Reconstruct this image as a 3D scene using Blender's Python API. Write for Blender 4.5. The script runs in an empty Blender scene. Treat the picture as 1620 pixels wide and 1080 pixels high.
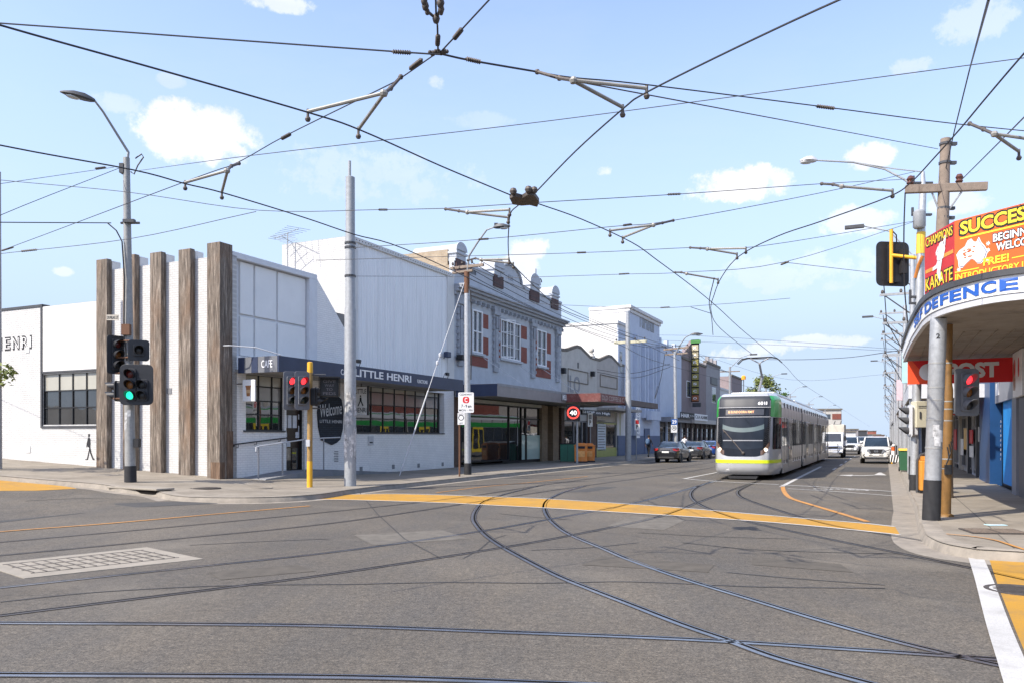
import bpy, bmesh, math, random
from mathutils import Vector, Matrix
rnd = random.Random(11)
scene = bpy.context.scene
COL = scene.collection
R = math.radians
# ---- survey: the picture's camera stands at the origin, eye height H, looking along +Y, level (lens shifted up)
FPX, CX, HY, H = 1250.0, 810.0, 690.0, 1.8
DV = Vector((.427, .904)); DV.normalize()       # along the main street, away
VV = Vector((DV.y, -DV.x))                      # across the street, to the right
HEAD = math.atan2(DV.y, DV.x)

def sstep(a, b, x):
    t = min(1, max(0, (x-a)/(b-a))); return t*t*(3-2*t)
def zf(x, y):                                   # ground height: the side street climbs to the left
    u = x*DV.x+y*DV.y; w = -(x*VV.x+y*VV.y)
    return .0425*max(0, w-17.3)*(1-sstep(24, 32, u))
def UV(u, v): p = DV*u+VV*v; return p.x, p.y
def G(px, py, z=0.0):                           # surveyed ground point (z above the ground)
    zz = z
    for _ in range(12):
        Y = (H-zz)*FPX/(py-HY); X = (px-CX)/FPX*Y
        zz = .5*zz+.5*(zf(X, Y)+z)
    return Vector((X, Y, zf(X, Y)+z))
def P(px, py, z):                               # surveyed point at absolute height z
    Y = (z-H)*FPX/(HY-py); return Vector(((px-CX)/FPX*Y, Y, z))
def A(px, py, Y): return Vector(((px-CX)/FPX*Y, Y, H+(HY-py)/FPX*Y))

class MB:
    def __init__(s, M=None): s.v = []; s.f = []; s.m = []; s.mi = 0; s.M = M
    def add(s, vs, fs):
        b = len(s.v)
        for p in vs:
            p = Vector(p)
            s.v.append(tuple(s.M @ p) if s.M else tuple(p))
        for f in fs: s.f.append(tuple(i+b for i in f)); s.m.append(s.mi)
        return s
    def box(s, x0, x1, y0, y1, z0, z1):
        if x0 > x1: x0, x1 = x1, x0
        if y0 > y1: y0, y1 = y1, y0
        if z0 > z1: z0, z1 = z1, z0
        return s.add([(x0,y0,z0),(x1,y0,z0),(x1,y1,z0),(x0,y1,z0),(x0,y0,z1),(x1,y0,z1),(x1,y1,z1),(x0,y1,z1)],
            [(0,3,2,1),(4,5,6,7),(0,1,5,4),(1,2,6,5),(2,3,7,6),(3,0,4,7)])
    def prism(s, poly, a, b, ax='y'):           # outline extruded along an axis: y -> (x,z), x -> (y,z), z -> (x,y)
        n = len(poly)
        def pt(p, t):
            return (p[0], t, p[1]) if ax == 'y' else ((t, p[0], p[1]) if ax == 'x' else (p[0], p[1], t))
        return s.add([pt(p, a) for p in poly]+[pt(p, b) for p in poly],
            [tuple(range(n)), tuple(range(2*n-1, n-1, -1))]+[(i, i+n, (i+1) % n+n, (i+1) % n) for i in range(n)])
    def tube(s, pts, r, n=8, caps=True):
        pts = [Vector(p) for p in pts]; k = len(pts)
        rs = r if isinstance(r, (list, tuple)) else [r]*k
        vs = []; ref = None
        for i, p in enumerate(pts):
            t = (pts[min(i+1, k-1)]-pts[max(i-1, 0)])
            if t.length < 1e-9: t = Vector((0, 0, 1))
            t.normalize()
            if ref is None: ref = t.orthogonal().normalized()
            else:
                ref = ref-t*ref.dot(t)
                ref = ref.normalized() if ref.length > 1e-6 else t.orthogonal().normalized()
            b = t.cross(ref)
            for j in range(n):
                a = 2*math.pi*j/n
                vs.append(p+(ref*math.cos(a)+b*math.sin(a))*rs[i])
        fs = [(i*n+j, i*n+(j+1) % n, (i+1)*n+(j+1) % n, (i+1)*n+j) for i in range(k-1) for j in range(n)]
        if caps: fs += [tuple(range(n-1, -1, -1)), tuple(range((k-1)*n, k*n))]
        return s.add(vs, fs)
    def lathe(s, prof, c=(0,0,0), n=16, ax='z'):
        vs = []; k = len(prof)
        for r, h in prof:
            for j in range(n):
                a = 2*math.pi*j/n; x, y = r*math.cos(a), r*math.sin(a)
                q = (x, y, h) if ax == 'z' else ((h, x, y) if ax == 'x' else (y, h, x))
                vs.append((q[0]+c[0], q[1]+c[1], q[2]+c[2]))
        fs = [(i*n+j, i*n+(j+1) % n, (i+1)*n+(j+1) % n, (i+1)*n+j) for i in range(k-1) for j in range(n)]
        if k == 4 and prof[0][0] == prof[-1][0] and prof[1][0] == prof[2][0]: fs += [((k-1)*n+j, (k-1)*n+(j+1) % n, (j+1) % n, j) for j in range(n)]   # a ring
        else: fs += [tuple(range(n-1, -1, -1)), tuple(range((k-1)*n, k*n))]
        return s.add(vs, fs)
    def ball(s, c, r, n=10, sq=(1,1,1)):
        k = max(4, n//2)
        vs = []
        for i in range(k+1):
            th = math.pi*i/k
            for j in range(n):
                a = 2*math.pi*j/n
                vs.append((c[0]+r*sq[0]*max(.001, math.sin(th))*math.cos(a), c[1]+r*sq[1]*max(.001, math.sin(th))*math.sin(a), c[2]-r*sq[2]*math.cos(th)))
        return s.add(vs, [(i*n+j, i*n+(j+1) % n, (i+1)*n+(j+1) % n, (i+1)*n+j) for i in range(k) for j in range(n)])
    def grid(s, rows):                          # rows of equal length
        n = len(rows[0])
        return s.add([p for r in rows for p in r], [(i*n+j, i*n+j+1, (i+1)*n+j+1, (i+1)*n+j) for i in range(len(rows)-1) for j in range(n-1)])
    def text(s, body, fn, bold=0, depth=.004):
        vs, fs = text_geo(body, bold)
        return s.add([fn(x, y, d*depth) for x, y, d in vs], fs)

_tc = {}
def text_geo(body, bold=0):                     # glyph mesh scaled to the unit square; third value is depth 0..1
    key = (body, bold)
    if key in _tc: return _tc[key]
    c = bpy.data.curves.new('glyphs', 'FONT'); c.body = body; c.offset = bold; c.extrude = .05; c.resolution_u = 3
    o = bpy.data.objects.new('glyphs', c); COL.objects.link(o)
    bpy.context.view_layer.update()
    me = bpy.data.meshes.new_from_object(o.evaluated_get(bpy.context.evaluated_depsgraph_get()))
    vs = [tuple(v.co) for v in me.vertices]; fs = [tuple(p.vertices) for p in me.polygons]
    bpy.data.objects.remove(o); bpy.data.curves.remove(c); bpy.data.meshes.remove(me)
    x0 = min(v[0] for v in vs); x1 = max(v[0] for v in vs); y0 = min(v[1] for v in vs); y1 = max(v[1] for v in vs)
    vs = [((v[0]-x0)/(x1-x0), (v[1]-y0)/(y1-y0), (v[2]+.05)/.1) for v in vs]
    _tc[key] = (vs, fs); return vs, fs
def flat_xz(x0, x1, z0, z1, y):                 # lettering on a facade whose outside is -y
    return lambda a, b, d: (x0+(x1-x0)*a, y-d, z0+(z1-z0)*b)

EACH = {'shop_piers', 'brick_pier', 'door_glass', 'low_vents', 'wall_vent', 'taped_notices', 'floodlight', 'dark_band', 'steel_straps', 'insulators', 'parapet_stub', 'door_handles', 'insulator_brackets', 'signal_bracket', 'cornice_brackets', 'door_reveal', 'red_brick_panel', 'plinth_left', 'drop_sides', 'hanging_rods', 'clamps', 'feet', 'handrail_brackets', 'rail_post', 'sign_legs', 'sign_letter_panel', 'window_ledge', 'wire_collar', 'awning_stay', 'load_rails', 'nose_and_ears', 'eyes', 'straps', 'emblem_star', 'chevron_stripe', 'frosted_film', 'vent_pipe', 'panel_moulding', 'red_oval'}
def islands(mb):
    par = list(range(len(mb.v)))
    def find(a):
        while par[a] != a: par[a] = par[par[a]]; a = par[a]
        return a
    for f in mb.f:
        r0 = find(f[0])
        for i in f[1:]: par[find(i)] = r0
    gs = {}
    for f, m in zip(mb.f, mb.m): gs.setdefault(find(f[0]), []).append((f, m))
    out = []
    for fs in gs.values():
        ids = sorted({i for f, _ in fs for i in f}); mp = {i: k for k, i in enumerate(ids)}; q = MB()
        q.v = [mb.v[i] for i in ids]; q.f = [tuple(mp[i] for i in f) for f, _ in fs]; q.m = [m for _, m in fs]; out.append(q)
    return out
def build(name, mb, mats, parent=None, label=None, smooth=None, bev=0, loc=None, rot=None):
    if name in EACH and parent is not None:
        isl = islands(mb)
        if len(isl) > 1:
            for q in isl: o = build_one(name.rstrip('s') if name in ('shop_piers', 'steel_straps', 'insulators', 'low_vents', 'cornice_brackets', 'taped_notices') else name, q, mats, parent, label, smooth, bev, loc, rot)
            return o
    return build_one(name, mb, mats, parent, label, smooth, bev, loc, rot)
def build_one(name, mb, mats, parent=None, label=None, smooth=None, bev=0, loc=None, rot=None):
    me = bpy.data.meshes.new(name)
    me.from_pydata(mb.v, [], mb.f)
    if not isinstance(mats, (list, tuple)): mats = [mats]
    for m in mats: me.materials.append(m)
    if len(mats) > 1: me.polygons.foreach_set('material_index', mb.m)
    if smooth is not None:
        me.polygons.foreach_set('use_smooth', [True]*len(me.polygons)); me.set_sharp_from_angle(angle=R(smooth))
    me.update()
    o = bpy.data.objects.new(name, me); COL.objects.link(o)
    if parent: o.parent = parent
    if loc is not None: o.location = loc
    if rot is not None: o.rotation_euler = rot
    if label: o['label'] = label
    if bev:
        b = o.modifiers.new('Bevel', 'BEVEL'); b.width = bev; b.segments = 2; b.limit_method = 'ANGLE'; b.angle_limit = R(40)
    return o
def tag(o, label=None, cat=None, group=None, kind=None):
    if label: o['label'] = label
    if cat: o['category'] = cat
    if group: o['group'] = group
    if kind: o['kind'] = kind
    return o
def thing(name, label, cat, loc=(0,0,0), rz=0, group=None):
    o = bpy.data.objects.new(name, None); COL.objects.link(o); o.empty_display_size = .3
    o.location = loc; o.rotation_euler = (0, 0, rz)
    return tag(o, label, cat, group)
def dup(o, parent=None, loc=None, rz=None, label=None):
    c = o.copy(); COL.objects.link(c)
    if parent: c.parent = parent
    if loc is not None: c.location = loc
    if rz is not None: c.rotation_euler = (0, 0, rz)
    if label: c['label'] = label
    for ch in list(o.children): dup(ch, c)
    return c

class Fac:                                      # a facade frame: x along the front, y into the building, z up
    def __init__(s, x, y, ang):
        s.o = Vector((x, y, 0)); s.a = ang
        s.ax = Vector((math.cos(ang), math.sin(ang), 0)); s.ay = Vector((-math.sin(ang), math.cos(ang), 0))
    def hit(s, px, py, axis='y', val=0.0):
        d = Vector(((px-CX)/FPX, 1, (HY-py)/FPX)); o = Vector((0, 0, H))-s.o
        n = s.ay if axis == 'y' else s.ax
        t = (val-o.dot(n))/d.dot(n); q = o+d*t
        return Vector((q.dot(s.ax), q.dot(s.ay), q.z))
    def uv(s, px, py, y=0.0): q = s.hit(px, py, 'y', y); return q.x, q.z
    def x(s, px, y=0.0): return s.hit(px, 600, 'y', y).x
    def world(s, x, y, z=0): return s.o+s.ax*x+s.ay*y+Vector((0, 0, z))
    def rect(s, px0, py0, px1, py1, y=0.0):     # x0,x1,z0,z1 of a picture rectangle lying on the plane
        a = s.uv(px0, (py0+py1)/2, y); b = s.uv(px1, (py0+py1)/2, y)
        c = s.uv((px0+px1)/2, py1, y); d = s.uv((px0+px1)/2, py0, y)
        return a[0], b[0], c[1], d[1]

# ------------------------------------------------------------------ materials
def nodes(name):
    m = bpy.data.materials.new(name); m.use_nodes = True
    nt = m.node_tree; return m, nt, nt.nodes['Principled BSDF']
def lk(nt, a, b): nt.links.new(a, b)
def ramp(nt, fac, stops):
    r = nt.nodes.new('ShaderNodeValToRGB')
    while len(r.color_ramp.elements) > 1: r.color_ramp.elements.remove(r.color_ramp.elements[-1])
    for i, (p, c) in enumerate(stops):
        e = r.color_ramp.elements[0] if i == 0 else r.color_ramp.elements.new(p)
        e.position = p; e.color = (*c, 1) if len(c) == 3 else c
    lk(nt, fac, r.inputs[0]); return r.outputs[0]
def noise(nt, vec, scale, detail=4, rough=.6):
    n = nt.nodes.new('ShaderNodeTexNoise'); n.inputs['Scale'].default_value = scale
    n.inputs['Detail'].default_value = detail; n.inputs['Roughness'].default_value = rough
    if vec is not None: lk(nt, vec, n.inputs['Vector'])
    return n.outputs['Fac']
def objco(nt, scale=None, rot=None):
    t = nt.nodes.new('ShaderNodeTexCoord')
    if scale is None: return t.outputs['Object']
    mp = nt.nodes.new('ShaderNodeMapping'); mp.inputs['Scale'].default_value = scale
    if rot: mp.inputs['Rotation'].default_value = rot
    lk(nt, t.outputs['Object'], mp.inputs['Vector']); return mp.outputs['Vector']
def mixc(nt, fac, a, b, mode='MIX'):
    x = nt.nodes.new('ShaderNodeMix'); x.data_type = 'RGBA'; x.blend_type = mode
    for sock, v in ((x.inputs[0], fac), (x.inputs[6], a), (x.inputs[7], b)):
        if isinstance(v, (int, float)): sock.default_value = v
        elif isinstance(v, (tuple, list)): sock.default_value = (*v, 1)
        else: lk(nt, v, sock)
    return x.outputs[2]
def bump(nt, bs, h, strength=.3, dist=.02):
    b = nt.nodes.new('ShaderNodeBump'); b.inputs['Strength'].default_value = strength; b.inputs['Distance'].default_value = dist
    lk(nt, h, b.inputs['Height']); lk(nt, b.outputs[0], bs.inputs['Normal'])
def sh(c, k): return tuple(min(1, x*k) for x in c)

def M(name, c, rough=.6, metal=0, var=.15, scale=2.5, stretch=(1,1,1), bmp=0, bscale=60, ior=1.45, coat=0, stain=None, stain_amt=.5, emis=0):
    m, nt, bs = nodes(name)
    v = objco(nt, stretch)
    f = noise(nt, v, scale, 6, .65)
    colr = ramp(nt, f, [(.25, sh(c, 1-var)), (.75, sh(c, 1+var))])
    if stain:
        f2 = noise(nt, v, scale*.6+1.3, 8, .75)
        k = ramp(nt, f2, [(.5, (0,0,0)), (.72, (stain_amt,)*3)])
        colr = mixc(nt, k, colr, stain)
    lk(nt, colr, bs.inputs['Base Color'])
    bs.inputs['Roughness'].default_value = rough; bs.inputs['Metallic'].default_value = metal
    bs.inputs['IOR'].default_value = ior; bs.inputs['Coat Weight'].default_value = coat; bs.inputs['Coat Roughness'].default_value = .05
    if bmp:
        bump(nt, bs, noise(nt, v, bscale, 3), bmp, .01)
    if emis:
        lk(nt, colr, bs.inputs['Emission Color']); bs.inputs['Emission Strength'].default_value = emis
    return m
def plane_uv(nt, axes):
    t = nt.nodes.new('ShaderNodeTexCoord'); s = nt.nodes.new('ShaderNodeSeparateXYZ'); c = nt.nodes.new('ShaderNodeCombineXYZ')
    lk(nt, t.outputs['Object'], s.inputs[0])
    for i, a in enumerate(axes): lk(nt, s.outputs['XYZ'.index(a)], c.inputs[i])
    return c.outputs[0]
def brick(name, axes, c1, c2, mortar, var=.2, bstr=.5, w=.24, h=.086, ms=.012, rough=.8, stain=None):
    m, nt, bs = nodes(name); v = plane_uv(nt, axes)
    b = nt.nodes.new('ShaderNodeTexBrick')
    b.inputs['Scale'].default_value = 1; b.inputs['Brick Width'].default_value = w; b.inputs['Row Height'].default_value = h
    b.inputs['Mortar Size'].default_value = ms; b.inputs['Mortar Smooth'].default_value = .3
    b.inputs['Color1'].default_value = (*c1, 1); b.inputs['Color2'].default_value = (*c2, 1); b.inputs['Mortar'].default_value = (*mortar, 1)
    lk(nt, v, b.inputs['Vector'])
    f = noise(nt, objco(nt), 1.6, 7, .7)
    k = ramp(nt, f, [(.3, (1-var,)*3), (.7, (1, 1, 1))])
    colr = mixc(nt, 1.0, b.outputs['Color'], k, 'MULTIPLY')
    if stain:
        f2 = noise(nt, objco(nt, (1, 1, .35)), 2.2, 8, .8)
        colr = mixc(nt, ramp(nt, f2, [(.56, (0,0,0)), (.75, (.5,)*3)]), colr, stain)
    lk(nt, colr, bs.inputs['Base Color']); bs.inputs['Roughness'].default_value = rough
    inv = nt.nodes.new('ShaderNodeMath'); inv.operation = 'SUBTRACT'; inv.inputs[0].default_value = 1; lk(nt, b.outputs['Fac'], inv.inputs[1])
    fine = noise(nt, objco(nt), 45, 4)
    ad = nt.nodes.new('ShaderNodeMath'); ad.operation = 'MULTIPLY_ADD'; lk(nt, fine, ad.inputs[0]); ad.inputs[1].default_value = .35; lk(nt, inv.outputs[0], ad.inputs[2])
    bump(nt, bs, ad.outputs[0], bstr, .012)
    return m
def glass(name, tint=(.02,.025,.03), ior=1.9, rough=.015, wob=.02):
    m, nt, bs = nodes(name)
    f = noise(nt, objco(nt), .8, 2)
    lk(nt, ramp(nt, f, [(.3, sh(tint, .6)), (.7, sh(tint, 1.5))]), bs.inputs['Base Color'])
    bs.inputs['Roughness'].default_value = rough; bs.inputs['IOR'].default_value = ior
    if wob: bump(nt, bs, noise(nt, objco(nt), 1.1, 1), wob, .05)
    return m
def timber_mat():
    m, nt, bs = nodes('weathered_timber')
    v = objco(nt, (5, 5, .35)); f = noise(nt, v, 2.6, 10, .8); f2 = noise(nt, objco(nt, (1, 1, .5)), .9, 5)
    c1 = ramp(nt, f, [(.30, (.03, .022, .017)), (.44, (.095, .075, .058)), (.54, (.20, .16, .125)), (.64, (.42, .36, .30)), (.8, (.6, .54, .47))])
    c = mixc(nt, ramp(nt, f2, [(.5, (0,0,0)), (.75, (.45,)*3)]), c1, mixc(nt, f, (.10, .045, .016), (.36, .18, .075)))
    lk(nt, c, bs.inputs['Base Color']); bs.inputs['Roughness'].default_value = .8
    bump(nt, bs, f, .9, .03); return m
def asphalt_mat():
    m, nt, bs = nodes('asphalt')
    v = objco(nt)
    fine = noise(nt, v, 55, 3, .7); spk = noise(nt, v, 130, 2, .5)
    big = noise(nt, v, .16, 6, .6); mid = noise(nt, objco(nt, (1.6, .5, 1), (0, 0, HEAD)), .55, 6, .7)
    c = ramp(nt, big, [(.3, (.074, .063, .048)), (.5, (.100, .086, .067)), (.7, (.140, .121, .094))])
    c = mixc(nt, ramp(nt, mid, [(.40, (.0,)*3), (.75, (.7,)*3)]), c, (.066, .064, .061))
    m2 = noise(nt, v, 9, 5, .75); m3 = noise(nt, v, 24, 4, .7)
    c = mixc(nt, .6, c, ramp(nt, m2, [(.34, (.30,)*3), (.66, (.70,)*3)]), 'OVERLAY')
    c = mixc(nt, .7, c, ramp(nt, m3, [(.34, (.24,)*3), (.66, (.76, .75, .74))]), 'OVERLAY')
    dust = noise(nt, v, .28, 5, .55)
    c = mixc(nt, ramp(nt, dust, [(.56, (0,0,0)), (.72, (.55,)*3)]), c, (.19, .165, .128))
    c = mixc(nt, .75, c, ramp(nt, fine, [(.32, (.18,)*3), (.68, (.82, .81, .79))]), 'OVERLAY')
    c = mixc(nt, ramp(nt, spk, [(.63, (0,0,0)), (.73, (.5,)*3)]), c, (.26, .25, .235))
    # thin sealed cracks
    w = nt.nodes.new('ShaderNodeTexVoronoi'); w.feature = 'DISTANCE_TO_EDGE'; w.inputs['Scale'].default_value = .16
    wv = nt.nodes.new('ShaderNodeVectorMath'); wv.operation = 'MULTIPLY_ADD'
    nz = nt.nodes.new('ShaderNodeTexNoise'); nz.inputs['Scale'].default_value = .7; lk(nt, v, nz.inputs['Vector'])
    lk(nt, nz.outputs['Color'], wv.inputs[0]); wv.inputs[1].default_value = (1.8, 1.8, 0); lk(nt, v, wv.inputs[2]); lk(nt, wv.outputs[0], w.inputs['Vector'])
    ck = ramp(nt, w.outputs['Distance'], [(0, (.55,)*3), (.006, (0,0,0))])
    gate = ramp(nt, noise(nt, v, .12, 2), [(.5, (0,0,0)), (.6, (1, 1, 1))])
    c = mixc(nt, mixc(nt, 1, ck, gate, 'MULTIPLY'), c, (.03, .03, .03))
    # oil and rubber
    oil = noise(nt, v, .9, 8, .8)
    c = mixc(nt, ramp(nt, oil, [(.64, (0,0,0)), (.76, (.55,)*3)]), c, (.04, .039, .037))
    lk(nt, c, bs.inputs['Base Color']); bs.inputs['Roughness'].default_value = .85
    bump(nt, bs, fine, .6, .012); return m
def paint_mat(name, c, worn=(.10, .095, .09), amt=.6):
    m, nt, bs = nodes(name); v = objco(nt)
    a = noise(nt, v, 1.4, 7, .75); b = noise(nt, v, 70, 3, .6)
    col = ramp(nt, noise(nt, v, .5, 5), [(.3, sh(c, .82)), (.7, c)])
    k = mixc(nt, .5, ramp(nt, a, [(.48, (0,0,0)), (.72, (amt,)*3)]), ramp(nt, b, [(.5, (0,0,0)), (.62, (amt,)*3)]), 'LIGHTEN')
    lk(nt, mixc(nt, k, col, worn), bs.inputs['Base Color']); bs.inputs['Roughness'].default_value = .75
    bump(nt, bs, b, .4, .008); return m
def paving_mat(name, c, joint=1.5):
    m, nt, bs = nodes(name); v = objco(nt, (1, 1, 1), (0, 0, -HEAD))
    b = nt.nodes.new('ShaderNodeTexBrick'); b.offset = 0; b.inputs['Scale'].default_value = 1
    b.inputs['Brick Width'].default_value = joint; b.inputs['Row Height'].default_value = joint*1.15; b.inputs['Mortar Size'].default_value = .012
    b.inputs['Color1'].default_value = (*c, 1); b.inputs['Color2'].default_value = (*sh(c, .86), 1); b.inputs['Mortar'].default_value = (*sh(c, .38), 1)
    lk(nt, v, b.inputs['Vector'])
    o = objco(nt)
    k = ramp(nt, noise(nt, o, .8, 8, .75), [(.3, (.62, .60, .57)), (.62, (1, 1, 1))])
    col = mixc(nt, 1, b.outputs['Color'], k, 'MULTIPLY')
    sp = ramp(nt, noise(nt, o, 2.6, 5, .6), [(.66, (0,0,0)), (.72, (.5,)*3)])
    col = mixc(nt, sp, col, sh(c, .45))
    col = mixc(nt, .35, col, ramp(nt, noise(nt, o, 60, 3), [(.3, (.35,)*3), (.7, (.65,)*3)]), 'OVERLAY')
    lk(nt, col, bs.inputs['Base Color']); bs.inputs['Roughness'].default_value = .85
    bump(nt, bs, noise(nt, o, 50, 4), .35, .008); return m
def pole_mat(name, c, dirt=(.16, .13, .10), metal=.3, rough=.5, amt=.7):
    m, nt, bs = nodes(name); v = objco(nt, (1, 1, .3))
    f = noise(nt, v, 4, 8, .75); g = noise(nt, objco(nt), 9, 5, .7)
    col = ramp(nt, g, [(.3, sh(c, .78)), (.7, sh(c, 1.1))])
    col = mixc(nt, ramp(nt, f, [(.55, (0,0,0)), (.74, (amt,)*3)]), col, dirt)
    lk(nt, col, bs.inputs['Base Color']); bs.inputs['Roughness'].default_value = rough; bs.inputs['Metallic'].default_value = metal
    bump(nt, bs, f, .15, .01); return m
def lamp_mat(name, c, strength):
    m, nt, bs = nodes(name)
    v = nt.nodes.new('ShaderNodeTexVoronoi'); v.inputs['Scale'].default_value = 55; lk(nt, objco(nt), v.inputs['Vector'])
    col = ramp(nt, v.outputs['Distance'], [(.2, c), (.7, sh(c, .55))])
    lk(nt, col, bs.inputs['Base Color']); lk(nt, col, bs.inputs['Emission Color']); bs.inputs['Emission Strength'].default_value = strength
    return m

ASPH = asphalt_mat()
PATH = paving_mat('footpath_concrete', (.285, .25, .20))
KERB = M('kerb_stone', (.25, .22, .18), .85, var=.25, scale=3, bmp=.4, stain=(.12, .11, .10))
YEL = paint_mat('yellow_road_paint', (.47, .24, .016), worn=(.14,.115,.08), amt=.58)
WLINE = paint_mat('white_road_paint', (.52, .51, .485), worn=(.13,.12,.105), amt=.5)
OLINE = paint_mat('orange_road_paint', (.55, .25, .05), worn=(.11,.10,.09), amt=.6)
RAIL = M('rail_steel', (.085, .078, .074), .5, .3, .45, 3, (1,1,1), .1, ior=1.4)
GROOVE = M('rail_groove', (.016, .014, .013), .95, var=.3, ior=1.1)
RAILS = M('polished_rail_steel', (.34, .34, .36), .3, .9, .3, 2)
RAILBED = M('rail_edge_tar', (.05, .044, .04), .95, var=.4, scale=5, ior=1.15)
WBRK_X = brick('white_painted_brick', 'XZ', (.90,.885,.86), (.86,.845,.82), (.74,.73,.72), .12, .55, stain=(.5,.5,.48))  # white brick, lightened in colour for the shaded street front
WBRK_Y = brick('white_brick_sunlit_side', 'YZ', (.62,.615,.60), (.585,.58,.57), (.50,.495,.485), .12, .7, stain=(.40,.39,.37))  # same white brick, darker in colour for the sunlit side walls
WHITE = M('white_render', (.62, .615, .60), .7, var=.06, scale=1.2, stretch=(1,1,.4), bmp=.12, bscale=30, stain=(.44,.43,.41), stain_amt=.45)
WPANEL = M('white_panel', (.79, .79, .775), .5, var=.05, scale=1)
PALE = M('pale_grey_render', (.55, .57, .61), .75, var=.1, scale=1.1, bmp=.15, stain=(.36,.37,.40), stain_amt=.4)
CORR = M('white_corrugated_metal', (.78, .785, .79), .45, .1, .09, 1.0, (3, 1, .12), stain=(.40,.41,.43), stain_amt=.4)
TIMBER = timber_mat()
NAVY = M('navy_fascia', (.030, .042, .085), .45, var=.2, scale=2)
GREYF = M('grey_fascia', (.15, .155, .17), .5, var=.1)
BLACK = M('black_metal', (.014, .014, .016), .45, var=.3, scale=6)
DKGREY = M('dark_grey_metal', (.06, .062, .068), .5, var=.25, scale=4)
MIDGREY = M('mid_grey_metal', (.23, .235, .25), .5, .2, .2, 4)
LTGREY = M('light_grey_paint', (.52, .53, .55), .55, var=.12, scale=3)
LETTER = M('white_lettering', (.82, .82, .82), .5, var=.04)
INK = M('black_lettering', (.02, .02, .022), .6, var=.2)
REDL = M('red_lettering', (.62, .03, .035), .5, var=.08)
GLS = glass('shop_glass', (.022,.024,.026), 2.1, .02, .05)
GLSB = glass('upper_window_glass', (.05,.06,.075), 1.8, .02, .05)
BLIND = M('roller_blind_behind_glass', (.40, .385, .33), .25, var=.08, scale=1.2, ior=1.6, coat=.6)
SBLIND = M('grey_blind_behind_glass', (.20, .20, .20), .2, var=.12, scale=1.2, ior=1.6, coat=.6)
RBRICK = brick('red_brick', 'XZ', (.30,.065,.042), (.25,.055,.038), (.22,.12,.09), .3, .5)
OBRICK = brick('orange_brick_side', 'YZ', (.45,.17,.085), (.38,.13,.07), (.33,.22,.16), .3, .5)
TBRICK = brick('tan_brick_side', 'YZ', (.42,.33,.22), (.36,.27,.18), (.40,.35,.28), .35, .5)
TBRICK_X = brick('tan_brick', 'XZ', (.34,.23,.14), (.27,.18,.11), (.30,.26,.2), .35, .5)
DBRICK = brick('dark_brick', 'XZ', (.15,.085,.06), (.11,.06,.045), (.14,.11,.09), .4, .6)
VICT = M('blue_grey_stucco', (.46, .485, .52), .75, var=.12, scale=1.5, bmp=.2, stain=(.24,.26,.29), stain_amt=.35)
VICTD = M('blue_grey_mouldings', (.34, .36, .395), .75, var=.12, scale=2, bmp=.2, stain=(.2,.21,.24), stain_amt=.4)
SASH = M('white_window_paint', (.74, .75, .76), .5, var=.06)
CREAM = M('cream_render', (.50, .475, .43), .8, var=.12, scale=1.2, bmp=.2, stain=(.28,.26,.23), stain_amt=.4)
CREAM2 = M('taupe_render', (.42, .39, .355), .8, var=.12, scale=1.2, bmp=.2, stain=(.24,.22,.2), stain_amt=.4)
COPING = M('dark_stone_coping', (.16, .14, .115), .85, var=.3, scale=4)
AWN = M('awning_taupe_metal', (.235, .215, .215), .5, var=.15, scale=1.5)
SOFFIT = M('awning_soffit', (.30, .285, .26), .75, var=.15, scale=2, stain=(.16,.14,.12))
MAROON = M('maroon_fascia', (.16, .05, .045), .6, var=.3, scale=3, stain=(.3,.25,.23))
BLUEW = M('blue_grey_wall', (.50, .555, .65), .7, var=.08, scale=1.2, stain=(.36,.4,.47), stain_amt=.3)
BLUEP = M('slate_blue_plinth', (.09, .125, .21), .6, var=.12)
MAUVE = M('mauve_brown_render', (.23, .185, .185), .8, var=.12, scale=1.3, bmp=.2)
GREYW = M('warm_grey_render', (.30, .285, .29), .8, var=.14, scale=1.3, bmp=.2)
STEEL = pole_mat('galvanised_pole', (.46, .475, .49), (.20, .17, .14), .45, .45, .5)
STEELG = pole_mat('grey_painted_pole', (.33, .345, .36), (.20, .2, .2), .15, .55, .4)
STEELD = pole_mat('weathered_pole', (.31, .31, .30), (.13, .085, .055), .2, .6, .85)
RUST = pole_mat('rusty_steel', (.17, .085, .05), (.08, .045, .03), .2, .8, .8)
TARB = M('black_bitumen_band', (.022, .022, .024), .7, var=.3, scale=8)
YPOLE = pole_mat('faded_yellow_pole', (.36, .22, .07), (.26, .235, .20), .05, .6, .9)
OPOLE = pole_mat('stained_ochre_pole', (.20, .10, .022), (.10, .085, .07), .05, .6, .85)
YARM = M('yellow_enamel', (.75, .40, .03), .4, var=.12, scale=3)
TPOLE = pole_mat('old_timber_pole', (.24, .19, .15), (.09, .06, .045), 0, .85, .8)
POSTER = M('torn_paper_posters', (.50, .50, .50), .9, var=.5, scale=8, stain=(.03,.03,.03), stain_amt=1)
WIRE = M('overhead_wire', (.045, .045, .048), .5, .3, .2)
WIREL = M('steel_span_wire', (.11, .112, .118), .5, .4, .2)
BRASS = M('weathered_fitting', (.10, .085, .075), .65, .3, .4, 14)
ROD = M('insulating_rod', (.27, .26, .235), .5, .1, .25, 6)
SIGW = M('white_sign_face', (.80, .80, .79), .45, var=.04, stain=(.5,.5,.48), stain_amt=.3)
TOPB = M('flat_roof_membrane', (.20, .20, .20), .9, var=.2)
RED_ON = lamp_mat('lit_red_lens', (1.0, .03, .04), 1.6)
GRN_ON = lamp_mat('lit_green_lens', (.02, .75, .42), 1.0)
RED_OFF = M('dark_red_lens', (.10, .015, .012), .2, var=.3, scale=20)
AMB_OFF = M('dark_amber_lens', (.22, .085, .02), .25, var=.4, scale=20)
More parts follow.
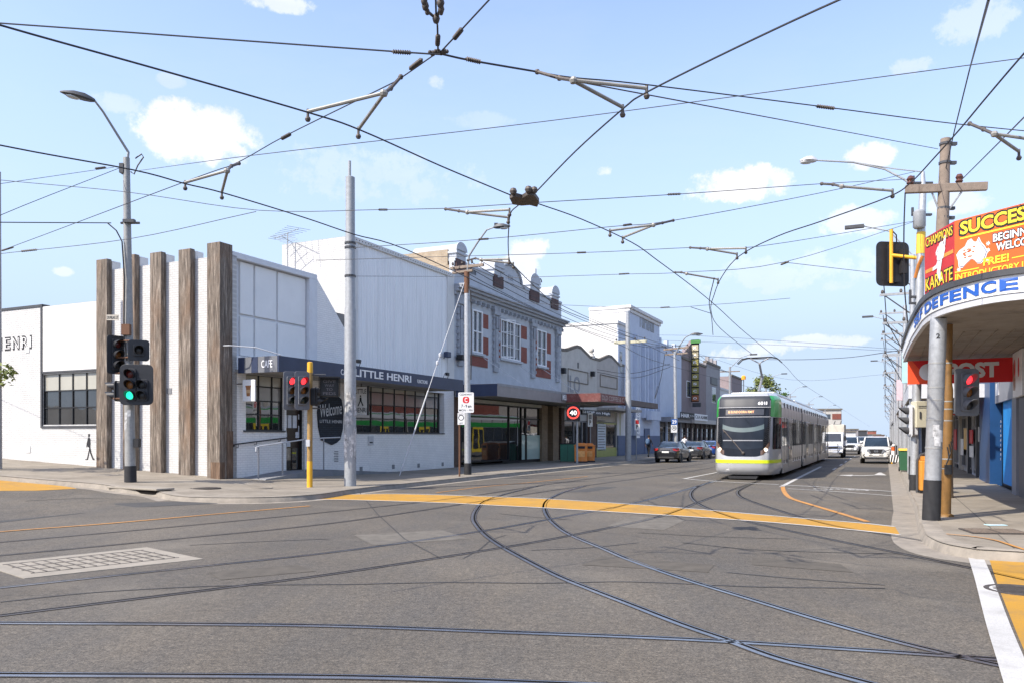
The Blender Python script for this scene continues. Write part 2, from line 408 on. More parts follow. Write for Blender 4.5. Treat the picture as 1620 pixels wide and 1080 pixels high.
GRN_OFF = M('dark_green_lens', (.02, .03, .028), .25, var=.4, scale=20)
# ------------------------------------------------------------------ world, sun, camera
SUN_TO = Vector((-.839*.682, -.545*.682, .731)).normalized()
w = bpy.data.worlds.new('World'); scene.world = w; w.use_nodes = True
nt = w.node_tree; bg = nt.nodes['Background']
sky = nt.nodes.new('ShaderNodeTexSky'); sky.sky_type = 'NISHITA'; sky.sun_disc = False
sky.sun_elevation = math.asin(SUN_TO.z); sky.sun_rotation = math.atan2(SUN_TO.x, SUN_TO.y) % (2*math.pi)
sky.air_density = 1.0; sky.dust_density = .8; sky.ozone_density = 1.8; sky.altitude = 30
tc = nt.nodes.new('ShaderNodeTexCoord'); dirv = tc.outputs['Generated']
wn = nt.nodes.new('ShaderNodeTexNoise'); wn.inputs['Scale'].default_value = 24; wn.inputs['Detail'].default_value = 9; wn.inputs['Roughness'].default_value = .68
lk(nt, dirv, wn.inputs['Vector'])
wn2 = nt.nodes.new('ShaderNodeTexNoise'); wn2.inputs['Scale'].default_value = 4; wn2.inputs['Detail'].default_value = 8; wn2.inputs['Roughness'].default_value = .65
mp = nt.nodes.new('ShaderNodeMapping'); mp.inputs['Scale'].default_value = (1, 1, 3.2); lk(nt, dirv, mp.inputs['Vector']); lk(nt, mp.outputs[0], wn2.inputs['Vector'])
def wm(op, a, b=None, c=None, clamp=False):
    n = nt.nodes.new('ShaderNodeMath'); n.operation = op; n.use_clamp = clamp
    for i, v in enumerate((a, b, c)):
        if v is None: continue
        if isinstance(v, (int, float)): n.inputs[i].default_value = v
        else: lk(nt, v, n.inputs[i])
    return n.outputs[0]
def wdot(vec):
    n = nt.nodes.new('ShaderNodeVectorMath'); n.operation = 'DOT_PRODUCT'; lk(nt, dirv, n.inputs[0]); n.inputs[1].default_value = vec
    return n.outputs['Value']
mask = None
for px, py, wd, hg, amt, k in [(306,212,92,46,1.0,.9), (345,205,60,36,.9,.9), (1165,292,80,30,1,1.2), (1215,288,42,24,.8,1.2), (1375,247,40,22,.85,1.3), (1350,350,60,24,.55,1.5), (838,392,34,18,.8,1.3), (818,424,34,20,.75,1.3),
        (1438,104,38,14,.35,1.4), (1545,32,60,38,.32,1.5), (955,270,14,9,.6,1.1), (692,132,18,12,.4,1.2), (590,275,150,42,.22,1.6), (445,6,60,14,.6,1.2), (180,162,40,16,.3,1.3),
        (1180,556,90,14,.55,1.5), (1300,540,60,12,.5,1.4), (1520,320,45,20,.5,1.3), (270,127,22,12,.3,1.1), (100,430,16,8,.5,1.1), (760,190,60,14,.15,1.3), (1290,430,170,30,.25,1.6), (-300,380,140,60,.9,1), (2100,300,150,60,.9,1)]:
    d = Vector(((px-CX)/FPX, 1, (HY-py)/FPX)); L = d.length; d.normalize()
    rt = Vector((d.y, -d.x, 0)).normalized(); up = rt.cross(d)
    a = wm('DIVIDE', wdot(rt), wd/FPX/L*1.05); b = wm('DIVIDE', wdot(up), hg/FPX/L*1.05)
    r2 = wm('ADD', wm('MULTIPLY', a, a), wm('MULTIPLY', b, b))
    v = wm('SUBTRACT', wm('MULTIPLY_ADD', wm('SUBTRACT', wn.outputs['Fac'], .52), 4.2*k, 1.12), wm('POWER', r2, 1.3))
    v = wm('MULTIPLY', wm('MULTIPLY', v, 1.15, clamp=True), wm('GREATER_THAN', wdot(d), 0))
    v = wm('MULTIPLY', wm('MULTIPLY', wm('MULTIPLY', v, v), wm('MULTIPLY_ADD', v, -2, 3)), amt)
    mask = v if mask is None else wm('MAXIMUM', mask, v)
th = wm('MULTIPLY', wm('SUBTRACT', wn2.outputs['Fac'], .50), 1.1, clamp=True)     # thin high veil
mask = wm('MAXIMUM', mask, wm('MULTIPLY', th, .22), clamp=True)
mx = nt.nodes.new('ShaderNodeMix'); mx.data_type = 'RGBA'
tint = nt.nodes.new('ShaderNodeMix'); tint.data_type = 'RGBA'; tint.blend_type = 'MULTIPLY'; tint.inputs[0].default_value = 1
lk(nt, sky.outputs[0], tint.inputs[6]); tint.inputs[7].default_value = (1.09, .965, .94, 1)
hz = nt.nodes.new('ShaderNodeSeparateXYZ'); lk(nt, dirv, hz.inputs[0])          # pale haze low in the sky
hm = wm('SUBTRACT', 1.28, wm('DIVIDE', wm('ABSOLUTE', hz.outputs[2]), .38), clamp=True)
hm = wm('MULTIPLY', hm, .96)
hx = nt.nodes.new('ShaderNodeMix'); hx.data_type = 'RGBA'; lk(nt, hm, hx.inputs[0]); lk(nt, tint.outputs[2], hx.inputs[6]); hx.inputs[7].default_value = (1.62, 2.06, 2.72, 1)
lk(nt, mask, mx.inputs[0]); lk(nt, hx.outputs[2], mx.inputs[6]); cc = nt.nodes.new('ShaderNodeMix'); cc.data_type = 'RGBA'; lk(nt, wm('MULTIPLY', wm('SUBTRACT', wn2.outputs['Fac'], .42), 3.0, clamp=True), cc.inputs[0]); cc.inputs[6].default_value = (3.3, 3.3, 3.45, 1); cc.inputs[7].default_value = (2.35, 2.4, 2.75, 1); lk(nt, cc.outputs[2], mx.inputs[7])
lk(nt, mx.outputs[2], bg.inputs['Color']); bg.inputs['Strength'].default_value = .15
sl = bpy.data.lights.new('sun', 'SUN'); sl.energy = 2.8; sl.angle = R(.5); sl.color = (1, .93, .82)
so = bpy.data.objects.new('sun', sl); COL.objects.link(so); so.location = SUN_TO*60
so.rotation_euler = (-SUN_TO).to_track_quat('-Z', 'Y').to_euler()
cam = bpy.data.cameras.new('camera'); co = bpy.data.objects.new('camera', cam); COL.objects.link(co)
co.location = (0, 0, H); co.rotation_euler = (R(90), 0, 0)
cam.sensor_width = 36; cam.lens = 36*FPX/1620; cam.shift_y = (HY-540)/1620; cam.clip_end = 6000; cam.clip_start = .05
scene.camera = co
scene.view_settings.view_transform = 'Standard'; scene.view_settings.look = 'None'; scene.view_settings.gamma = 1
scene.view_settings.exposure = 1.3
scene.cycles.max_bounces = 6

# ------------------------------------------------------------------ ground, paths, markings, rails
def frange(a, b, st):
    o = []; x = a
    while x < b: o.append(x); x += st
    return o
us = [-900, -400, -150, -60]+frange(-30, 60, 1.5)+[62, 80, 120, 200, 400, 900, 2500]
vs_ = [-2500, -900, -400, -150, -100]+frange(-80, 10, 1.5)+[12, 40, 120, 400, 900, 2500]
g = MB()
g.grid([[(*UV(u, v), zf(*UV(u, v))) for v in vs_] for u in us])
tag(build('road', g, ASPH, smooth=60), kind='structure')

def catmull(pts, n=6):
    if len(pts) < 3: return [Vector(p) for p in pts]
    q = [Vector(p) for p in pts]; q = [q[0]*2-q[1]]+q+[q[-1]*2-q[-2]]; out = []
    for i in range(1, len(q)-2):
        for k in range(n):
            t = k/n; a, b, c, d = q[i-1], q[i], q[i+1], q[i+2]
            out.append(.5*((2*b)+(c-a)*t+(2*a-5*b+4*c-d)*t*t+(3*b-a-3*c+d)*t**3))
    out.append(q[-2]); return out
def offs(pts, d):                               # shift a ground polyline sideways (left positive)
    out = []
    for i, p in enumerate(pts):
        t = pts[min(i+1, len(pts)-1)]-pts[max(i-1, 0)]; t = Vector((t.x, t.y, 0)).normalized()
        out.append(p+Vector((-t.y, t.x, 0))*d)
    return out
def strip(mb, A_, B_, z, n=1):
    rows = []
    for a, b in zip(A_, B_):
        rows.append([])
        for k in range(n+1):
            q = a.lerp(b, k/n); rows[-1].append((q.x, q.y, zf(q.x, q.y)+z))
    # wind upward
    a0, b0, a1 = A_[0], B_[0], A_[1]
    if (b0.x-a0.x)*(a1.y-a0.y)-(b0.y-a0.y)*(a1.x-a0.x) < 0: rows = rows[::-1]
    return mb.grid(rows)
def resample(pts, n):
    ls = [0]
    for a, b in zip(pts, pts[1:]): ls.append(ls[-1]+(b-a).length)
    out = []; j = 0
    for i in range(n):
        t = ls[-1]*i/(n-1)
        while j < len(ls)-2 and ls[j+1] < t: j += 1
        k = 0 if ls[j+1] == ls[j] else (t-ls[j])/(ls[j+1]-ls[j])
        out.append(pts[j].lerp(pts[j+1], min(1, k)))
    return out
W2 = lambda u, v: Vector((*UV(u, v), 0))

# left footpath: kerb line along the side street, round the corner, up the main street
kl = [W2(14, -46), W2(16.0, -33)]+[G(px, py, .15) for px, py in [(-40,748),(60,757),(150,764),(190,770),(245,776),(275,783),(340,786),(400,786),(460,784),(510,780),(550,774),(590,769)]]
kl = [Vector((p.x, p.y, 0)) for p in kl]
kl = catmull(kl, 4)+[W2(u, -15.45) for u in (30, 34, 40, 50, 70, 110, 180, 400)]
cafe_c = W2(21.25, -21.25)
wl = [W2(22, -46), W2(22, -33), W2(21.9, -27), W2(21.8, -23), W2(22, -21), W2(26, -20.9), W2(40, -20.9), W2(70, -20.9), W2(110, -20.9), W2(180, -20.9), W2(400, -20.9)]
n = 90
def pair(a, b, n):                              # matching points: by u on the main street, by v on the side street
    out = []
    for p in a:
        u = p.x*DV.x+p.y*DV.y; v = p.x*VV.x+p.y*VV.y
        out.append(W2(22.0, v) if v < -21 else W2(max(22.0, u), min(-20.9, v)))
    return out
kA = []
for a, b in zip(kl, kl[1:]):
    m_ = max(1, int((b-a).length/1.2)); m_ = min(m_, 12)
    kA += [a.lerp(b, i/m_) for i in range(m_)]
kA.append(kl[-1])
kw = pair(kA, None, 0)
mb = MB(); strip(mb, kA, kw, .15, 8)
for i in range(len(mb.f)): mb.m[i] = 0
tag(build('footpath', mb, PATH), kind='structure')
def kerb(line, side, name='kerb', h=.154, wdt=.32):
    inn = offs(line, side*wdt); out = offs(line, -side*.05)
    mb = MB(); rows = []
    for a, b, c in zip(out, line, inn):
        q = [(a.x, a.y, zf(a.x, a.y)-.02), (b.x, b.y, zf(b.x, b.y)+h-.03), (b.x+(c.x-b.x)*.12, b.y+(c.y-b.y)*.12, zf(b.x, b.y)+h), (c.x, c.y, zf(c.x, c.y)+h)]
        rows.append(q if side < 0 else q[::-1])
    mb.grid(rows); return tag(build(name, mb, KERB, smooth=50), kind='structure')
kerb(kA, 1)
def gutter(line, side, w0=.42):
    mb = MB(); strip(mb, offs(line, -side*.04), offs(line, -side*w0), .004); return tag(build('gutter', mb, KERB), kind='structure')
gutter(kA, 1, .38)

# right footpath with its rounded corner
kr = [W2(u, .68) for u in (400, 180, 110, 70, 50, 40, 32, 26, 21)]+[Vector((p.x, p.y, 0)) for p in [G(px, py, .15) for px, py in [(1452,812),(1460,838),(1475,851),(1500,860),(1545,868)]]]
kr = kr[:9]+catmull(kr[8:], 4)[1:]
e = kr[-1]; kr += [e+VV.to_3d()*k+DV.to_3d()*(-.02*k) for k in (1.2, 3, 6, 14, 40)]
kR = []
for a, b in zip(kr, kr[1:]):
    m_ = min(12, max(1, int((b-a).length/1.2))); kR += [a.lerp(b, i/m_) for i in range(m_)]
kR.append(kr[-1])
wr = []
for p in kR:
    u = p.x*DV.x+p.y*DV.y; v = p.x*VV.x+p.y*VV.y
    wr.append(W2(max(u, 15.8), max(v, 3.5)+.0) if v < 3 else W2(19.5, v+.5))
mb = MB(); strip(mb, kR, wr, .15, 4); tag(build('footpath', mb, PATH), kind='structure')
kerb(kR, 1)
gutter(kR, 1, .5)

def road_poly(name, top, bot, m, z=.006, ends=None):
    a = resample([Vector((p.x, p.y, 0)) for p in top], 40); b = resample([Vector((p.x, p.y, 0)) for p in bot], 40)
    mb = MB(); strip(mb, a, b, z, 2); return tag(build(name, mb, m), kind='structure')
GG = lambda L: [G(*p) for p in L]
top = GG([(492,783),(560,781.5),(640,781),(770,785),(860,788.5),(980,796),(1100,805),(1250,818),(1360,827),(1416,833)])
bot = GG([(470,789.5),(560,790.5),(700,795),(780,799),(860,803),(960,809),(1060,815),(1200,824.5),(1330,836),(1424,846)])
top, bot = catmull(top, 4), catmull(bot, 4)
road_poly('yellow_road_band', top, bot, YEL)
def line_px(name, pts, wdt, m, z=.011, cat=True):
    q = [Vector((p.x, p.y, 0)) for p in (GG(pts) if not isinstance(pts[0], Vector) else pts)]
    if cat and len(q) > 2: q = catmull(q, 5)
    mb = MB(); strip(mb, offs(q, wdt/2), offs(q, -wdt/2), z); return tag(build(name, mb, m), kind='structure')
line_px('white_edge_line', top, .10, WLINE, .011, False); line_px('white_edge_line', bot, .11, WLINE, .011, False)
road_poly('yellow_road_band', GG([(-120,752),(0,759),(60,764),(112,770)]), GG([(-120,776),(0,776),(60,775.5),(122,772.5)]), YEL)
line_px('orange_lane_line', [(-200,861),(0,841),(170,828),(340,813),(490,800)], .10, OLINE)
line_px('orange_lane_line', [(690,779),(770,769),(850,761.5),(930,753)], .08, OLINE)
line_px('orange_lane_line', [(1238,769),(1241,778),(1252,788),(1290,800),(1330,812),(1372,825)], .14, OLINE)
line_px('white_lane_line', [(1236,769.5),(1270,752),(1299,737.5)], .16, WLINE)
for u in (46, 53, 60, 68, 78, 90): line_px('white_lane_line', [W2(u, -2.55), W2(u+3, -2.55)], .12, WLINE)
line_px('white_stop_line', [(1236,766.5),(1320,771),(1411,777)], .16, WLINE)
line_px('white_stop_line', [(1246,772.5),(1320,777),(1413,784)], .12, WLINE)
line_px('white_stop_line', [(1080,756.5),(1120,760),(1160,762.5),(1232,766)], .14, WLINE)
line_px('white_stop_line', [(1084,756.5),(1115,750.5),(1146,744.5)], .13, WLINE)
line_px('white_crossing_line', [(1541,875),(1556,915),(1578,985),(1605,1060),(1640,1160)], .20, WLINE)
road_poly('yellow_road_band', GG([(1562,875),(1580,930),(1612,1010),(1660,1120)]), GG([(1720,880),(1760,935),(1850,1010),(1950,1120)]), YEL)
line_px('orange_kerb_line', [(p) for p in [Vector((q.x, q.y, 0)) for q in [G(px, py, .15) for px, py in [(1497,845),(1540,849),(1575,855),(1600,863),(1640,876)]]]], .06, OLINE, .166)
# turn arrow
def shape_on_road(name, polys, o, ax, ay, m, z=.011):
    mb = MB()
    for poly in polys: mb.add([(o.x+ax.x*a+ay.x*b, o.y+ax.y*a+ay.y*b, z) for a, b in poly], [tuple(range(len(poly)))])
    return tag(build(name, mb, m), kind='structure')
o = G(1362, 750); DX = DV.to_3d(); VX = VV.to_3d()
shape_on_road('white_turn_arrow', [[(-2.0,-.35),(-1.2,-1.05),(-.4,-.35),(-.95,-.33),(-.95,.0),(-1.45,.0),(-1.45,-.33)], [(-1.45,.001),(-.95,.001),(-.2,.55),(-.45,.8)], [(-.45,.55),(-.45,1.1),(2.6,.86),(2.6,.76)]], o, DX, VX, WLINE)
o = G(1330, 774)
bk = []
for c in (-.55, .55):
    bk += [[(math.cos(a)*.34, c+math.sin(a)*.34), (math.cos(a+.5236)*.34, c+math.sin(a+.5236)*.34), (math.cos(a+.5236)*.24, c+math.sin(a+.5236)*.24), (math.cos(a)*.24, c+math.sin(a)*.24)] for a in [k*.5236 for k in range(12)]]
for a, b in (((0,-.55),(.5,-.2)), ((.5,-.2),(.5,.35)), ((.5,.35),(0,.55)), ((.5,-.2),(0,0)), ((0,0),(.5,.35)), ((0,-.55),(0,0))):
    d = Vector((b[0]-a[0], b[1]-a[1])).normalized()*.035; nn = (-d.y, d.x)
    bk.append([(a[0]+nn[0], a[1]+nn[1]), (b[0]+nn[0], b[1]+nn[1]), (b[0]-nn[0], b[1]-nn[1]), (a[0]-nn[0], a[1]-nn[1])])
bk = [[(x*.8, y) for x, y in p] for p in bk]
shape_on_road('white_bicycle_marking', bk, o, DX, VX, WLINE)
# asphalt repairs
PATCH = M('dark_asphalt_patch', (.06, .058, .056), .9, var=.2, scale=3, bmp=.5, bscale=50)
shape_on_road('asphalt_patch', [[(0,0),(5,.4),(5.2,2.4),(.3,2.2)]], G(0, 826), Vector((-.9,.43,0)), Vector((.43,.9,0)), PATCH, .004)
shape_on_road('asphalt_patch', [[(0,0),(7,.1),(7,2.4),(.2,2.2)]], W2(44, -2.2), DX, VX, PATCH, .004)
shape_on_road('asphalt_patch', [[(0,0),(3,.1),(3,.8),(.2,.7)]], W2(24, -9.4), DX, VX, PATCH, .004)
PATCH2 = M('pale_asphalt_patch', (.125, .112, .092), .9, var=.3, scale=4, bmp=.5, bscale=50); PATCH3 = M('brown_asphalt_patch', (.084, .073, .058), .9, var=.3, scale=4, bmp=.5, bscale=50)
for m_, L in ((PATCH2, [(560,846),(700,838),(742,852),(590,862)]), (PATCH3, [(950,880),(1130,893),(1120,905),(920,893)]), (PATCH2, [(1000,816),(1085,822),(1050,838),(960,832)]), (PATCH3, [(330,905),(470,893),(500,903),(350,917)]), (PATCH, [(180,796),(330,790),(345,796),(190,803)]), (PATCH3, [(1190,880),(1330,892),(1350,905),(1190,893)])):
    q = [G(*k) for k in L]; mb = MB(); mb.add([(a.x, a.y, a.z+.004) for a in q], [(0,1,2,3)]); tag(build('asphalt_patch', mb, m_), kind='structure')
SKID = M('tyre_mark', (.045, .042, .040), .9, var=.3, scale=4)
for L, wd_ in (([(1080,858),(1180,868),(1300,873),(1440,876)],.05), ([(540,738),(640,852),(800,846)],.03), ([(790,812),(840,817),(905,822)],.05), ([(1010,842),(1120,848),(1250,852)],.04), ([(40,792),(120,788),(210,789)],.05)): line_px('tyre_mark', L, wd_, SKID, .0045)
TARL = M('crack_sealant', (.035, .033, .032), .6, var=.3)
for L in ([(560,924),(700,921),(860,922),(1000,920),(1200,928),(1400,930)], [(0,952),(160,936),(360,926),(560,924)], [(300,862),(420,856),(520,852)], [(1150,905),(1260,915),(1400,925)], [(840,870),(930,866),(1010,858)]): line_px('sealed_crack', L, .035, TARL, .005)
# tram rails
def rail(pts, m=RAIL):
    q = catmull([Vector((p.x, p.y, 0)) for p in pts], 6)
    mb = MB()
    for mi, (a, b, z) in enumerate([(.0, .052, .006), (.052, .092, .003), (.092, .108, .006)]):
        mb.mi = mi if mi < 2 else 0; strip(mb, offs(q, -.065+b), offs(q, -.065+a), z)
    for a, b in ((-.082, -.065), (.043, .058)): mb.mi = 2; strip(mb, offs(q, b), offs(q, a), .0045)
    return tag(build('tram_rail', mb, [m, GROOVE, RAILBED]), kind='structure')
RL = [[(-300,884),(0,857),(270,833),(540,807),(730,786),(863,766),(962,753),(1080,737.5)],
 [(-300,906),(0,878),(264,853),(540,825),(765,791.5),(867,776),(930,767),(1032,753),(1088,745.5)],
 [(-300,962),(0,929),(281,899),(540,871),(751,841),(867,821),(994,797),(1080,775),(1119,763.5),(1143,757.5)],
 [(-300,1012),(0,973),(331,932),(540,905),(797,865),(913,844),(1029,820),(1080,803.5),(1101,795),(1164,772),(1207,757.5)],
 [(864,765.5),(807,779),(769,792),(754.6,805.5),(750,820),(758,834),(772,848),(797,865),(839,888),(885,911),(937,932),(997,955),(1080,987),(1150,1011),(1221,1037),(1298,1059),(1379,1081),(1560,1128)],
 [(930,767),(895,777),(871,788),(862,799),(867,816),(885,834),(909,848),(955,867),(997,885),(1080,914),(1185,946),(1291,978),(1397,1008),(1502,1034),(1620,1060),(1760,1092)],
 [(1126,761),(1105,769),(1094,779),(1099,791),(1122,804),(1171,821),(1221,833),(1326,855),(1432,876),(1620,916),(1800,958)],
 [(1203,759),(1175,772),(1168,779),(1178,788),(1221,803),(1277,820),(1326,832),(1397,844),(1502,862),(1620,888),(1800,930)],
 [(-250,982),(0,984.5),(270,986),(540,989.5),(800,999),(1080,1010),(1361,1027),(1620,1045),(1800,1060)],
 [(-250,1062),(0,1066),(540,1069.5),(892,1081),(1200,1096),(1620,1125)]]
for i, L in enumerate(RL):
    q = GG(L)
    if i < 4:
        u, v = q[-1].x*DV.x+q[-1].y*DV.y, q[-1].x*VV.x+q[-1].y*VV.y
        q += [W2(u+k, v) for k in (6, 20, 60, 200)]
    rail(q, RAILS if i in (2, 4, 5, 8, 9) else RAIL)
# concrete grating slab in the road
t = thing('drain_grating', 'concrete bordered drain grating slab set into the road on the left', 'drain grating', G(160, 890))
c4 = [G(*p)-t.location for p in [(38,915),(322,884),(232,865.5),(-30,893)]]
mb = MB(); mb.add([p+Vector((0,0,.008)) for p in c4]+[p+Vector((0,0,-.05)) for p in c4], [(0,1,2,3),(0,4,5,1),(1,5,6,2),(2,6,7,3),(3,7,4,0)])
CONC = M('worn_concrete', (.27, .24, .195), .85, var=.2, scale=2.5, bmp=.3, stain=(.2,.18,.16))
build('slab', mb, CONC, t)
mb = MB()
def bil(a, b): return c4[0].lerp(c4[1], a).lerp(c4[3].lerp(c4[2], a), b)
for k in range(13):
    a = .1+.8*k/12; mb.tube([bil(a, .22)+Vector((0,0,.008)), bil(a, .82)+Vector((0,0,.008))], .012, 5)
for b in (.2, .4, .62, .84): mb.tube([bil(.08, b)+Vector((0,0,.008)), bil(.92, b)+Vector((0,0,.008))], .007, 5)
build('grate_bars', mb, M('grate_iron', (.10,.09,.08), .8, .2, .4), t)
# covers
def cover(name, label, c, ax, ay, m):
    t = thing(name, label, 'manhole cover', (c.x, c.y, c.z))
    mb = MB(); mb.add([(*(ax*a+ay*b), z) for z in (.012, -.03) for a, b in ((-1,-1),(1,-1),(1,1),(-1,1))], [(0,1,2,3),(0,4,5,1),(1,5,6,2),(2,6,7,3),(3,7,4,0)])
    build('cover_frame', mb, m, t)
    mb = MB()
    for sx in (-.48, .48):
        mb.add([(*(ax*(sx+a*.44)+ay*b*.88), .016) for a, b in ((-1,-1),(1,-1),(1,1),(-1,1))], [(0,1,2,3)])
        for k in range(6): p = ax*(sx-.36+.14*k); mb.tube([(*(p-ay*.8), .018), (*(p+ay*.8), .018)], .008, 4)
    build('cover_plate', mb, M('cast_cover', (.17,.135,.105), .8, .1, .3, 8, bmp=.4), t)
def ell(name, label, c, r, m):
    t = thing(name, label, 'manhole cover', c)
    mb = MB(); mb.lathe([(r, -.02), (r, .010), (r-.05, .013), (r-.06, .006), (.01, .006)], n=28); build('cover_ring', mb, m, t, smooth=30)
    mb = MB()
    for k in range(-4, 5): h = math.sqrt(max(.01, (r-.1)**2-(k*.08)**2)); mb.box(-h, h, k*.08-.018, k*.08+.018, .004, .011)
    build('tread_bars', mb, m, t)
IRON = M('cast_iron', (.075, .065, .058), .75, .3, .35, 10, bmp=.4)
cover('pit_cover', 'rusty rectangular pit cover in the right footpath beside the ochre pole', G(1572, 840, .155), Vector((.46,-.05)), Vector((.08,.36)), IRON)
ell('manhole_cover', 'round iron manhole cover in yellow paint at right edge', G(1612, 933, .004), .36, IRON)
ell('manhole_cover', 'round dark manhole cover in the corner footpath before the timber posts', G(325, 771.5, .152), .45, IRON)
ell('manhole_cover', 'pale round cover in the corner footpath near the yellow signal pole', G(412, 771, .152), .38, KERB)
t = thing('marker_plate', 'small pale blue plate set in the footpath behind the pit cover', 'marker plate', G(1575, 829.5, .153)); mb = MB(); mb.box(-.17, .17, -.09, .09, -.02, .006)
build('plate', mb, M('pale_blue_enamel', (.45,.68,.72), .5), t); mb = MB(); mb.box(-.11, .11, -.05, .05, .006, .009); build('plate_centre', mb, LTGREY, t)
# side entry pit in the left kerb
t = thing('kerb_drain', 'dark side entry drain opening in the kerb on the left corner', 'drain', G(212, 780, 0), R(-31))
mb = MB(); mb.box(-1.1, 1.1, -.04, .2, .02, .115); build('opening', mb, GROOVE, t)
mb = MB(); mb.box(-1.2, 1.2, -.1, .5, .125, .185); build('lintel', mb, CONC, t, bev=.02)
# fallen leaves
for i, (px, py) in enumerate([(1469, 857), (1584, 879)]):
    p = G(px, py, .01); mb = MB()
    mb.add([(-.09,0,.01),(-.03,-.05,.0),(.05,-.045,.02),(.10,.0,.03),(.04,.05,.0),(-.03,.045,.025),(0,0,.04)], [(0,1,6),(1,2,6),(2,3,6),(3,4,6),(4,5,6),(5,0,6)])
    o = build('fallen_leaf', mb, M('dry_leaf', (.42,.22,.06), .8), loc=p)
    tag(o, ['dry orange leaf lying in the gutter below the ochre pole', 'dry orange leaf lying at the edge of the yellow paint'][i], 'leaf')
# ------------------------------------------------------------------ white corner cafe
SIDE = Matrix.Rotation(R(90), 4, 'Z')           # drawing on the side wall: x runs into the lot, -y faces the side street after turning
C = Fac(-10.07, 28.27, HEAD)
cafe = thing('cafe_building', 'white painted corner cafe with timber posts, panelled front and tall corrugated upper wall', 'building', (C.o.x, C.o.y, 0), HEAD)
XE = C.x(718)                                    # right end of the front
XT = C.x(556)                                    # tall block starts
XP = C.x(502)                                    # panelled parapet ends
ZP = 8.45; ZA = 4.72; ZT = 10.6
def sy(px): return C.hit(px, 600, 'x', 0).y      # distance along the side wall
def sz(px, py): return C.hit(px, py, 'x', 0).z
YL = 24.0
# front window and door places
wa = C.rect(366, 589, 450, 680); wb = C.rect(562, 604, 703, 684); dr = C.rect(453, 645, 481, 737)
z_sill = wa[2]; z_sillb = wb[2]
mb = MB()
def wall_holes(mb, x0, x1, z0, z1, holes, y0=0, y1=.3):   # a wall with rectangular openings, as boxes
    xs = sorted({x0, x1, *[h for q in holes for h in q[:2]]})
    for a, b in zip(xs, xs[1:]):
        if b-a < 1e-4: continue
        cuts = sorted([(q[2], q[3]) for q in holes if q[0] <= a+1e-4 and q[1] >= b-1e-4]); z = z0
        for c, d in cuts:
            if c > z+1e-4: mb.box(a, b, y0, y1, z, c)
            z = d
        if z1 > z+1e-4: mb.box(a, b, y0, y1, z, z1)
WH = [(.75, wa[1], wa[2], 4.1), (dr[0], dr[1], 0.0, 4.1), (wb[0]-.35, wb[1], wb[2], 4.1)]
wall_holes(mb, .0, XE, -.3, ZA, WH)
build('front_wall', mb, WBRK_X, cafe)
# body behind
mb = MB(); mb.box(.35, XT, .32, YL-.2, -.3, ZP-1.3); mb.box(XT, XE, .32, YL-.2, -.3, ZP-1.3)
build('rear_body', mb, TOPB, cafe)
# panelled front over the awning: frame with six sunk panels
pl = C.rect(366, 423, 490, 540); top_z = pl[3]
mb = MB(); mb.box(0, XP, 0.0, .55, top_z, ZP); mb.box(pl[1], XP, 0, .55, ZA, top_z); mb.box(0, pl[1], .24, .55, ZA, top_z)
build('panel_frame', mb, M('white_grey_render', (.66,.675,.70), .6, var=.06, stain=(.45,.46,.48), stain_amt=.3), cafe, bev=.015)
gx = [C.x(408), C.x(444)]; gz = C.uv(408, 502)[1]
mb = MB()
xs = [.6, gx[0], gx[1], pl[1]]; zs = [ZA, gz, top_z]
for a, b in zip(xs, xs[1:]):
    for c, d in zip(zs, zs[1:]): mb.box(a+.05, b-.05, .17, .235, c+.05, d-.05)
build('sunk_panel', mb, WPANEL, cafe, bev=.01)
# added wall wedge beside the tall block, shaped to give its diagonal shadow edge
mb = MB(); mb.prism([(XP, ZA), (XT, ZA), (XT, ZA+1.3), (XP, ZP-.15)], .02, .3, 'y'); build('shadow_edge_wedge', mb, WBRK_X, cafe)
# tall block: brick side, corrugated front, trim
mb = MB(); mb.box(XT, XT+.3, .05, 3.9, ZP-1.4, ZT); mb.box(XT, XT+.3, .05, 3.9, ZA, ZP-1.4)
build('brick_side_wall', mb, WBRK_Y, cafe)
mb = MB(); mb.box(XT+.3, XE-.02, .12, 3.9, ZA, ZT-.15); build('upper_block', mb, WHITE, cafe)
rows = [[], []]
k = 0; x = XT+.45
while x < XE-.75:
    d = (.0, .0, .045, .045)[k % 4]; x += (.07, .035, .07, .035)[k % 4]; k += 1
    rows[0].append((x, .07-d, ZA+.02)); rows[1].append((x, .07-d, ZT-.22))
mb = MB(); mb.grid(rows); build('corrugated_cladding', mb, CORR, cafe)
mb = MB(); mb.box(XE-.72, XE, -.03, .12, ZA, ZT-.05); mb.box(XT, XE, -.05, .35, ZT-.22, ZT); mb.box(XT, XT+.45, -.02, .1, ZA, ZT-.22)
build('white_trim', mb, WHITE, cafe, bev=.01)
mb = MB(); x = XT+.3
while x < XE-.1: mb.ball((x, -.06, ZT-.12), .022, 5); x += .22
build('flashing_screws', mb, DKGREY, cafe)
# side street wall
yb = sy(152); zl = 7.15; zlow = -.3
w0, w1 = sy(154), sy(68); wz0, wz1 = sz(110, 671), sz(110, 590)
S = lambda: MB(Matrix.Identity(4))
mb = MB()
ys = [0, w0, w1, YL]
mb.box(0, .3, 0, w0, zlow, 8.3)
for a, b, c, d in ((w0, w1, zlow, wz0), (w0, w1, wz1, zl), (w1, YL, zlow, zl)): mb.box(0, .3, a, b, c, d)
for q in (mb,): q.f = q.f
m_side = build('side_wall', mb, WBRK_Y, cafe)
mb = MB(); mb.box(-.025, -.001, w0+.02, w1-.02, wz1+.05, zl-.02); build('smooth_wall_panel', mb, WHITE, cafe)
mb = MB(); mb.box(-.035, .3, w1, YL, zl, zl+.10); mb.box(-.05, .0, w1, w1+.1, wz0-.05, zl+.1); build('wall_capping', mb, DKGREY, cafe)
